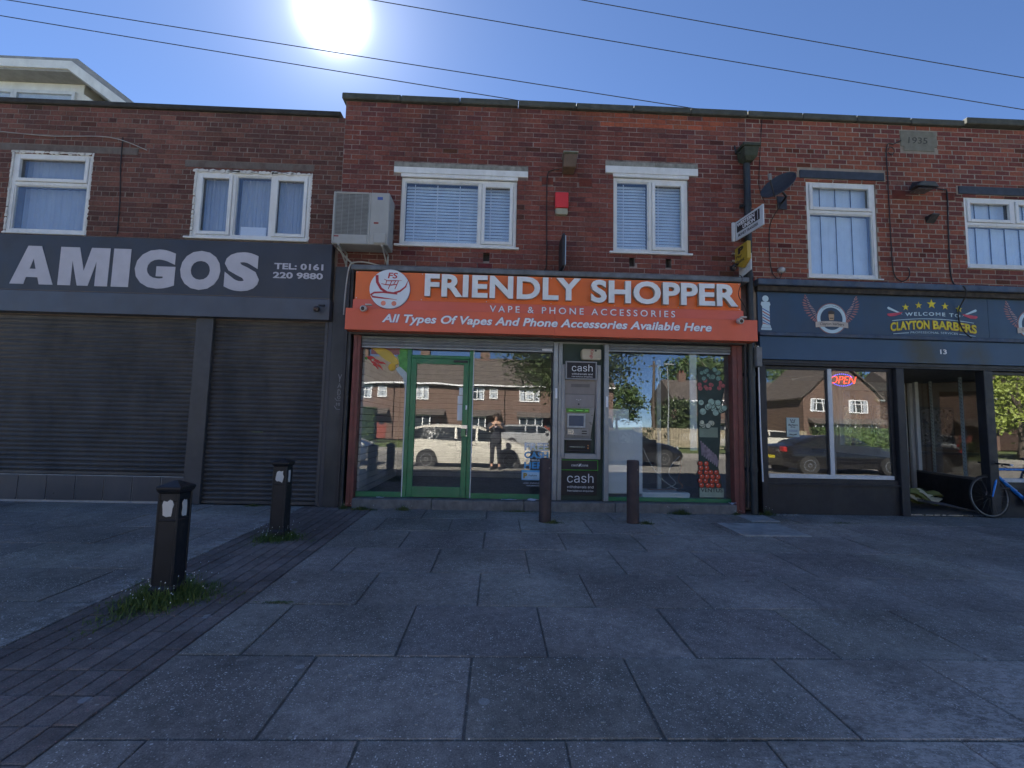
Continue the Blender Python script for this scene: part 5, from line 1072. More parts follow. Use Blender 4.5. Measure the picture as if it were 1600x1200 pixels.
for i in range(3):
    for j in range(3): bx('key', CHROME, kp, 1.135 + i * 0.03, 1.158 + i * 0.03, 0.022, 0.030, 1.425 + j * 0.027, 1.445 + j * 0.027, bevel=0.002)
for j in range(2): bx('card_slot', BLACK, kp, 1.35, 1.43, 0.022, 0.0295, 1.43 + j * 0.035, 1.448 + j * 0.035)
bx('shelf', AG, atm, 1.073, 1.50, -0.01, 0.07, 1.335, 1.352, bevel=0.003)
bx('dispenser_recess', PRINTK, atm, 1.11, 1.50, 0.055, 0.072, 1.14, 1.325); MB().tube([(1.16, 0.045, 1.225), (1.40, 0.045, 1.225)], 0.016, 10).build('shutter_bar', mat('steel_bar', (0.45, 0.45, 0.45), 0.25, 0.9, bmp=0), atm); bx('dispenser_lip', BLACK, atm, 1.13, 1.47, 0.03, 0.055, 1.15, 1.185, bevel=0.008)
for z_ in (1.21, 1.25): MB().disc(1.455, z_, 0.011, 0.053, n=10).build('amber_light', mat('amber_lens', (0.5, 0.2, 0.05), 0.3, bmp=0), atm)
s2 = frame_ring(MB(), 1.015, 1.612, 0.862, 1.028, 0.012, 0.02, 0.074).build('green_frame', mat('lime_frame', (0.05, 0.30, 0.04), 0.4, bmp=0), atm); bx('plate', PRINTK, s2, 1.028, 1.599, 0.03, 0.074, 0.875, 1.015)
text('cash', 1.19, 1.305, 0.925, 0.960, 0.0295, PRINTW, s2, depth=0.002, font=SANS); text('zone', 1.35, 1.455, 0.925, 0.952, 0.0295, PRINTW, s2, depth=0.002, font=SANS); MB().stroke([(1.31, 0.925), (1.345, 0.965)], 0.012, 0.0295).stroke([(1.31, 0.965), (1.345, 0.925)], 0.007, 0.0293).build('cross_mark', PRINTW, s2)
s3 = bx('lower_sign', PRINTK, atm, 1.03, 1.60, 0.05, 0.074, 0.475, 0.855, bevel=0.003)
text('cash', 1.13, 1.545, 0.67, 0.81, 0.0495, PRINTW, s3, depth=0.002, bold=-0.004, font=SANS); text('withdrawals and', 1.13, 1.545, 0.585, 0.625, 0.0495, PRINTW, s3, depth=0.002, font=SANS); text('free balance enquiries', 1.13, 1.545, 0.525, 0.56, 0.0495, PRINTW, s3, depth=0.002, font=SANS)

# ================================================================== prints and things in the shop windows
FY = 0.094
ps = thing('window_poster', (0.63, FY, 0.6), 'FREE CASH WITHDRAWALS HERE poster in white and blue letters behind left round bollard', 'poster')
text('FREE', 0.455, 0.835, 1.15, 1.275, FY, PRINTW, ps, depth=0.002, bold=0.03); text('CASH', 0.455, 0.835, 1.03, 1.135, FY, CYAN, ps, depth=0.002, bold=0.03)
text('WITHDRAWALS', 0.455, 0.835, 0.99, 1.017, FY, PRINTW, ps, depth=0.002, bold=0.01); text('HERE', 0.455, 0.835, 0.87, 0.975, FY, CYAN, ps, depth=0.002, bold=0.03)
bx('pale_panel', CYAN, ps, 0.415, 0.84, FY - 0.001, FY + 0.002, 0.69, 0.845); bx('pale_panel', mat('ice_blue_print', (0.4, 0.6, 0.75), 0.5, bmp=0), ps, 0.425, 0.83, FY - 0.003, FY - 0.0012, 0.70, 0.815)
text('P', 0.445, 0.505, 0.72, 0.80, FY - 0.0032, mat('mustard_print', (0.5, 0.33, 0.05), 0.5, bmp=0), ps, depth=0.002, bold=0.05); text('PayPoint', 0.53, 0.66, 0.745, 0.775, FY - 0.0032, PRINTK, ps, depth=0.002); MB().disc(0.74, 0.757, 0.032, FY - 0.0032, n=20, d=0.001).build('round_mark', PRINTB, ps)
text('ASK INSIDE FOR', 0.445, 0.81, 0.635, 0.655, FY, PRINTW, ps, depth=0.002); text('INFORMATION', 0.50, 0.75, 0.595, 0.615, FY, PRINTW, ps, depth=0.002)
# vegetable print in the upper corner of the left pane
vp = thing('window_print', (-1.8, FY, 2.4), 'vegetable window print with corn, chillies, lemon and lettuce beside the green door', 'window print')
bx('pink_backing', mat('dusty_pink_print', (0.30, 0.13, 0.14), 0.6, bmp=0), vp, -2.02, -1.44, FY + 0.0, FY + 0.002, 2.62, 2.77)
b = MB(); b.prism([(-2.03, 2.77), (-1.90, 2.77), (-1.70, 2.66), (-1.585, 2.53), (-1.575, 2.47), (-1.64, 2.455), (-1.78, 2.53), (-1.93, 2.64)], FY - 0.002, FY - 0.0005); co = b.build('corn_cob', mat('corn_yellow', (0.62, 0.42, 0.05), 0.5, bmp=0), vp)
kn = MB()
for i in range(16):
    for j in range(4):
        t_ = i / 15; x = -1.99 + 0.38 * t_ + (j - 1.5) * 0.022 * 0.6; z = 2.755 - 0.27 * t_ + (j - 1.5) * 0.026
        if z < 2.768 - 0.0: kn.disc(x, z, 0.009, FY - 0.0021, n=6, d=0.001)
o = kn.build('kernel', mat('pale_corn', (0.72, 0.55, 0.15), 0.5, bmp=0), co); o['kind'] = 'stuff'
RC = mat('chilli_red', (0.55, 0.04, 0.035), 0.45, bmp=0, var=0.25, scale=12)
rg = random.Random(5)
for i in range(10):
    x0 = -2.12 + 0.24 * rg.random(); z0 = 2.57 - (x0 + 2.12) * 0.45 + rg.uniform(-0.045, 0.04); a = R(-28 + rg.uniform(-25, 15))
    MB().stroke([(x0 + math.cos(a) * d, z0 + math.sin(a) * d + 0.02 * math.sin(d * 20)) for d in (0, 0.03, 0.06, 0.09, 0.13)], [0.015, 0.034, 0.034, 0.02, 0.003], FY - 0.002 - i * 0.0004, d=0.001).build('chilli', RC, vp)
MB().disc(-1.68, 2.42, 0.058, FY - 0.006, n=24, rz=0.062).build('lemon', mat('lemon_yellow', (0.70, 0.42, 0.03), 0.5, bmp=0), vp)
LG = mat('lettuce_green', (0.10, 0.36, 0.08), 0.5, bmp=0, var=0.4, scale=9)
b = MB(); b.prism([(-1.60, 2.60), (-1.52, 2.70), (-1.50, 2.77), (-1.44, 2.77), (-1.44, 2.34), (-1.49, 2.38), (-1.56, 2.44), (-1.57, 2.52)], FY - 0.001, FY); b.build('lettuce', LG, vp)
for i in range(9): MB().disc(-1.52 + rg.uniform(-0.05, 0.06), 2.42 + i * 0.037, rg.uniform(0.02, 0.035), FY - 0.0012 - i * 0.0003, n=9, d=0.001).build('lettuce_leaf', LG, vp)
b = MB(); b.prism([(-1.62, 2.40), (-1.55, 2.44), (-1.44, 2.33), (-1.44, 0.48), (-1.455, 0.48), (-1.462, 2.1), (-1.50, 2.25), (-1.60, 2.36)], FY + 0.0005, FY + 0.0015); b.build('pale_border', mat('ice_white_print', (0.5, 0.6, 0.62), 0.5, bmp=0), vp)
MB().disc(-2.09, 2.55, 0.022, FY - 0.003, n=10).build('chilli_stalk', LG, vp); bx('tomato_top', mat('dull_orange_print', (0.45, 0.14, 0.05), 0.5, bmp=0), vp, -1.75, -1.53, FY - 0.001, FY - 0.0002, 2.72, 2.77)
# tall produce print in the right window
pp = thing('window_print', (3.45, 0.12, 0.45), 'tall produce print of roses, cauliflowers, mushrooms and tomatoes at right edge of window', 'window print')
FZ = 0.094
b = MB(); b.prism([(3.245, 0.47), (3.64, 0.47), (3.56, 0.95), (3.60, 1.4), (3.62, 1.9), (3.70, 2.3), (3.42, 2.55), (3.245, 2.56)], FZ, FZ + 0.002); b.build('backing', mat('deep_green_print', (0.03, 0.055, 0.045), 0.6, bmp=0), pp)
def blobs(name, n, x0, x1, z0, z1, r, mt, yo, seed):
    rg = random.Random(seed)
    for i in range(n):
        rr_ = r * rg.uniform(0.8, 1.15); qx, qz = rg.uniform(x0, x1), rg.uniform(z0, z1)
        ob_ = MB().disc(qx, qz, rr_ * 1.12, FZ - yo - 0.0006 * i, n=12, d=0.001).build(name, mat('shaded_print', (0.05, 0.07, 0.05), 0.6, bmp=0), pp); MB().disc(qx, qz + rr_ * 0.08, rr_ * 0.95, FZ - yo - 0.0006 * i - 0.0011, n=12, d=0.0003).build('highlight', mt, ob_)
blobs('rose', 12, 3.27, 3.68, 2.20, 2.34, 0.035, mat('rose_pink_print', (0.42, 0.10, 0.10), 0.5, bmp=0, var=0.4, scale=20), 0.001, 1)
blobs('leaf_print', 14, 3.26, 3.60, 2.36, 2.55, 0.035, mat('sea_green_print', (0.16, 0.30, 0.24), 0.5, bmp=0, var=0.4, scale=20), 0.001, 2)
blobs('cauliflower', 16, 3.28, 3.68, 1.80, 2.0, 0.05, mat('mint_white_print', (0.34, 0.48, 0.38), 0.5, bmp=0, var=0.4, scale=20), 0.001, 3)
bx('crate_print', mat('sage_print', (0.22, 0.28, 0.20), 0.5, bmp=0), pp, 3.26, 3.56, FZ - 0.003, FZ - 0.001, 1.42, 1.58)
blobs('mushroom', 12, 3.28, 3.50, 1.58, 1.66, 0.038, mat('cream_mushroom_print', (0.50, 0.52, 0.38), 0.5, bmp=0, var=0.3, scale=20), 0.004, 4)
for i in range(8): 
    xa = 3.28 + 0.033 * i; MB().stroke([(xa, 1.36 - i * 0.03), (xa + 0.03, 1.25 - i * 0.03), (xa + 0.02, 1.13 - i * 0.025)], [0.02, 0.055, 0.02], FZ - 0.003 - i * 0.0003, d=0.001).build('aubergine', mat('mauve_print', (0.24, 0.19, 0.22), 0.5, bmp=0, var=0.4, scale=14), pp)
rg = random.Random(8)
for r_ in range(6):
    for c_ in range(4 if r_ < 4 else 2):
        qx, qz = 3.29 + c_ * 0.087 - (0.02 if r_ % 2 else 0) + rg.uniform(-0.01, 0.01), 0.66 + r_ * 0.068
        tm = MB().disc(qx, qz, 0.043, FZ - 0.006 - 0.0006 * r_ - 0.0001 * c_, n=14, d=0.001).build('tomato', mat('deep_tomato_red', (0.16, 0.015, 0.01), 0.4, bmp=0), pp)
        MB().disc(qx - 0.003, qz + 0.004, 0.034, FZ - 0.0071 - 0.0006 * r_ - 0.0001 * c_, n=14, d=0.0003).build('flesh', mat('tomato_red', (0.66, 0.07, 0.025), 0.4, bmp=0, var=0.3, scale=15), tm)
        MB().disc(qx - 0.012, qz + 0.016, 0.008, FZ - 0.0074 - 0.0006 * r_ - 0.0001 * c_, n=8, d=0.0003).build('highlight', PRINTW, tm)
bx('crate_print', mat('pale_crate_print', (0.30, 0.38, 0.30), 0.5, bmp=0), pp, 3.25, 3.64, FZ - 0.004, FZ - 0.002, 0.475, 0.62)
text('VENTUS', 3.27, 3.62, 0.555, 0.615, FZ - 0.0042, PRINTK, pp, depth=0.001, bold=0.01)
# boards, posts and junk behind the right pane
o = MB().prism([(1.79, 0.50), (2.35, 0.50), (2.35, 1.64), (2.33, 1.66), (2.13, 1.66), (2.13, 1.84), (1.79, 1.84)], 0.125, 0.40).build('display_board', BOARDW, bevel=0.01); tag(o, 'stepped pale blue white board standing behind glass beside the cash machine', 'board')
o = bx('board', BOARDW, None, 2.34, 3.12, 0.14, 0.60, 0.40, 0.53, bevel=0.015); tag(o, 'low white board lying behind the right shop window under the cables', 'board')
o = bx('post', mat('pale_blue_white_post', (0.75, 0.82, 0.85), 0.5, bmp=0), None, 3.13, 3.245, 0.13, 0.16, 1.20, 2.78, bevel=0.006); tag(o, 'pale upright strip hanging left of the produce print', 'strip')
o = bx('post', MATS['pale_blue_white_post'], None, 2.86, 2.93, 0.9, 0.95, 0.40, 2.78, bevel=0.006); tag(o, 'slim pale shelving upright standing deeper inside the right window', 'shelf upright')
mktube('curved_batten', [(3.27, 0.22, 2.76), (3.45, 0.22, 2.55), (3.62, 0.22, 2.28), (3.72, 0.22, 1.98), (3.78, 0.22, 1.65), (3.80, 0.22, 1.2)], 0.022, mat('brown_batten', (0.22, 0.17, 0.13), 0.6), 'curved brown batten arching over the produce print', 'batten')
mktube('curved_batten', [(3.18, 0.5, 2.74), (3.30, 0.5, 2.6), (3.45, 0.5, 2.40)], 0.022, MATS['brown_batten'], 'short dark batten behind the curved one at the top of the right window', 'batten')
cg = 'cables strewn in the shop window'
CW = mat('white_cable', (0.5, 0.52, 0.5), 0.5, bmp=0); CO = mat('orange_brown_cable', (0.3, 0.13, 0.06), 0.5, bmp=0)
mktube('loose_cable', [(2.38, 0.2, 1.22), (2.5, 0.25, 1.0), (2.7, 0.3, 0.75), (2.9, 0.3, 0.60), (3.02, 0.3, 0.56)], 0.008, CW, 'white cable slanting down from the stepped board', 'cable', cg)
mktube('loose_cable', [(3.02, 0.3, 1.10), (2.88, 0.3, 0.95), (2.84, 0.3, 0.80), (2.95, 0.3, 0.66), (2.80, 0.3, 0.58)], 0.007, CW, 'white cable hanging in a loop above the low board', 'cable', cg)
mktube('loose_cable', [(3.03, 0.32, 1.12), (3.05, 0.32, 0.9), (3.0, 0.32, 0.72), (3.06, 0.3, 0.60), (2.9, 0.3, 0.56), (2.6, 0.22, 0.56), (2.45, 0.2, 0.57)], 0.007, CO, 'brown cable dropping to the low white board', 'cable', cg)
mktube('loose_cable', [(2.75, 0.16, 0.50), (2.85, 0.14, 0.42), (3.05, 0.15, 0.43), (3.15, 0.15, 0.50), (3.05, 0.2, 0.56)], 0.006, CABLE, 'black cable curled at the sill of the right window', 'cable', cg)
o = bx('plug_block', BLACK, None, 2.96, 3.10, 0.24, 0.32, 0.535, 0.57, bevel=0.008); tag(o, 'black plug block on the low white board', 'plug')
# neon and poster in the barber window
ne = thing('neon_sign', (5.65, 0.10, 2.3), 'lit red OPEN neon sign in a blue ring of lights in the barber window', 'neon sign')
REDN = emit_mat('red_neon', (1.0, 0.055, 0.02), 0.55); BLUN = emit_mat('blue_neon', (0.10, 0.08, 1.0), 0.45)
text('OPEN', 5.45, 5.885, 2.345, 2.465, 0.105, REDN, ne, depth=0.012, bold=-0.018, shear=0.3, name='tube_letters')
for k in range(34):
    a = 2 * math.pi * k / 34; x, z = 5.665 + 0.185 * math.cos(a), 2.405 + 0.098 * math.sin(a)
    if abs(z - 2.405) > 0.045: MB().disc(x, z, 0.008, 0.118, n=8, d=0.008).build('blue_bead', BLUN, ne)
MB().disc(5.665, 2.405, 0.23, 0.135, n=32, d=0.006, rz=0.12).build('backing', mat('smoked_acrylic', (0.01, 0.01, 0.015), 0.3, bmp=0), ne)
MB().tube([(5.55, 0.13, 2.5), (5.56, 0.13, 2.62)], 0.003).tube([(5.78, 0.13, 2.5), (5.78, 0.13, 2.62)], 0.003).build('hanging_wire', CABLE, ne)
wp = bx('window_poster', mat('pale_mint_paper', (0.50, 0.60, 0.56), 0.6, var=0.04, bmp=0), None, 4.66, 4.865, 0.040, 0.044, 1.46, 1.765); ORG['window_poster'] = ORG.get('x', Vector((0, 0, 0)))
wp.name = 'barber_poster'; tag(wp, 'pale mint notice with a small crest in the left barber window pane', 'notice')
def pt(*a, **k): o = text(*a, **k)
pt('Barbers', 4.685, 4.84, 1.635, 1.665, 0.0398, PRINTK, wp, depth=0.001, shear=0.2, bold=0.02); pt('Shop', 4.72, 4.80, 1.600, 1.628, 0.0398, PRINTK, wp, depth=0.001, shear=0.2, bold=0.02)
MB().stroke([(4.72, 1.74), (4.735, 1.70), (4.76, 1.735), (4.785, 1.70), (4.80, 1.74)], 0.012, 0.0398, d=0.001).stroke([(4.73, 1.69), (4.79, 1.69)], 0.010, 0.0397, d=0.001).build('crest_print', PRINTK, wp)
for z_ in (1.565, 1.548): MB().stroke([(4.69, z_), (4.835, z_)], 0.006, 0.0398, d=0.001).build('print_line', PRINTB, wp)
MB().stroke([(4.70, 1.50), (4.76, 1.488), (4.82, 1.50)], 0.014, 0.0398, d=0.001).build('print_line', PRINTK, wp)
o = bx('card', PRINTW, None, -4.18, -3.78, 0.06, 0.075, 4.46, 4.62); tag(o, 'white card propped inside the middle pane of the takeaway window', 'card')

# graffiti on the pier
gf = thing('graffiti', (-2.44, -0.06, 1.7), 'white chalk tag written down the dark pier between the shops', 'graffiti')
GM = mat('chalk_white', (0.42, 0.42, 0.44), 0.9, bmp=0)
def gl(*strokes, name='chalk_stroke'):
    for st in strokes: MB().stroke(st, 0.006, -0.0605, d=0.001).build(name, GM, gf)
gx = -2.435
gl([(gx - 0.025, 2.27), (gx, 2.20), (gx - 0.005, 2.15)], [(gx + 0.03, 2.28), (gx, 2.20)], [(gx - 0.025, 2.06), (gx, 2.13), (gx + 0.025, 2.06)], [(gx - 0.015, 2.09), (gx + 0.02, 2.085)],
   [(gx - 0.02, 2.03), (gx - 0.02, 1.95), (gx + 0.015, 1.96), (gx + 0.025, 1.99), (gx + 0.01, 2.025), (gx - 0.02, 2.03)],
   [(gx + 0.02 * math.cos(k * 0.7), 1.91 + 0.025 * math.sin(k * 0.7)) for k in range(10)], [(gx - 0.06, 1.90), (gx - 0.03, 1.86), (gx + 0.02, 1.86), (gx + 0.05, 1.90)],
   [(gx - 0.035, 1.78), (gx - 0.033, 1.83), (gx - 0.018, 1.80), (gx - 0.003, 1.83), (gx - 0.002, 1.78)], [(gx + 0.015, 1.83), (gx + 0.016, 1.78)], [(gx + 0.03, 1.83), (gx + 0.031, 1.78)], [(gx - 0.065, 1.78), (gx - 0.03, 1.73), (gx + 0.02, 1.725), (gx + 0.055, 1.77)])

# ================================================================== bollards
BOL = mat('black_cast_bollard', (0.012, 0.013, 0.017), 0.42, 0.1, var=0.3, scale=8, dirt=0.4, dirt_col=(0.022, 0.022, 0.024), bmp=0.4, bscale=40, chips=((0.20, 0.13, 0.10), 0.745))
PAINTW = mat('flaking_white_paint', (0.62, 0.62, 0.60), 0.6, var=0.08)
def bollard(loc, label, ht, seed, lean=(0, 0)):
    t = thing('square_bollard', loc, label, 'bollard', 'square black bollards on the paving')
    x, y, z = loc; h = 0.075; top = z + ht
    b = MB()
    def ring(w, zz): return [(x - w, y - w, zz), (x + w, y - w, zz), (x + w, y + w, zz), (x - w, y + w, zz)]
    prof = [(0.088, z - 0.03), (0.088, z + 0.09), (0.075, z + 0.10), (0.073, top - 0.155)]
    vs = []; fs = []
    for w, zz in prof: vs += ring(w, zz)
    for i in range(len(prof) - 1):
        for k in range(4): fs.append((i * 4 + k, i * 4 + (k + 1) % 4, i * 4 + 4 + (k + 1) % 4, i * 4 + 4 + k))
    b.add(vs, fs + [(3, 2, 1, 0)]); 
    b.box(x - 0.073, x + 0.073, y - 0.073, y + 0.073, top - 0.155, top - 0.09)
    b.build('shaft', BOL, t, bevel=0.006)
    # raised corner strips round sunken side panels
    b = MB()
    for sx in (-1, 1):
        for sy in (-1, 1): b.box(x + sx * 0.079 - 0.010, x + sx * 0.079 + 0.0 , y + sy * 0.079 - 0.010, y + sy * 0.079, z + 0.10, top - 0.09) if False else b.box(min(x + sx * 0.062, x + sx * 0.080), max(x + sx * 0.062, x + sx * 0.080), min(y + sy * 0.062, y + sy * 0.080), max(y + sy * 0.062, y + sy * 0.080), z + 0.101, top - 0.091)
    b.box(x - 0.079, x + 0.079, y - 0.079, y + 0.079, top - 0.30, top - 0.285)
    b.build('corner_strip', BOL, t, bevel=0.005)
    b = MB(); prof = [(0.079, top - 0.09), (0.086, top - 0.078), (0.093, top - 0.06), (0.093, top - 0.045), (0.006, top)]; vs = []; fs = []
    for w, zz in prof: vs += ring(w, zz)
    for i in range(len(prof) - 1):
        for k in range(4): fs.append((i * 4 + k, i * 4 + (k + 1) % 4, i * 4 + 4 + (k + 1) % 4, i * 4 + 4 + k))
    b.add(vs, fs + [(3, 2, 1, 0), (16, 17, 18, 19)]); b.build('cap', BOL, t, bevel=0.004)
    rg = random.Random(seed)
    for face in (0, 1):
        pts = []
        for k in range(14):
            a = 2 * math.pi * k / 14; r1 = (0.042 if face == 0 else 0.036) * rg.uniform(0.75, 1.1); r2 = 0.062 * rg.uniform(0.8, 1.15)
            pts.append((r1 * max(-1, min(1, 1.25 * math.cos(a))), top - 0.205 + r2 * max(-1, min(1, 1.25 * math.sin(a)))))
        if face == 0: MB().prism([(x + p, q) for p, q in pts], y - 0.0765, y - 0.073).build('white_paint_patch', PAINTW, t)
        else: sprism('white_paint_patch', PAINTW, t, [(y + p * 0.8, q) for p, q in pts], x + 0.073, x + 0.0765)
    return t
b1 = bollard((-2.45, -3.58, gz(-3.58)), 'nearest square black bollard with white paint patches, grass at its foot', 0.875, 1)
b2 = bollard((-2.42, -1.84, gz(-1.84)), 'farther square black bollard in front of the right takeaway shutter', 0.895, 2)
RUST = mat('rusty_brown_steel', (0.070, 0.042, 0.038), 0.6, 0.1, var=0.3, scale=6, dirt=0.5, dirt_col=(0.03, 0.025, 0.025), bmp=0.3)
for x, lab in ((0.70, 'left one of two round rusty brown bollards, before the poster'), (1.92, 'right one of two round rusty brown bollards, before the stepped board')):
    t = thing('round_bollard', (x, -0.80, gz(-0.8)), lab, 'bollard', 'round brown bollards before the shop')
    MB().lathe([(0.085, gz(-0.8) - 0.02), (0.085, 1.075), (0.080, 1.085)], 28, Matrix.Translation((x, -0.80, 0))).build('tube', RUST, t, smooth=True)
    MB().lathe([(0.081, 1.086), (0.081, 1.094), (0.060, 1.098)], 28, Matrix.Translation((x, -0.80, 0))).build('cap', mat('dark_brown_cap', (0.10, 0.065, 0.06), 0.6), t, smooth=True)
    bx('worn_mark', mat('pale_rust', (0.25, 0.17, 0.13), 0.8), t, x + 0.035, x + 0.05, -0.877, -0.870, 0.96, 0.98)

# ================================================================== bicycle
BLUE = mat('bright_blue_frame_paint', (0.015, 0.22, 0.68), 0.25, 0.2, var=0.05, bmp=0, coat=0.5)
BX, BY = 7.88, -0.06; g0 = 0.25; wr = 0.335
bk = thing('bicycle', (8.38, -0.06, g0), 'blue road bicycle leaning by the barber doorway, cut by the right picture edge', 'bicycle')
lean = lambda p: (p[0], p[1] + (p[2] - g0) * 0.10, p[2])
def btube(name, pts, r, mt, n=10, par=None): return MB().tube([lean(p) for p in pts], r, n).build(name, mt, par or bk, smooth=True)
def wheel(cx):
    cz = g0 + wr
    def circ(r, n=40, y=BY): return [lean((cx + r * math.cos(2 * math.pi * k / n), y, cz + r * math.sin(2 * math.pi * k / n))) for k in range(n + 1)]
    w = MB().tube(circ(wr - 0.012), 0.013, 8, cap=False).build('wheel', RUBBER, bk, smooth=True)
    MB().tube(circ(wr - 0.033), 0.009, 6, cap=False).build('rim', mat('grey_rim', (0.16, 0.16, 0.17), 0.35, 0.6, bmp=0), w, smooth=True)
    b = MB()
    for k in range(20):
        a = 2 * math.pi * k / 20; s_ = 0.02 if k % 2 else -0.02
        b.tube([lean((cx + 0.018 * math.cos(a + 0.6), BY + s_, cz + 0.018 * math.sin(a + 0.6))), lean((cx + (wr - 0.035) * math.cos(a), BY, cz + (wr - 0.035) * math.sin(a)))], 0.0012, 4)
    o = b.build('spoke', mat('dull_spoke', (0.15, 0.15, 0.15), 0.4, 0.8, bmp=0), w)
    MB().tube([lean((cx, BY - 0.045, cz)), lean((cx, BY + 0.045, cz))], 0.017, 10).build('hub', BLACK, w)
wheel(BX); wheel(BX + 1.0)
HT, HB_ = (BX + 0.19, BY, g0 + 0.78), (BX + 0.145, BY, g0 + 0.655); BB_ = (BX + 0.60, BY, g0 + 0.27); SC = (BX + 0.44 + 0.30, BY, g0 + 0.76); RA = (BX + 1.0, BY, g0 + wr)
btube('head_tube', [HT, HB_], 0.023, BLUE); btube('top_tube', [(HT[0] + 0.02, BY, HT[2] - 0.02), SC], 0.019, BLUE); 
btube('down_tube', [(HB_[0] + 0.01, BY, HB_[2] + 0.02), BB_], 0.028, BLUE); btube('seat_tube', [BB_, SC], 0.018, BLUE)
for s_ in (-1, 1):
    btube('fork_blade', [(HB_[0], BY + 0.015 * s_, HB_[2]), (HB_[0] - 0.05, BY + 0.045 * s_, HB_[2] - 0.09), (BX, BY + 0.05 * s_, g0 + wr)], [0.02, 0.017, 0.010], BLUE if s_ < 0 else mat('grey_fork', (0.12, 0.12, 0.13), 0.4, bmp=0))
    btube('seat_stay', [SC, (RA[0], BY + 0.06 * s_, RA[2])], 0.009, BLUE); btube('chain_stay', [BB_, (RA[0], BY + 0.06 * s_, RA[2])], 0.011, BLUE)
btube('frame_lettering', [(HB_[0] + 0.12, BY - 0.026, HB_[2] - 0.075), (HB_[0] + 0.30, BY - 0.027, HB_[2] - 0.225)], 0.008, mat('pale_blue_frame_print', (0.35, 0.55, 0.85), 0.4, bmp=0))
btube('stem', [HT, (HT[0] - 0.01, BY, HT[2] + 0.05), (HT[0] - 0.07, BY, HT[2] + 0.075)], 0.015, BLACK)
hb = btube('handlebar', [(HT[0] - 0.07, BY - 0.27, HT[2] + 0.075), (HT[0] - 0.07, BY + 0.20, HT[2] + 0.075)], 0.013, BLACK)
btube('grip', [(HT[0] - 0.07, BY - 0.20, HT[2] + 0.075), (HT[0] - 0.09, BY - 0.31, HT[2] + 0.070)], 0.017, BLACK, par=hb); btube('grip', [(HT[0] - 0.092, BY - 0.311, HT[2] + 0.070), (HT[0] - 0.098, BY - 0.335, HT[2] + 0.069)], 0.018, PRINTW, par=hb)
btube('brake_lever', [(HT[0] - 0.085, BY - 0.19, HT[2] + 0.07), (HT[0] - 0.15, BY - 0.22, HT[2] + 0.05), (HT[0] - 0.13, BY - 0.29, HT[2] + 0.02)], 0.006, BLACK, par=hb)
btube('brake_cable', [(HT[0] - 0.13, BY - 0.15, HT[2] + 0.08), (HT[0] - 0.12, BY - 0.05, HT[2] + 0.14), (HT[0] + 0.03, BY + 0.02, HT[2] + 0.08), (HT[0] + 0.05, BY + 0.02, HT[2] - 0.03)], 0.004, BLACK, par=hb)
btube('seat_post', [SC, (SC[0] + 0.05, BY, SC[2] + 0.14)], 0.013, BLACK)
MB().add([lean((SC[0] + 0.05 + dx, BY + dy, SC[2] + 0.15 + dz)) for dx, dy, dz in ((-0.15, -0.02, 0), (-0.15, 0.02, 0), (0.12, -0.075, 0.01), (0.12, 0.075, 0.01), (-0.15, -0.015, 0.03), (-0.15, 0.015, 0.03), (0.12, -0.07, 0.05), (0.12, 0.07, 0.05))], [(0, 1, 3, 2), (4, 6, 7, 5), (0, 2, 6, 4), (1, 5, 7, 3), (0, 4, 5, 1), (2, 3, 7, 6)]).build('saddle', BLACK, bk, bevel=0.015)
Mr = Matrix.Translation(lean(BB_)) @ Matrix.Rotation(R(90), 4, 'X')
MB().lathe([(0.09, 0.03), (0.095, 0.034), (0.09, 0.038)], 28, Mr).build('chainring', BLACK, bk)
for s_ in (-1, 1): btube('crank', [(BB_[0], BY + 0.06 * s_, BB_[2]), (BB_[0] + 0.12 * s_, BY + 0.08 * s_, BB_[2] - 0.12)], 0.010, BLACK)

# folded parasol lying in the doorway
pz = thing('folded_parasol', (7.4, 0.9, 0.27), 'folded green and cream parasol with thin dark ribs lying in the barber doorway', 'parasol')
rg = random.Random(11)
OL = mat('olive_green_canvas', (0.20, 0.24, 0.08), 0.8, var=0.25); CR = mat('cream_canvas', (0.72, 0.72, 0.52), 0.8, var=0.15)
for i in range(11):
    base = Vector((8.02 - 0.12 * rg.random(), 0.62 + 0.15 * rg.random(), 0.29 + 0.015 * i)); end = Vector((7.30 + rg.uniform(-0.12, 0.22), 0.95 + rg.uniform(-0.1, 0.35), 0.34 + 0.10 * rg.random() + 0.03 * (i % 4)))
    n = 8; v = []; f = []; w = rg.uniform(0.10, 0.2)
    for k in range(n + 1):
        t_ = k / n; p = base.lerp(end, 0.25 + 0.75 * t_); ww = w * math.sin(math.pi * (0.12 + 0.8 * t_)); h = 0.06 * math.sin(t_ * 7 + i)
        v += [(p.x, p.y - ww * 0.5, p.z + h), (p.x + 0.02, p.y, p.z + 0.10 * math.sin(math.pi * t_) + h), (p.x, p.y + ww * 0.5, p.z + h * 0.5)]
    for k in range(n): a = 3 * k; f += [(a, a + 3, a + 4, a + 1), (a + 1, a + 4, a + 5, a + 2)]
    o = MB().add(v, f).build('canvas_fold', CR if i in (2, 5, 8, 9) else OL, pz, smooth=True); q = o.modifiers.new('t', 'SOLIDIFY'); q.thickness = 0.006
for i in range(9):
    y0 = 0.6 + 0.04 * i
    MB().tube([(7.42 + 0.02 * i, y0 + 0.15, 0.38 + 0.015 * (i % 3)), (7.75, 0.52 + 0.03 * i, 0.34 + 0.01 * (i % 4)), (8.06 - 0.02 * i, 0.28 + 0.03 * i, 0.285)], 0.007, 5).build('rib', mat('dark_rib', (0.15, 0.15, 0.155), 0.5, 0.3, bmp=0), pz)

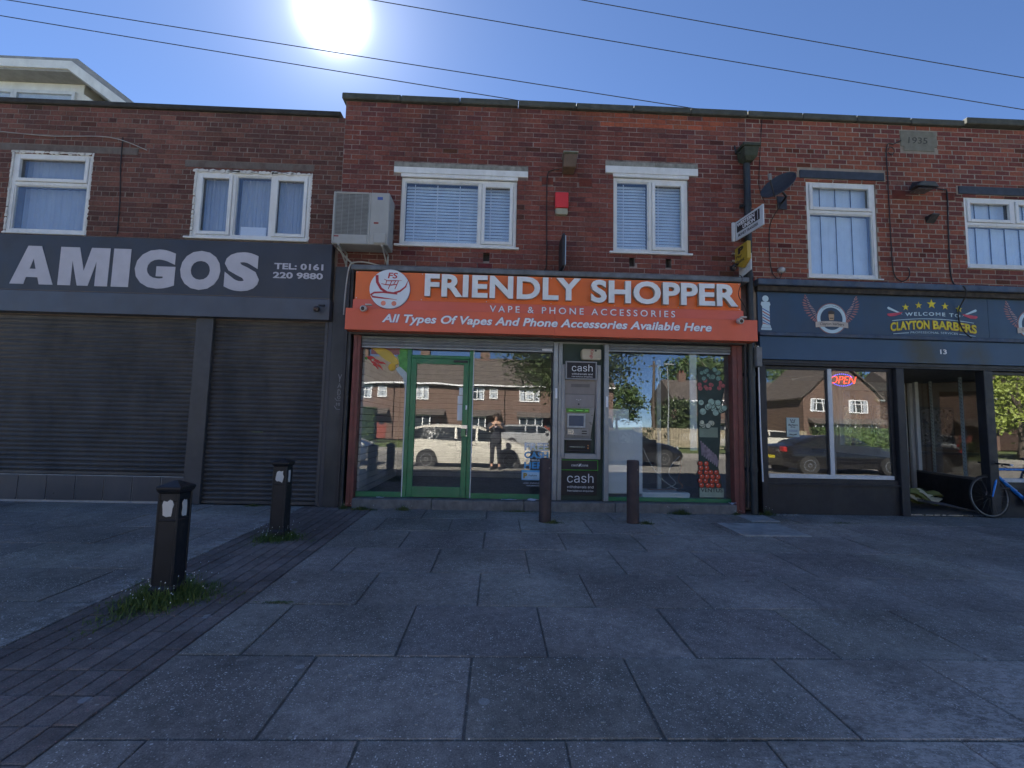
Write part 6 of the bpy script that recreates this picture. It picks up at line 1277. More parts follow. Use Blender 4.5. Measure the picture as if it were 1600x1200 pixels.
# ================================================================== weeds, litter
GR1 = leaf_mat('grass_green', (0.06, 0.11, 0.02), (0.14, 0.19, 0.04)); GR2 = leaf_mat('weed_green', (0.06, 0.10, 0.03), (0.13, 0.16, 0.05))
def weeds(name, cx, cy, rx, ry, n, hmax, label, flowers=0, seed=0, mt=None, avoid=0.0):
    rg = random.Random(seed); b = MB()
    for i in range(n):
        a = rg.uniform(0, 2 * math.pi); r = abs(rg.gauss(0, 0.55)); lob = 0.8 + 0.25 * math.sin(a * 3 + seed) + 0.15 * math.sin(a * 7 + seed * 2); r = min(r, 1.5) * lob
        x, y = cx + rx * r * math.cos(a), cy + ry * r * math.sin(a)
        if avoid and abs(x - cx) < avoid and abs(y - cy) < avoid: continue
        z = gz(y) - 0.005; h = hmax * rg.uniform(0.25, 1.0) * max(0.25, 1 - 0.6 * r) * (1.5 if rg.random() < 0.08 else 1); w = rg.uniform(0.0012, 0.0036); d = rg.uniform(0, 2 * math.pi); ln = h * rg.uniform(0.2, 0.9)
        dx, dy = math.cos(d), math.sin(d)
        b.add([(x - dy * w, y + dx * w, z), (x + dy * w, y - dx * w, z), (x + dx * ln * 0.4 + dy * w, y + dy * ln * 0.4 - dx * w, z + h * 0.6), (x + dx * ln * 0.4 - dy * w, y + dy * ln * 0.4 + dx * w, z + h * 0.6), (x + dx * ln, y + dy * ln, z + h)], [(0, 1, 2, 3), (3, 2, 4)], 0)
        if i % 3 == 0:   # broader leaf
            s_ = rg.uniform(0.006, 0.014); zz = z + h * 0.4; b.add([(x, y, zz), (x + s_, y + s_ * 0.4, zz + 0.004), (x + s_ * 1.6, y + s_ * 1.5, zz + 0.002), (x + s_ * 0.3, y + s_, zz + 0.006)], [(0, 1, 2, 3)], 0)
    for i in range(flowers):
        a = rg.uniform(0, 2 * math.pi); r = rg.uniform(0.3, 1.05); x, y = cx + rx * r * math.cos(a), cy + ry * r * math.sin(a); h = hmax * rg.uniform(0.4, 1.35)
        z = gz(y); b.tube([(x, y, z), (x + 0.01, y, z + h)], 0.001, 3, 0); s_ = rg.uniform(0.0018, 0.0035)
        b.add([(x + 0.01 - s_, y - s_, z + h), (x + 0.01 + s_, y - s_, z + h), (x + 0.01 + s_, y + s_, z + h + 0.003), (x + 0.01 - s_, y + s_, z + h + 0.003), (x + 0.01, y, z + h + 0.008)], [(0, 1, 4), (1, 2, 4), (2, 3, 4), (3, 0, 4)], 1)
    o = b.build(name, [mt or GR1, PRINTW]); tag(o, label, 'weeds', kind='stuff'); return o
weeds('grass_tuft', -2.45, -3.60, 0.34, 0.40, 5200, 0.14, 'tuft of green grass with tiny white flowers round the nearest square bollard', 60, 1, avoid=0.08)
weeds('grass_tuft', -2.42, -1.86, 0.27, 0.26, 2600, 0.12, 'small grass tuft with white flowers round the farther square bollard', 45, 2, avoid=0.08)
for i, (x, y, rx, ry, n, h, lab) in enumerate(((0.80, -0.90, 0.16, 0.07, 260, 0.06, 'low weeds at the foot of the left round bollard'), (2.08, -0.86, 0.16, 0.07, 260, 0.06, 'low weeds at the foot of the right round bollard'), (-1.95, -0.22, 0.28, 0.06, 420, 0.07, 'weeds along the step below the left shop pane'),
    (-1.35, -0.20, 0.16, 0.05, 300, 0.08, 'small weed clump under the green door'), (2.85, -0.17, 0.22, 0.05, 420, 0.10, 'weeds along the step below the right shop window'), (4.22, -0.12, 0.16, 0.07, 300, 0.10, 'weeds at the foot of the drainpipe'), (3.72, -0.15, 0.10, 0.04, 160, 0.07, 'weeds at the foot of the right red post'),
    (-3.6, -0.08, 0.18, 0.04, 200, 0.05, 'weeds in the joint under the takeaway shutter'), (0.35, -0.17, 0.5, 0.03, 260, 0.04, 'sparse weeds in the joint before the step'), (5.0, -0.62, 0.55, 0.035, 240, 0.03, 'thin line of weeds between slabs before the barber'), (-1.6, -3.66, 0.25, 0.025, 240, 0.02, 'thin weed line in the slab joint right of the near bollard'), (-2.25, -0.15, 0.10, 0.06, 160, 0.08, 'weeds at the foot of the dark pier'))):
    weeds('weed_clump', x, y, rx, ry, n, h, lab, 4 if h > 0.05 else 0, 20 + i, GR2)
rg = random.Random(77)
pap = mat('white_litter_paper', (0.66, 0.68, 0.75), 0.7, var=0.05, bmp=0)
for (x, y, z, w, d, lab) in ((0.22, -0.02, 0.394, 0.24, 0.07, 'flat white paper on the step below the shop pane'), (0.66, -0.03, 0.394, 0.30, 0.08, 'crumpled white paper on the step behind the left round bollard'), (3.70, -0.06, 0.394, 0.10, 0.08, 'folded white scrap beside the right red post'), (-1.75, 0.0, 0.394, 0.12, 0.04, 'pale green scrap on the step below the left pane')):
    nx, ny = 7, 4; v = []; f = []
    for j in range(ny):
        for i in range(nx): v.append((x + w * (i / (nx - 1) - 0.5), y + d * (j / (ny - 1) - 0.5) + rg.uniform(-0.006, 0.006), z + 0.004 + rg.uniform(0, 0.028 if w > 0.25 or w < 0.11 else 0.01)))
    for j in range(ny - 1):
        for i in range(nx - 1): a = j * nx + i; f.append((a, a + 1, a + nx + 1, a + nx))
    o = MB().add(v, f).build('paper', pap); tag(o, lab, 'litter')
b = MB()
for i in range(90):
    x, y = rg.gauss(0.45, 0.22), rg.uniform(0.02, 0.07); s_ = rg.uniform(0.003, 0.007); b.box(x, x + s_, y, y + s_, 0.393, 0.396 + s_ * 0.3)
for i in range(60):
    x = rg.uniform(4.35, 4.75) ; y = rg.uniform(-0.16, -0.02); s_ = rg.uniform(0.005, 0.014); b.box(x, x + s_, y, y + s_, 0.25, 0.256)
for i in range(260):
    x, y = rg.uniform(-7, 8), rg.uniform(-5.6, -0.1); s_ = rg.uniform(0.003, 0.010); z = gz(y); b.box(x, x + s_ * rg.uniform(1, 2.2), y, y + s_, z - 0.002, z + 0.003)
tag(b.build('grit', mat('pale_grit', (0.42, 0.40, 0.36), 0.9)), 'scattered pale grit, glass crumbs and tiny litter on paving', 'grit', kind='stuff')

# ================================================================== overhead wires
wg = 'overhead wires crossing above the roofs'
def wire(p, q, sag, label):
    P, Q = Vector(p), Vector(q); pts = []
    for i in range(25):
        t_ = i / 24; pt_ = P.lerp(Q, t_); pt_.z -= sag * 4 * t_ * (1 - t_); pts.append(pt_)
    tag(MB().tube(pts, 0.008, 5).build('overhead_wire', CABLE, smooth=True), label, 'wire', wg)
def ext(a, b_, Y, e0, e1): # endpoints on a plane parallel to the front, prolonged beyond the frame
    a, b_ = Vector((a[0], Y, a[1])), Vector((b_[0], Y, b_[1])); d = b_ - a; return a - d * e0, b_ + d * e1
for (a, b_, e0, e1, sag, lab) in (((-8.876, 9.23), (4.668, 7.647), 0.6, 1.0, 0.10, 'third wire from the top left, ending behind the coping near the drainpipe'), ((-9.385, 8.945), (1.178, 7.641), 0.6, 1.2, 0.08, 'lowest overhead wire, running just above the takeaway roof'),
    ((-1.963, 9.614), (10.278, 8.03), 1.0, 0.6, 0.12, 'second wire down at the right, above the middle roof'), ((1.965, 9.831), (10.278, 8.69), 1.2, 0.6, 0.10, 'topmost overhead wire at the upper right')):
    p, q = ext(a, b_, 1.0, e0, e1); wire(p, q, sag, lab)

# ================================================================== the street behind the camera (seen in the shop glass)
ROOFT = mat('brown_grey_roof_tiles', (0.085, 0.07, 0.062), 0.85, var=0.25, scale=3, bmp=0.3, bscale=30)
def house_brick():
    M, t, p = new_mat('house_brick'); g = N(t, 'ShaderNodeNewGeometry'); mp = N(t, 'ShaderNodeMapping'); mp.inputs['Rotation'].default_value = (R(90), 0, 0); t.links.new(g.outputs['Position'], mp.inputs[0])
    b = N(t, 'ShaderNodeTexBrick'); b.inputs['Scale'].default_value = 4.4; b.inputs['Color1'].default_value = (0.12, 0.072, 0.058, 1); b.inputs['Color2'].default_value = (0.15, 0.09, 0.07, 1); b.inputs['Mortar'].default_value = (0.18, 0.14, 0.11, 1); b.inputs['Mortar Size'].default_value = 0.015
    t.links.new(mp.outputs[0], b.inputs[0]); t.links.new(b.outputs[0], p.inputs['Base Color']); p.inputs['Roughness'].default_value = 0.9; return M
HBK = house_brick(); DGL = mat('dark_house_glass', (0.03, 0.04, 0.05), 0.08, bmp=0, var=0.3)
REDT = mat('red_hung_tiles', (0.30, 0.08, 0.045), 0.85, var=0.2)
def house(x, y, w, label, porch=True, eaves=5.2, ridge=8.3, chim=(0.2,), gable=False, gzr=0.0):
    h = thing('brick_house', (x, y, gzr), label, 'house', 'brick houses across the street'); d = 8.0
    bx('wall', HBK, h, x - w / 2, x + w / 2, y - d, y, gzr, eaves)
    o = 0.35
    if gable:
        v = [(x - w / 2, y - d, eaves), (x + w / 2, y - d, eaves), (x, y - d, ridge), (x - w / 2, y, eaves), (x + w / 2, y, eaves), (x, y, ridge)]
        MB().add(v, [(0, 1, 2), (5, 4, 3), (0, 2, 5, 3), (1, 4, 5, 2)]).build('gable_wall', HBK, h)
        v = [(x - w / 2 - o, y + 0.2, eaves - 0.25), (x, y + 0.2, ridge), (x + w / 2 + o, y + 0.2, eaves - 0.25), (x + w / 2 + o, y + 0.2, eaves - 0.1), (x, y + 0.2, ridge + 0.18), (x - w / 2 - o, y + 0.2, eaves - 0.1)]
        b = MB(); b.prism([(a[0], a[2]) for a in v], y - d - 0.2, y + 0.25)
    else:
        b = MB(); v = [(x - w / 2 - 0.1, yy, zz) for yy, zz in ((y + o, eaves - 0.05), (y + o, eaves + 0.08), (y - d / 2, ridge), (y - d - o, eaves + 0.08), (y - d - o, eaves - 0.05))]; n = 5
        v2 = [(x + w / 2 + 0.1, a[1], a[2]) for a in v]; b.add(v + v2, [tuple(range(5)), tuple(reversed(range(5, 10)))] + [(i, i + n, (i + 1) % n + n, (i + 1) % n) for i in range(n)])
        b2 = MB().box(x - w / 2 - 0.1, x + w / 2 + 0.1, y + o + 0.002, y + o + 0.06, eaves - 0.12, eaves + 0.02); b2.build('gutter', PRINTW, h)
    rf = b.build('roof', ROOFT, h)
    for c in chim:
        cx = x + c * w; k = bx('chimney', HBK, rf, cx - 0.45, cx + 0.45, y - d / 2 - 0.35, y - d / 2 + 0.35, ridge - 0.6, ridge + 1.0)
        for dx in (-0.2, 0.2): MB().lathe([(0.11, ridge + 1.0), (0.09, ridge + 1.35)], 10, Matrix.Translation((cx + dx, y - d / 2, 0))).build('chimney_pot', TERRA, rf)
    def win(xa, xb, za, zb, n=2):
        f = frame_ring(MB(), xa, xb, za, zb, 0.09, y, y + 0.07)
        for i in range(1, n): xx = xa + (xb - xa) * i / n; f.box(xx - 0.04, xx + 0.04, y + 0.001, y + 0.071, za + 0.09, zb - 0.09)
        f.box(xa + 0.09, xb - 0.09, y + 0.002, y + 0.068, zb - 0.45, zb - 0.39)
        f = f.build('window', PRINTW, h); bx('pane', DGL, f, xa + 0.05, xb - 0.05, y + 0.005, y + 0.02, za + 0.05, zb - 0.05)
        for q in (xa + 0.12, xb - 0.42): bx('curtain', CURT, f, q, q + 0.3, y + 0.021, y + 0.028, za + 0.1, zb - 0.1)
    for s_ in ((-1, 1) if w > 6 else (1,)):
        c = x + s_ * w * 0.25
        win(c - 1.2, c + 0.6, eaves - 1.45, eaves - 0.25, 3)
        win(c + s_ * 0.9 - 0.4 + 0.6, c + s_ * 0.9 + 0.4 + 0.6, eaves - 1.3, eaves - 0.35, 1) if not gable else None
        # bay with canopy and front door
        by = bx('bay', PRINTW, h, c - 1.3, c + 0.9, y, y + 0.7, 0.0, 0.9); 
        fb = frame_ring(MB(), c - 1.3, c + 0.9, 0.9, 2.3, 0.09, y + 0.60, y + 0.70).box(c - 0.6, c - 0.52, y + 0.6, y + 0.7, 0.99, 2.21).box(c + 0.15, c + 0.23, y + 0.6, y + 0.7, 0.99, 2.21).build('window', PRINTW, h); bx('pane', DGL, fb, c - 1.25, c + 0.85, y + 0.1, y + 0.62, 0.95, 2.25)
        MB().add([(c - 1.5, y + 0.95, 2.32), (c + 2.2, y + 0.95, 2.32), (c + 2.2, y, 2.85), (c - 1.5, y, 2.85), (c - 1.5, y, 2.3), (c + 2.2, y, 2.3)], [(0, 1, 2, 3), (4, 5, 1, 0), (0, 3, 4), (1, 5, 2)]).build('canopy_roof', ROOFT, h)
        dr = bx('front_door', mat('red_brown_door', (0.22, 0.05, 0.035), 0.5), h, c + 1.15, c + 2.0, y, y + 0.05, 0.05, 2.15); bx('pane', DGL, dr, c + 1.35, c + 1.8, y + 0.05, y + 0.055, 1.3, 1.95)
    return h
for i, (x, y, w, kw, lab) in enumerate((
    (-4.4, -36, 10.2, {'chim': (-0.3, 0.3)}, 'semi detached brick house mirrored in the green door glass'), (5.9, -36, 10.2, {'chim': (0.35,)}, 'brick house mirrored in the pane beside the cash machine, behind the tree'),
    (-14.7, -36, 10.2, {'chim': (0.1,)}, 'brick house mirrored in the left pane of the shop'), (-27, -36, 9.6, {}, 'brick house farthest left across the street'),
    (27.5, -52, 9.6, {'chim': (-0.2, 0.3)}, 'distant brick house mirrored at the right of the shop window'), (39, -52, 9.6, {'chim': (0.3,)}, 'distant brick house mirrored in left half of barber window'),
    (33, -36, 7.5, {'gable': True, 'chim': (0.35,), 'eaves': 4.9}, 'gable ended brick house mirrored in the left barber pane'), (46, -38, 9.6, {'chim': (0.1,)}, 'brick house mirrored in the right barber pane'), (58, -38, 9.6, {}, 'brick house at the far right across the street'))):
    house(x, y, w, lab, **kw)
# lawns fence hedge
def hedge(x0, x1, y, h, label, seed, n=5000, mt=None):
    rg = random.Random(seed); b = MB()
    for i in range(n):
        x, yy, z = rg.uniform(x0, x1), y + rg.uniform(-0.5, 0.5), rg.uniform(0.0, h); 
        if rg.random() < 0.5: yy = y + 0.5 * rg.choice((-1, 1)) + rg.uniform(-0.08, 0.08)
        elif rg.random() < 0.5: z = h + rg.uniform(-0.1, 0.1)
        s_ = rg.uniform(0.05, 0.12); a = Vector((rg.gauss(0, 1), rg.gauss(0, 1), rg.gauss(0, 1))).normalized() * s_; c = a.orthogonal().normalized() * s_
        p = Vector((x, yy, z)); b.add([p - a, p + c, p + a, p - c], [(0, 1, 2, 3)])
    b.box(x0 + 0.1, x1 - 0.1, y - 0.4, y + 0.4, 0, h - 0.1)
    tag(b.build('hedge', mt or TL2), label, 'hedge', 'hedges across the street')
TL1 = leaf_mat('tree_leaf', (0.03, 0.055, 0.018), (0.085, 0.11, 0.04)); TL2 = leaf_mat('dark_hedge_leaf', (0.03, 0.06, 0.018), (0.08, 0.13, 0.03)); TL3 = leaf_mat('yellow_green_leaf', (0.16, 0.22, 0.03), (0.30, 0.36, 0.06))
hedge(-12.5, -9.6, -30, 2.6, 'tall dark hedge mirrored in the left shop pane', 1, 3500); hedge(26, 38, -30, 1.8, 'trimmed hedge mirrored in the barber window', 2, 6000)
hedge(-3.5, 3.5, -29, 0.9, 'low garden hedge mirrored behind the white car', 3, 3000)
BARK = mat('bark', (0.09, 0.07, 0.055), 0.95, var=0.3, scale=8, bmp=0.6)
def tree(x, y, h, rad, trunk_h, label, seed, n=9000, mt=None, leaf=0.16, zc=None, clusters=26):
    rg = random.Random(seed); t = thing('tree', (x, y, 0), label, 'tree', 'trees across the street')
    b = MB(); zc = zc or (trunk_h + h) / 2; tips = []
    b.tube([(x, y, 0), (x + 0.1, y, trunk_h * 0.5), (x, y + 0.1, trunk_h), (x + 0.1, y, h * 0.8)], [0.28, 0.22, 0.17, 0.05], 10)
    for i in range(clusters):
        a = rg.uniform(0, 2 * math.pi); el = rg.uniform(-0.9, 1.4); rr_ = rad * rg.uniform(0.45, 0.95)
        tip = Vector((x + rr_ * math.cos(a) * math.cos(el * 0.7), y + rr_ * math.sin(a) * math.cos(el * 0.7), zc + (h - trunk_h) * 0.45 * math.sin(el)))
        tips.append(tip)
        if i % 2 == 0: st = Vector((x, y, trunk_h + (tip.z - trunk_h) * 0.3)); b.tube([st, st.lerp(tip, 0.5) + Vector((0, 0, 0.3)), tip], [0.09, 0.05, 0.015], 6)
    b.build('trunk', BARK, t, smooth=True)
    b = MB()
    for i in range(n):
        tip = rg.choice(tips); g = Vector((rg.gauss(0, 1), rg.gauss(0, 1), rg.gauss(0, 0.7))) * rad * 0.17; p = tip + g
        s_ = leaf * rg.uniform(0.5, 1.1); a = Vector((rg.gauss(0, 1), rg.gauss(0, 1), rg.gauss(0, 1))).normalized() * s_; c = a.orthogonal().normalized() * s_ * 0.6
        b.add([p - a, p + c, p + a, p - c], [(0, 1, 2, 3)])
    b.build('crown', mt or TL1, t)
    return t
tree(5.0, -24.0, 10.5, 5.0, 3.2, 'spreading street tree mirrored either side of the cash machine', 3, 20000, zc=6.8, leaf=0.14, clusters=40)
tree(30, -60, 12, 6, 3, 'dark tree behind the gabled house, mirrored in the barber window', 4, 6000, TL2, 0.3); tree(44, -62, 13, 7, 3, 'broad tree behind houses mirrored in the barber window', 5, 6000, TL2, 0.3); tree(52, -58, 12, 6, 3, 'tall tree at the far right behind the houses', 6, 5000, TL2, 0.3)
tree(17, -58, 7.5, 4, 2, 'bushy tree mirrored beside the telegraph pole', 7, 4000, TL2, 0.25); tree(20.5, -45, 4.6, 2.4, 1.4, 'pale bushy tree mirrored in the middle of the right shop window', 8, 4000, TL1, 0.2)
tree(36.5, -24, 7.5, 4.2, 2.0, 'yellow green tree mirrored at the right edge window', 9, 9000, TL3, 0.16); tree(41, -24.5, 7.5, 4.0, 2.0, 'second yellow green tree mirrored beyond the bicycle', 10, 9000, TL3, 0.16)
tree(-22, -30, 8, 4, 2.4, 'round tree across the road before the far left house', 12, 5000, TL1, 0.2)
lp = thing('street_lamp', (13.4, -28.5, 0), 'grey street lamp mirrored in the right shop window', 'street lamp'); MB().tube([(13.4, -28.5, 0), (13.4, -28.5, 1.2), (13.4, -28.5, 6.6)], [0.09, 0.06, 0.04], 10).build('column', GREY_AL, lp, smooth=True)
bx('lantern', GREY_AL, lp, 13.1, 13.95, -28.6, -28.35, 6.55, 6.68, bevel=0.03)
tp = thing('telegraph_pole', (14.5, -35, 0), 'brown wooden telegraph pole mirrored in the right shop window', 'pole'); MB().tube([(14.5, -35, 0), (14.5, -35, 7.8)], [0.16, 0.11], 10).build('pole', BARK, tp, smooth=True); bx('crossarm', BARK, tp, 14.2, 14.8, -35.06, -34.9, 7.3, 7.42)
fe = thing('garden_fence', (18, -30, 0), 'pale wooden garden fence mirrored below the trees in the right shop window', 'fence'); WF = mat('pale_fence_wood', (0.32, 0.27, 0.19), 0.8)
for i in range(60): bx('paling', WF, fe, 11 + i * 0.24, 11.2 + i * 0.24, -30, -29.97, 0.0, 1.55)
for z in (0.4, 1.2): bx('rail', WF, fe, 11, 25.4, -30.06, -30.01, z, z + 0.1)

# ------------------------------------------------------------------ cars
def car(name, loc, heading, paint, label, kind='hatch', L=4.05, Wd_=1.72, H=1.5, rims=None):
    root = thing(name, (0, 0, 0), label, 'car', 'cars parked along the road'); ORG[root.name] = Vector((0, 0, 0))
    hw = Wd_ / 2
    # stations: x, bottom z, belt z, top z, top half width factor
    if kind == 'hatch':
        st = [(-0.5, 0.42, 0.62, 0.66, .80), (-0.492, 0.28, 0.78, 0.90, .82), (-0.475, 0.22, 0.92, 1.10, .76), (-0.43, 0.20, 0.98, 1.38, .72), (-0.36, 0.20, 1.0, 1.47, .72), (-0.24, 0.20, 0.99, H, .73), (-0.06, 0.20, 0.96, H + 0.01, .74), (0.08, 0.20, 0.945, H - 0.03, .73), (0.16, 0.20, 0.94, 1.36, .74), (0.235, 0.20, 0.95, 1.14, .78), (0.29, 0.20, 0.93, 0.99, .82), (0.38, 0.20, 0.84, 0.91, .82), (0.45, 0.22, 0.74, 0.80, .78), (0.488, 0.26, 0.62, 0.68, .68), (0.5, 0.34, 0.52, 0.55, .6)]
        glass_rng = (2, 9)
    else:
        st = [(-0.5, 0.42, 0.66, 0.70, .80), (-0.49, 0.28, 0.86, 0.93, .82), (-0.45, 0.22, 0.95, 1.02, .80), (-0.36, 0.20, 0.96, 1.06, .78), (-0.30, 0.20, 0.96, 1.20, .72), (-0.21, 0.20, 0.95, 1.38, .68), (-0.08, 0.20, 0.94, H, .68), (0.04, 0.20, 0.93, H - 0.01, .68), (0.11, 0.20, 0.92, 1.32, .70), (0.19, 0.20, 0.91, 1.12, .74), (0.25, 0.20, 0.90, 0.96, .80), (0.36, 0.20, 0.82, 0.88, .80), (0.45, 0.22, 0.70, 0.76, .76), (0.49, 0.28, 0.58, 0.62, .66), (0.5, 0.36, 0.50, 0.52, .58)]
        glass_rng = (3, 9)
    def ring(s):
        x, zb, zl, zt, k = s; x *= L; taper = 1 - 0.10 * (abs(s[0]) / 0.5) ** 6 - 0.03 * (abs(s[0]) / 0.5) ** 2; w = hw * taper
        half = [(w * 0.93, zb), (w * 1.0, zb + (zl - zb) * 0.35), (w * 1.0, zb + (zl - zb) * 0.7), (w * 0.965, zl), (w * (k + 0.10 * (1 - k)), zl + (zt - zl) * 0.82), (w * k * 0.9, zt - 0.01), (w * k * 0.45, zt + 0.015)]
        return [(x, -a, b) for a, b in half] + [(x, a, b) for a, b in reversed(half)]
    rings = [ring(s) for s in st]; n = len(rings[0]); b = MB(); vs = [v for r_ in rings for v in r_]; fs = []; gl_ = []
    for i in range(len(rings) - 1):
        for k in range(n):
            k2 = (k + 1) % n; f = (i * n + k, i * n + k2, (i + 1) * n + k2, (i + 1) * n + k)
            isg = glass_rng[0] <= i < glass_rng[1] and k in (3, n - 5) 
            (gl_ if isg else fs).append(f)
    fs.append(tuple(range(n))[::-1]); fs.append(tuple((len(rings) - 1) * n + k for k in range(n)))
    b.add(vs, fs, 0); b.add(vs, gl_, 1)
    GLM = mat('dark_car_glass', (0.012, 0.015, 0.018), 0.05, bmp=0, var=0.1)
    body = b.build('body', [paint, GLM], root, smooth=True)
    # windscreen and rear window
    for (i, j, nm) in ((glass_rng[1] - 2, glass_rng[1] + 0, 'windscreen'), (glass_rng[0] - 0, glass_rng[0] + 1, 'rear_window')):
        A_, B_ = rings[i], rings[j]; v = [Vector(A_[5]), Vector(A_[8]), Vector(B_[8]), Vector(B_[5])]; c = sum(v, Vector()) / 4; v = [c + (p - c) * 0.93 + Vector((0.02 if nm == 'windscreen' else -0.02, 0, 0.045)) for p in v]
        q = MB().add(v, [(0, 1, 2, 3)]).build(nm, GLM, root)
    for xx in ((-0.10, 0.065) if kind == 'hatch' else (-0.09, 0.05)):
        for s_ in (-1, 1):
            xa = xx * L; w = hw * 0.985
            MB().add([(xa - 0.04, s_ * w * 0.985, 0.93), (xa + 0.04, s_ * w * 0.985, 0.93), (xa + 0.03, s_ * w * 0.80, H - 0.10), (xa - 0.05, s_ * w * 0.80, H - 0.10)], [(0, 1, 2, 3)]).build('pillar', paint, root)
            bx('door_handle', paint, root, xa - 0.28, xa - 0.12, s_ * hw - 0.01, s_ * hw + 0.02, 0.83, 0.86)
            bx('door_seam', BLACK, root, xa - 0.004, xa + 0.004, s_ * hw * 0.99 - 0.003, s_ * hw * 0.99 + 0.006, 0.32, 0.90)
    wb = L * 0.315; wz = 0.31
    for sx in (-1, 1):
        for s_ in (-1, 1):
            Mw = Matrix.Translation((sx * wb, s_ * (hw - 0.09), wz)) @ Matrix.Rotation(R(90), 4, 'X')
            MB().lathe([(0.36, -0.115), (0.365, 0.0), (0.36, 0.105)], 28, Mw).build('wheel_arch', RUBBER, root)
            w_ = MB().lathe([(0.20, -0.09), (0.29, -0.10), (0.31, -0.07), (0.31, 0.07), (0.29, 0.12), (0.20, 0.118)], 28, Mw @ Matrix.Scale(-s_ if s_ > 0 else 1, 4, (0, 0, 1)) if False else Mw).build('wheel', RUBBER, root, smooth=True)
            rb = MB(); yo = s_ * (hw + 0.028)
            for k in range(10):
                a = 2 * math.pi * k / 10; da = 0.10
                rb.add([(sx * wb + 0.035 * math.cos(a - 0.3), yo, wz + 0.035 * math.sin(a - 0.3)), (sx * wb + 0.035 * math.cos(a + 0.3), yo, wz + 0.035 * math.sin(a + 0.3)), (sx * wb + 0.21 * math.cos(a + da), yo - s_ * 0.01, wz + 0.21 * math.sin(a + da)), (sx * wb + 0.21 * math.cos(a - da), yo - s_ * 0.01, wz + 0.21 * math.sin(a - da))], [(0, 1, 2, 3)])
            for k in range(24):
                a0, a1 = 2 * math.pi * k / 24, 2 * math.pi * (k + 1) / 24
                rb.add([(sx * wb + r_ * math.cos(a), yo + s_ * 0.002, wz + r_ * math.sin(a)) for r_, a in ((0.19, a0), (0.22, a0), (0.22, a1), (0.19, a1))], [(0, 1, 2, 3)])
            rb.build('rim', CHROME, w_)
    for s_ in (-1, 1):
        MB().lathe([(0.12, 0), (0.09, 0.06), (0.02, 0.09)], 14, Matrix.Translation((L * 0.455, s_ * hw * 0.70, 0.70)) @ Matrix.Rotation(R(75), 4, 'Y')).build('headlight', mat('headlight_glass', (0.4, 0.42, 0.42), 0.1, bmp=0), root, smooth=True)
        bx('tail_light', mat('tail_light_red', (0.4, 0.02, 0.02), 0.2, bmp=0), root, -L * 0.497, -L * 0.465, s_ * hw * 0.62, s_ * hw * 0.90, 0.80, 0.98, bevel=0.01)
        bx('door_mirror', paint, root, L * 0.19, L * 0.235, s_ * hw * 0.98, s_ * (hw * 0.98 + 0.17), 0.93, 1.06, bevel=0.02)
    bx('number_plate', YEL, root, -L * 0.503, -L * 0.497, -0.26, 0.26, 0.52, 0.63)
    root.location = loc; root.rotation_euler = (0, 0, heading)
    return root
PW = mat('white_car_paint', (0.60, 0.57, 0.50), 0.25, var=0.03, bmp=0, coat=0.6); PK = mat('black_car_paint', (0.010, 0.010, 0.012), 0.15, var=0.03, bmp=0, coat=0.8); PB = mat('dark_blue_car_paint', (0.03, 0.045, 0.08), 0.2, var=0.03, bmp=0, coat=0.8); PS = mat('silver_car_paint', (0.45, 0.46, 0.47), 0.25, 0.4, var=0.03, bmp=0, coat=0.5)
car('parked_car', (-0.95, -9.55, 0.0), 0.0, PW, 'white hatchback parked behind the camera, mirrored in green door and pane', 'hatch', 4.5, 1.78, 1.52)
car('parked_car', (-6.6, -9.7, 0.0), 0.0, PB, 'dark blue car mirrored at the far left of the shop glass', 'hatch', 4.2, 1.75, 1.46)
car('parked_car', (5.4, -12.2, 0.0), 0.0, PK, 'dark saloon mirrored low in the right shop window', 'saloon', 4.5, 1.8, 1.43)
car('parked_car', (12.9, -10.2, 0.0), 0.0, PK, 'black saloon mirrored across the barber window', 'saloon', 4.8, 1.84, 1.42)
car('parked_car', (2.2, -21.5, 0.1), 0.0, PS, 'silver hatchback mirrored behind the white one', 'hatch', 4.1, 1.7, 1.48)
car('parked_car', (17.5, -23.5, 0.1), math.pi, PW, 'white car mirrored far off at the right of the shop window', 'hatch', 4.3, 1.75, 1.5)

# ------------------------------------------------------------------ the photographer, seen only as a reflection
def skin_obj(name, verts, edges, radii, mt, parent, root=0, sub=1):
    me = bpy.data.meshes.new(name); me.from_pydata(verts, edges, []); me.materials.append(mt)
    o = bpy.data.objects.new(name, me); COL.objects.link(o); o.parent = parent
    if not me.skin_vertices: 
        bpy.context.view_layer.objects.active = o
    sk = o.modifiers.new('skin', 'SKIN'); sk.use_smooth_shade = True
    if not me.skin_vertices:
        try: me.attributes.new('skin', 'FLOAT_VECTOR', 'POINT')
        except Exception: pass
    lay = me.skin_vertices[0].data if me.skin_vertices else None
    if lay:
        for i, r_ in enumerate(radii):
            lay[i].radius = r_ if isinstance(r_, tuple) else (r_, r_); lay[i].use_root = (i == root)
    sb = o.modifiers.new('sub', 'SUBSURF'); sb.levels = sub; sb.render_levels = sub
    return o
pg = 0.13
man = thing('person', (0.0, -7.62, pg), 'person in a dark coat and pale collar holding up a phone, mirrored in the glass', 'person')
ORG[man.name] = Vector((0, 0, 0))
COAT = mat('dark_navy_coat', (0.022, 0.024, 0.034), 0.85, var=0.2); TRO = mat('black_trousers', (0.018, 0.018, 0.022), 0.85); SKN = mat('skin', (0.42, 0.25, 0.17), 0.55, var=0.08, bmp=0); HAIR = mat('dark_brown_hair', (0.03, 0.018, 0.012), 0.7)
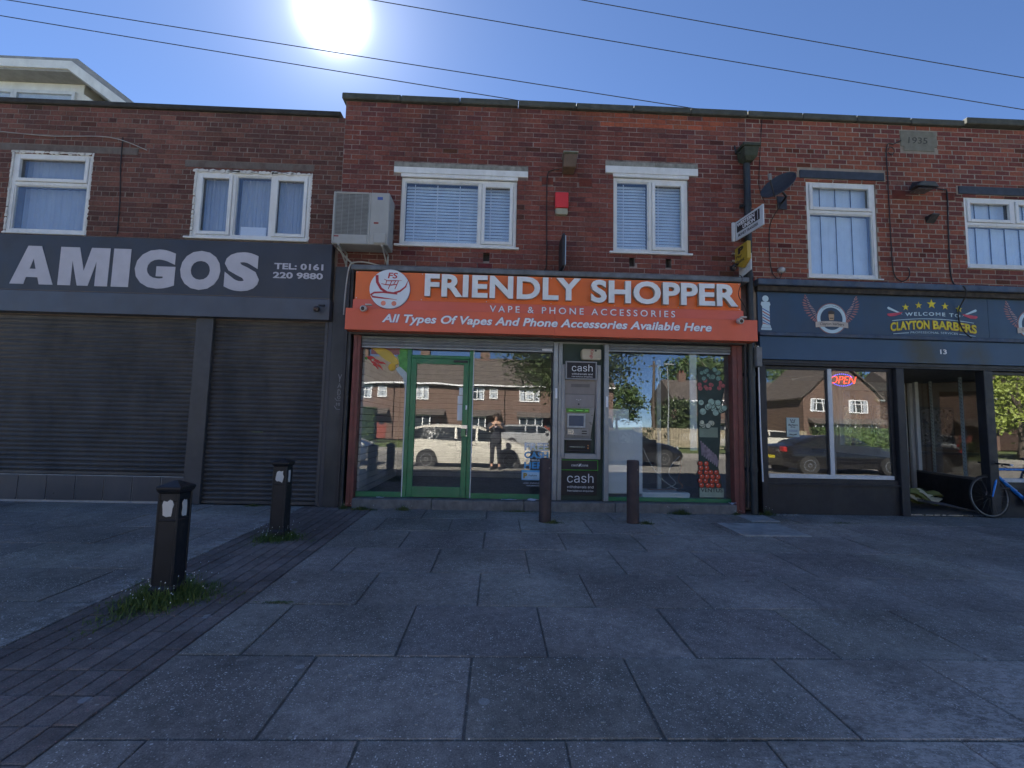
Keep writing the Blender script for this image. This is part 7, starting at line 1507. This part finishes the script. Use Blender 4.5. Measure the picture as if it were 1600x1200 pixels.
# local coordinates, person faces +y
V_ = [(0, 0, 0.95), (0, 0, 1.12), (0, 0.0, 1.32), (0, 0, 1.46), (0, 0.01, 1.54), (0, 0.03, 1.64), (0, 0.03, 1.72),
      (0.10, 0, 0.90), (0.11, 0.02, 0.50), (0.12, -0.01, 0.09), (0.13, 0.14, 0.04), (-0.10, 0, 0.90), (-0.11, 0.02, 0.50), (-0.12, -0.01, 0.09), (-0.13, 0.14, 0.04),
      (0.18, 0, 1.43), (0.26, 0.04, 1.20), (0.17, 0.22, 1.32), (0.10, 0.29, 1.40), (-0.18, 0, 1.43), (-0.26, 0.04, 1.20), (-0.17, 0.22, 1.32), (-0.10, 0.29, 1.40)]
E_ = [(0, 1), (1, 2), (2, 3), (3, 4), (4, 5), (5, 6), (0, 7), (7, 8), (8, 9), (9, 10), (0, 11), (11, 12), (12, 13), (13, 14), (3, 15), (15, 16), (16, 17), (17, 18), (3, 19), (19, 20), (20, 21), (21, 22)]
Rr_ = [(.16, .12), (.15, .11), (.17, .12), (.13, .09), .055, (.075, .09), (.065, .08), (.09, .09), .062, .045, (.045, .03), (.09, .09), .062, .045, (.045, .03), .07, .055, .042, .028, .07, .055, .042, .028]
bd = skin_obj('body', V_, E_, Rr_, SKN, man, 0, 2)
def lathe_m(name, prof, M, mt, par): return MB().lathe(prof, 18, M).build(name, mt, par, smooth=True)
cl = skin_obj('coat', [V_[i] for i in (0, 1, 2, 3)] + [(0, 0, 0.72)] + [V_[i] for i in (15, 16, 17)] + [V_[i] for i in (19, 20, 21)], [(0, 1), (1, 2), (2, 3), (0, 4), (3, 5), (5, 6), (6, 7), (3, 8), (8, 9), (9, 10)], [(.19, .14), (.18, .13), (.195, .14), (.15, .10), (.20, .15), .088, .07, .056, .088, .07, .056], COAT, man, 0, 2)
tr_ = skin_obj('trousers', [V_[0]] + [V_[i] for i in (7, 8)] + [(0.12, -0.01, 0.14)] + [V_[i] for i in (11, 12)] + [(-0.12, -0.01, 0.14)], [(0, 1), (1, 2), (2, 3), (0, 4), (4, 5), (5, 6)], [(.15, .12), .105, .078, .062, .105, .078, .062], TRO, man, 0, 2)
for s_ in (-1, 1): MB().box(s_ * 0.125 - 0.05, s_ * 0.125 + 0.05, -0.07, 0.20, 0.0, 0.085).build('shoe', BLACK, man, bevel=0.03)
MB().add([(-0.06, 0.115, 1.20), (0.06, 0.115, 1.20), (0.10, 0.10, 1.47), (0.0, 0.13, 1.40), (-0.10, 0.10, 1.47)], [(0, 1, 2, 3), (0, 3, 4)]).build('shirt_collar', mat('pale_pink_shirt', (0.6, 0.45, 0.45), 0.8, bmp=0), man)
Mh = Matrix.Translation((0, 0.015, 1.685)) @ Matrix.Diagonal((1, 1.15, 1, 1))
lathe_m('hair', [(0.088, -0.01), (0.092, 0.03), (0.080, 0.075), (0.05, 0.105), (0.005, 0.115)], Mh, HAIR, man)
MB().add([(-0.014, 0.118, 1.63), (0.014, 0.118, 1.63), (0, 0.118, 1.675), (0, 0.145, 1.635)], [(0, 1, 3), (1, 2, 3), (2, 0, 3), (0, 2, 1)]).build('nose', SKN, man)
for s_ in (-1, 1):
    lathe_m('eye', [(0.001, -0.012), (0.012, 0.0), (0.001, 0.012)], Matrix.Translation((s_ * 0.032, 0.115, 1.675)), mat('eye_white', (0.7, 0.7, 0.7), 0.3, bmp=0), man)
    lathe_m('ear', [(0.001, -0.03), (0.016, 0.0), (0.001, 0.03)], Matrix.Translation((s_ * 0.086, 0.02, 1.66)), SKN, man)
MB().box(-0.025, 0.025, 0.112, 0.122, 1.592, 1.600).build('mouth', mat('lip', (0.35, 0.12, 0.1), 0.5, bmp=0), man)
for s_ in (-1, 1):
    px_, py_, pz_ = s_ * 0.098, 0.295, 1.405
    vs = [(px_, py_ - 0.02, pz_ - 0.01), (px_ - s_ * 0.012, py_, pz_ + 0.02)]; es = [(0, 1)]; rs = [(0.030, 0.020), (0.036, 0.016)]
    for k in range(4):
        b0 = len(vs); L_f = (0.075, 0.08, 0.074, 0.06)[k]; zz = pz_ + 0.04 - 0.022 * k
        vs += [(px_ - s_ * 0.012, py_ + 0.012, zz), (px_ - s_ * 0.018, py_ + 0.025, zz + 0.004), (px_ - s_ * (0.018 + L_f * 0.4), py_ + 0.030, zz + 0.006), (px_ - s_ * (0.018 + L_f * 0.7), py_ + 0.020, zz + 0.004)]; es += [(1, b0), (b0, b0 + 1), (b0 + 1, b0 + 2), (b0 + 2, b0 + 3)]; rs += [0.010, 0.009, 0.008, 0.007]
    b0 = len(vs); vs += [(px_ - s_ * 0.01, py_ - 0.012, pz_ + 0.035), (px_ - s_ * 0.03, py_ - 0.016, pz_ + 0.05), (px_ - s_ * 0.05, py_ - 0.008, pz_ + 0.052)]; es += [(1, b0), (b0, b0 + 1), (b0 + 1, b0 + 2)]; rs += [0.012, 0.010, 0.009]
    skin_obj('hand', vs, es, rs, SKN, man, 0, 1)
ph = bx('phone', BLACK, None, -0.078, 0.078, -7.338, -7.330, 1.515, 1.59, bevel=0.003); tag(ph, 'black phone held sideways in both hands of the mirrored person', 'phone')
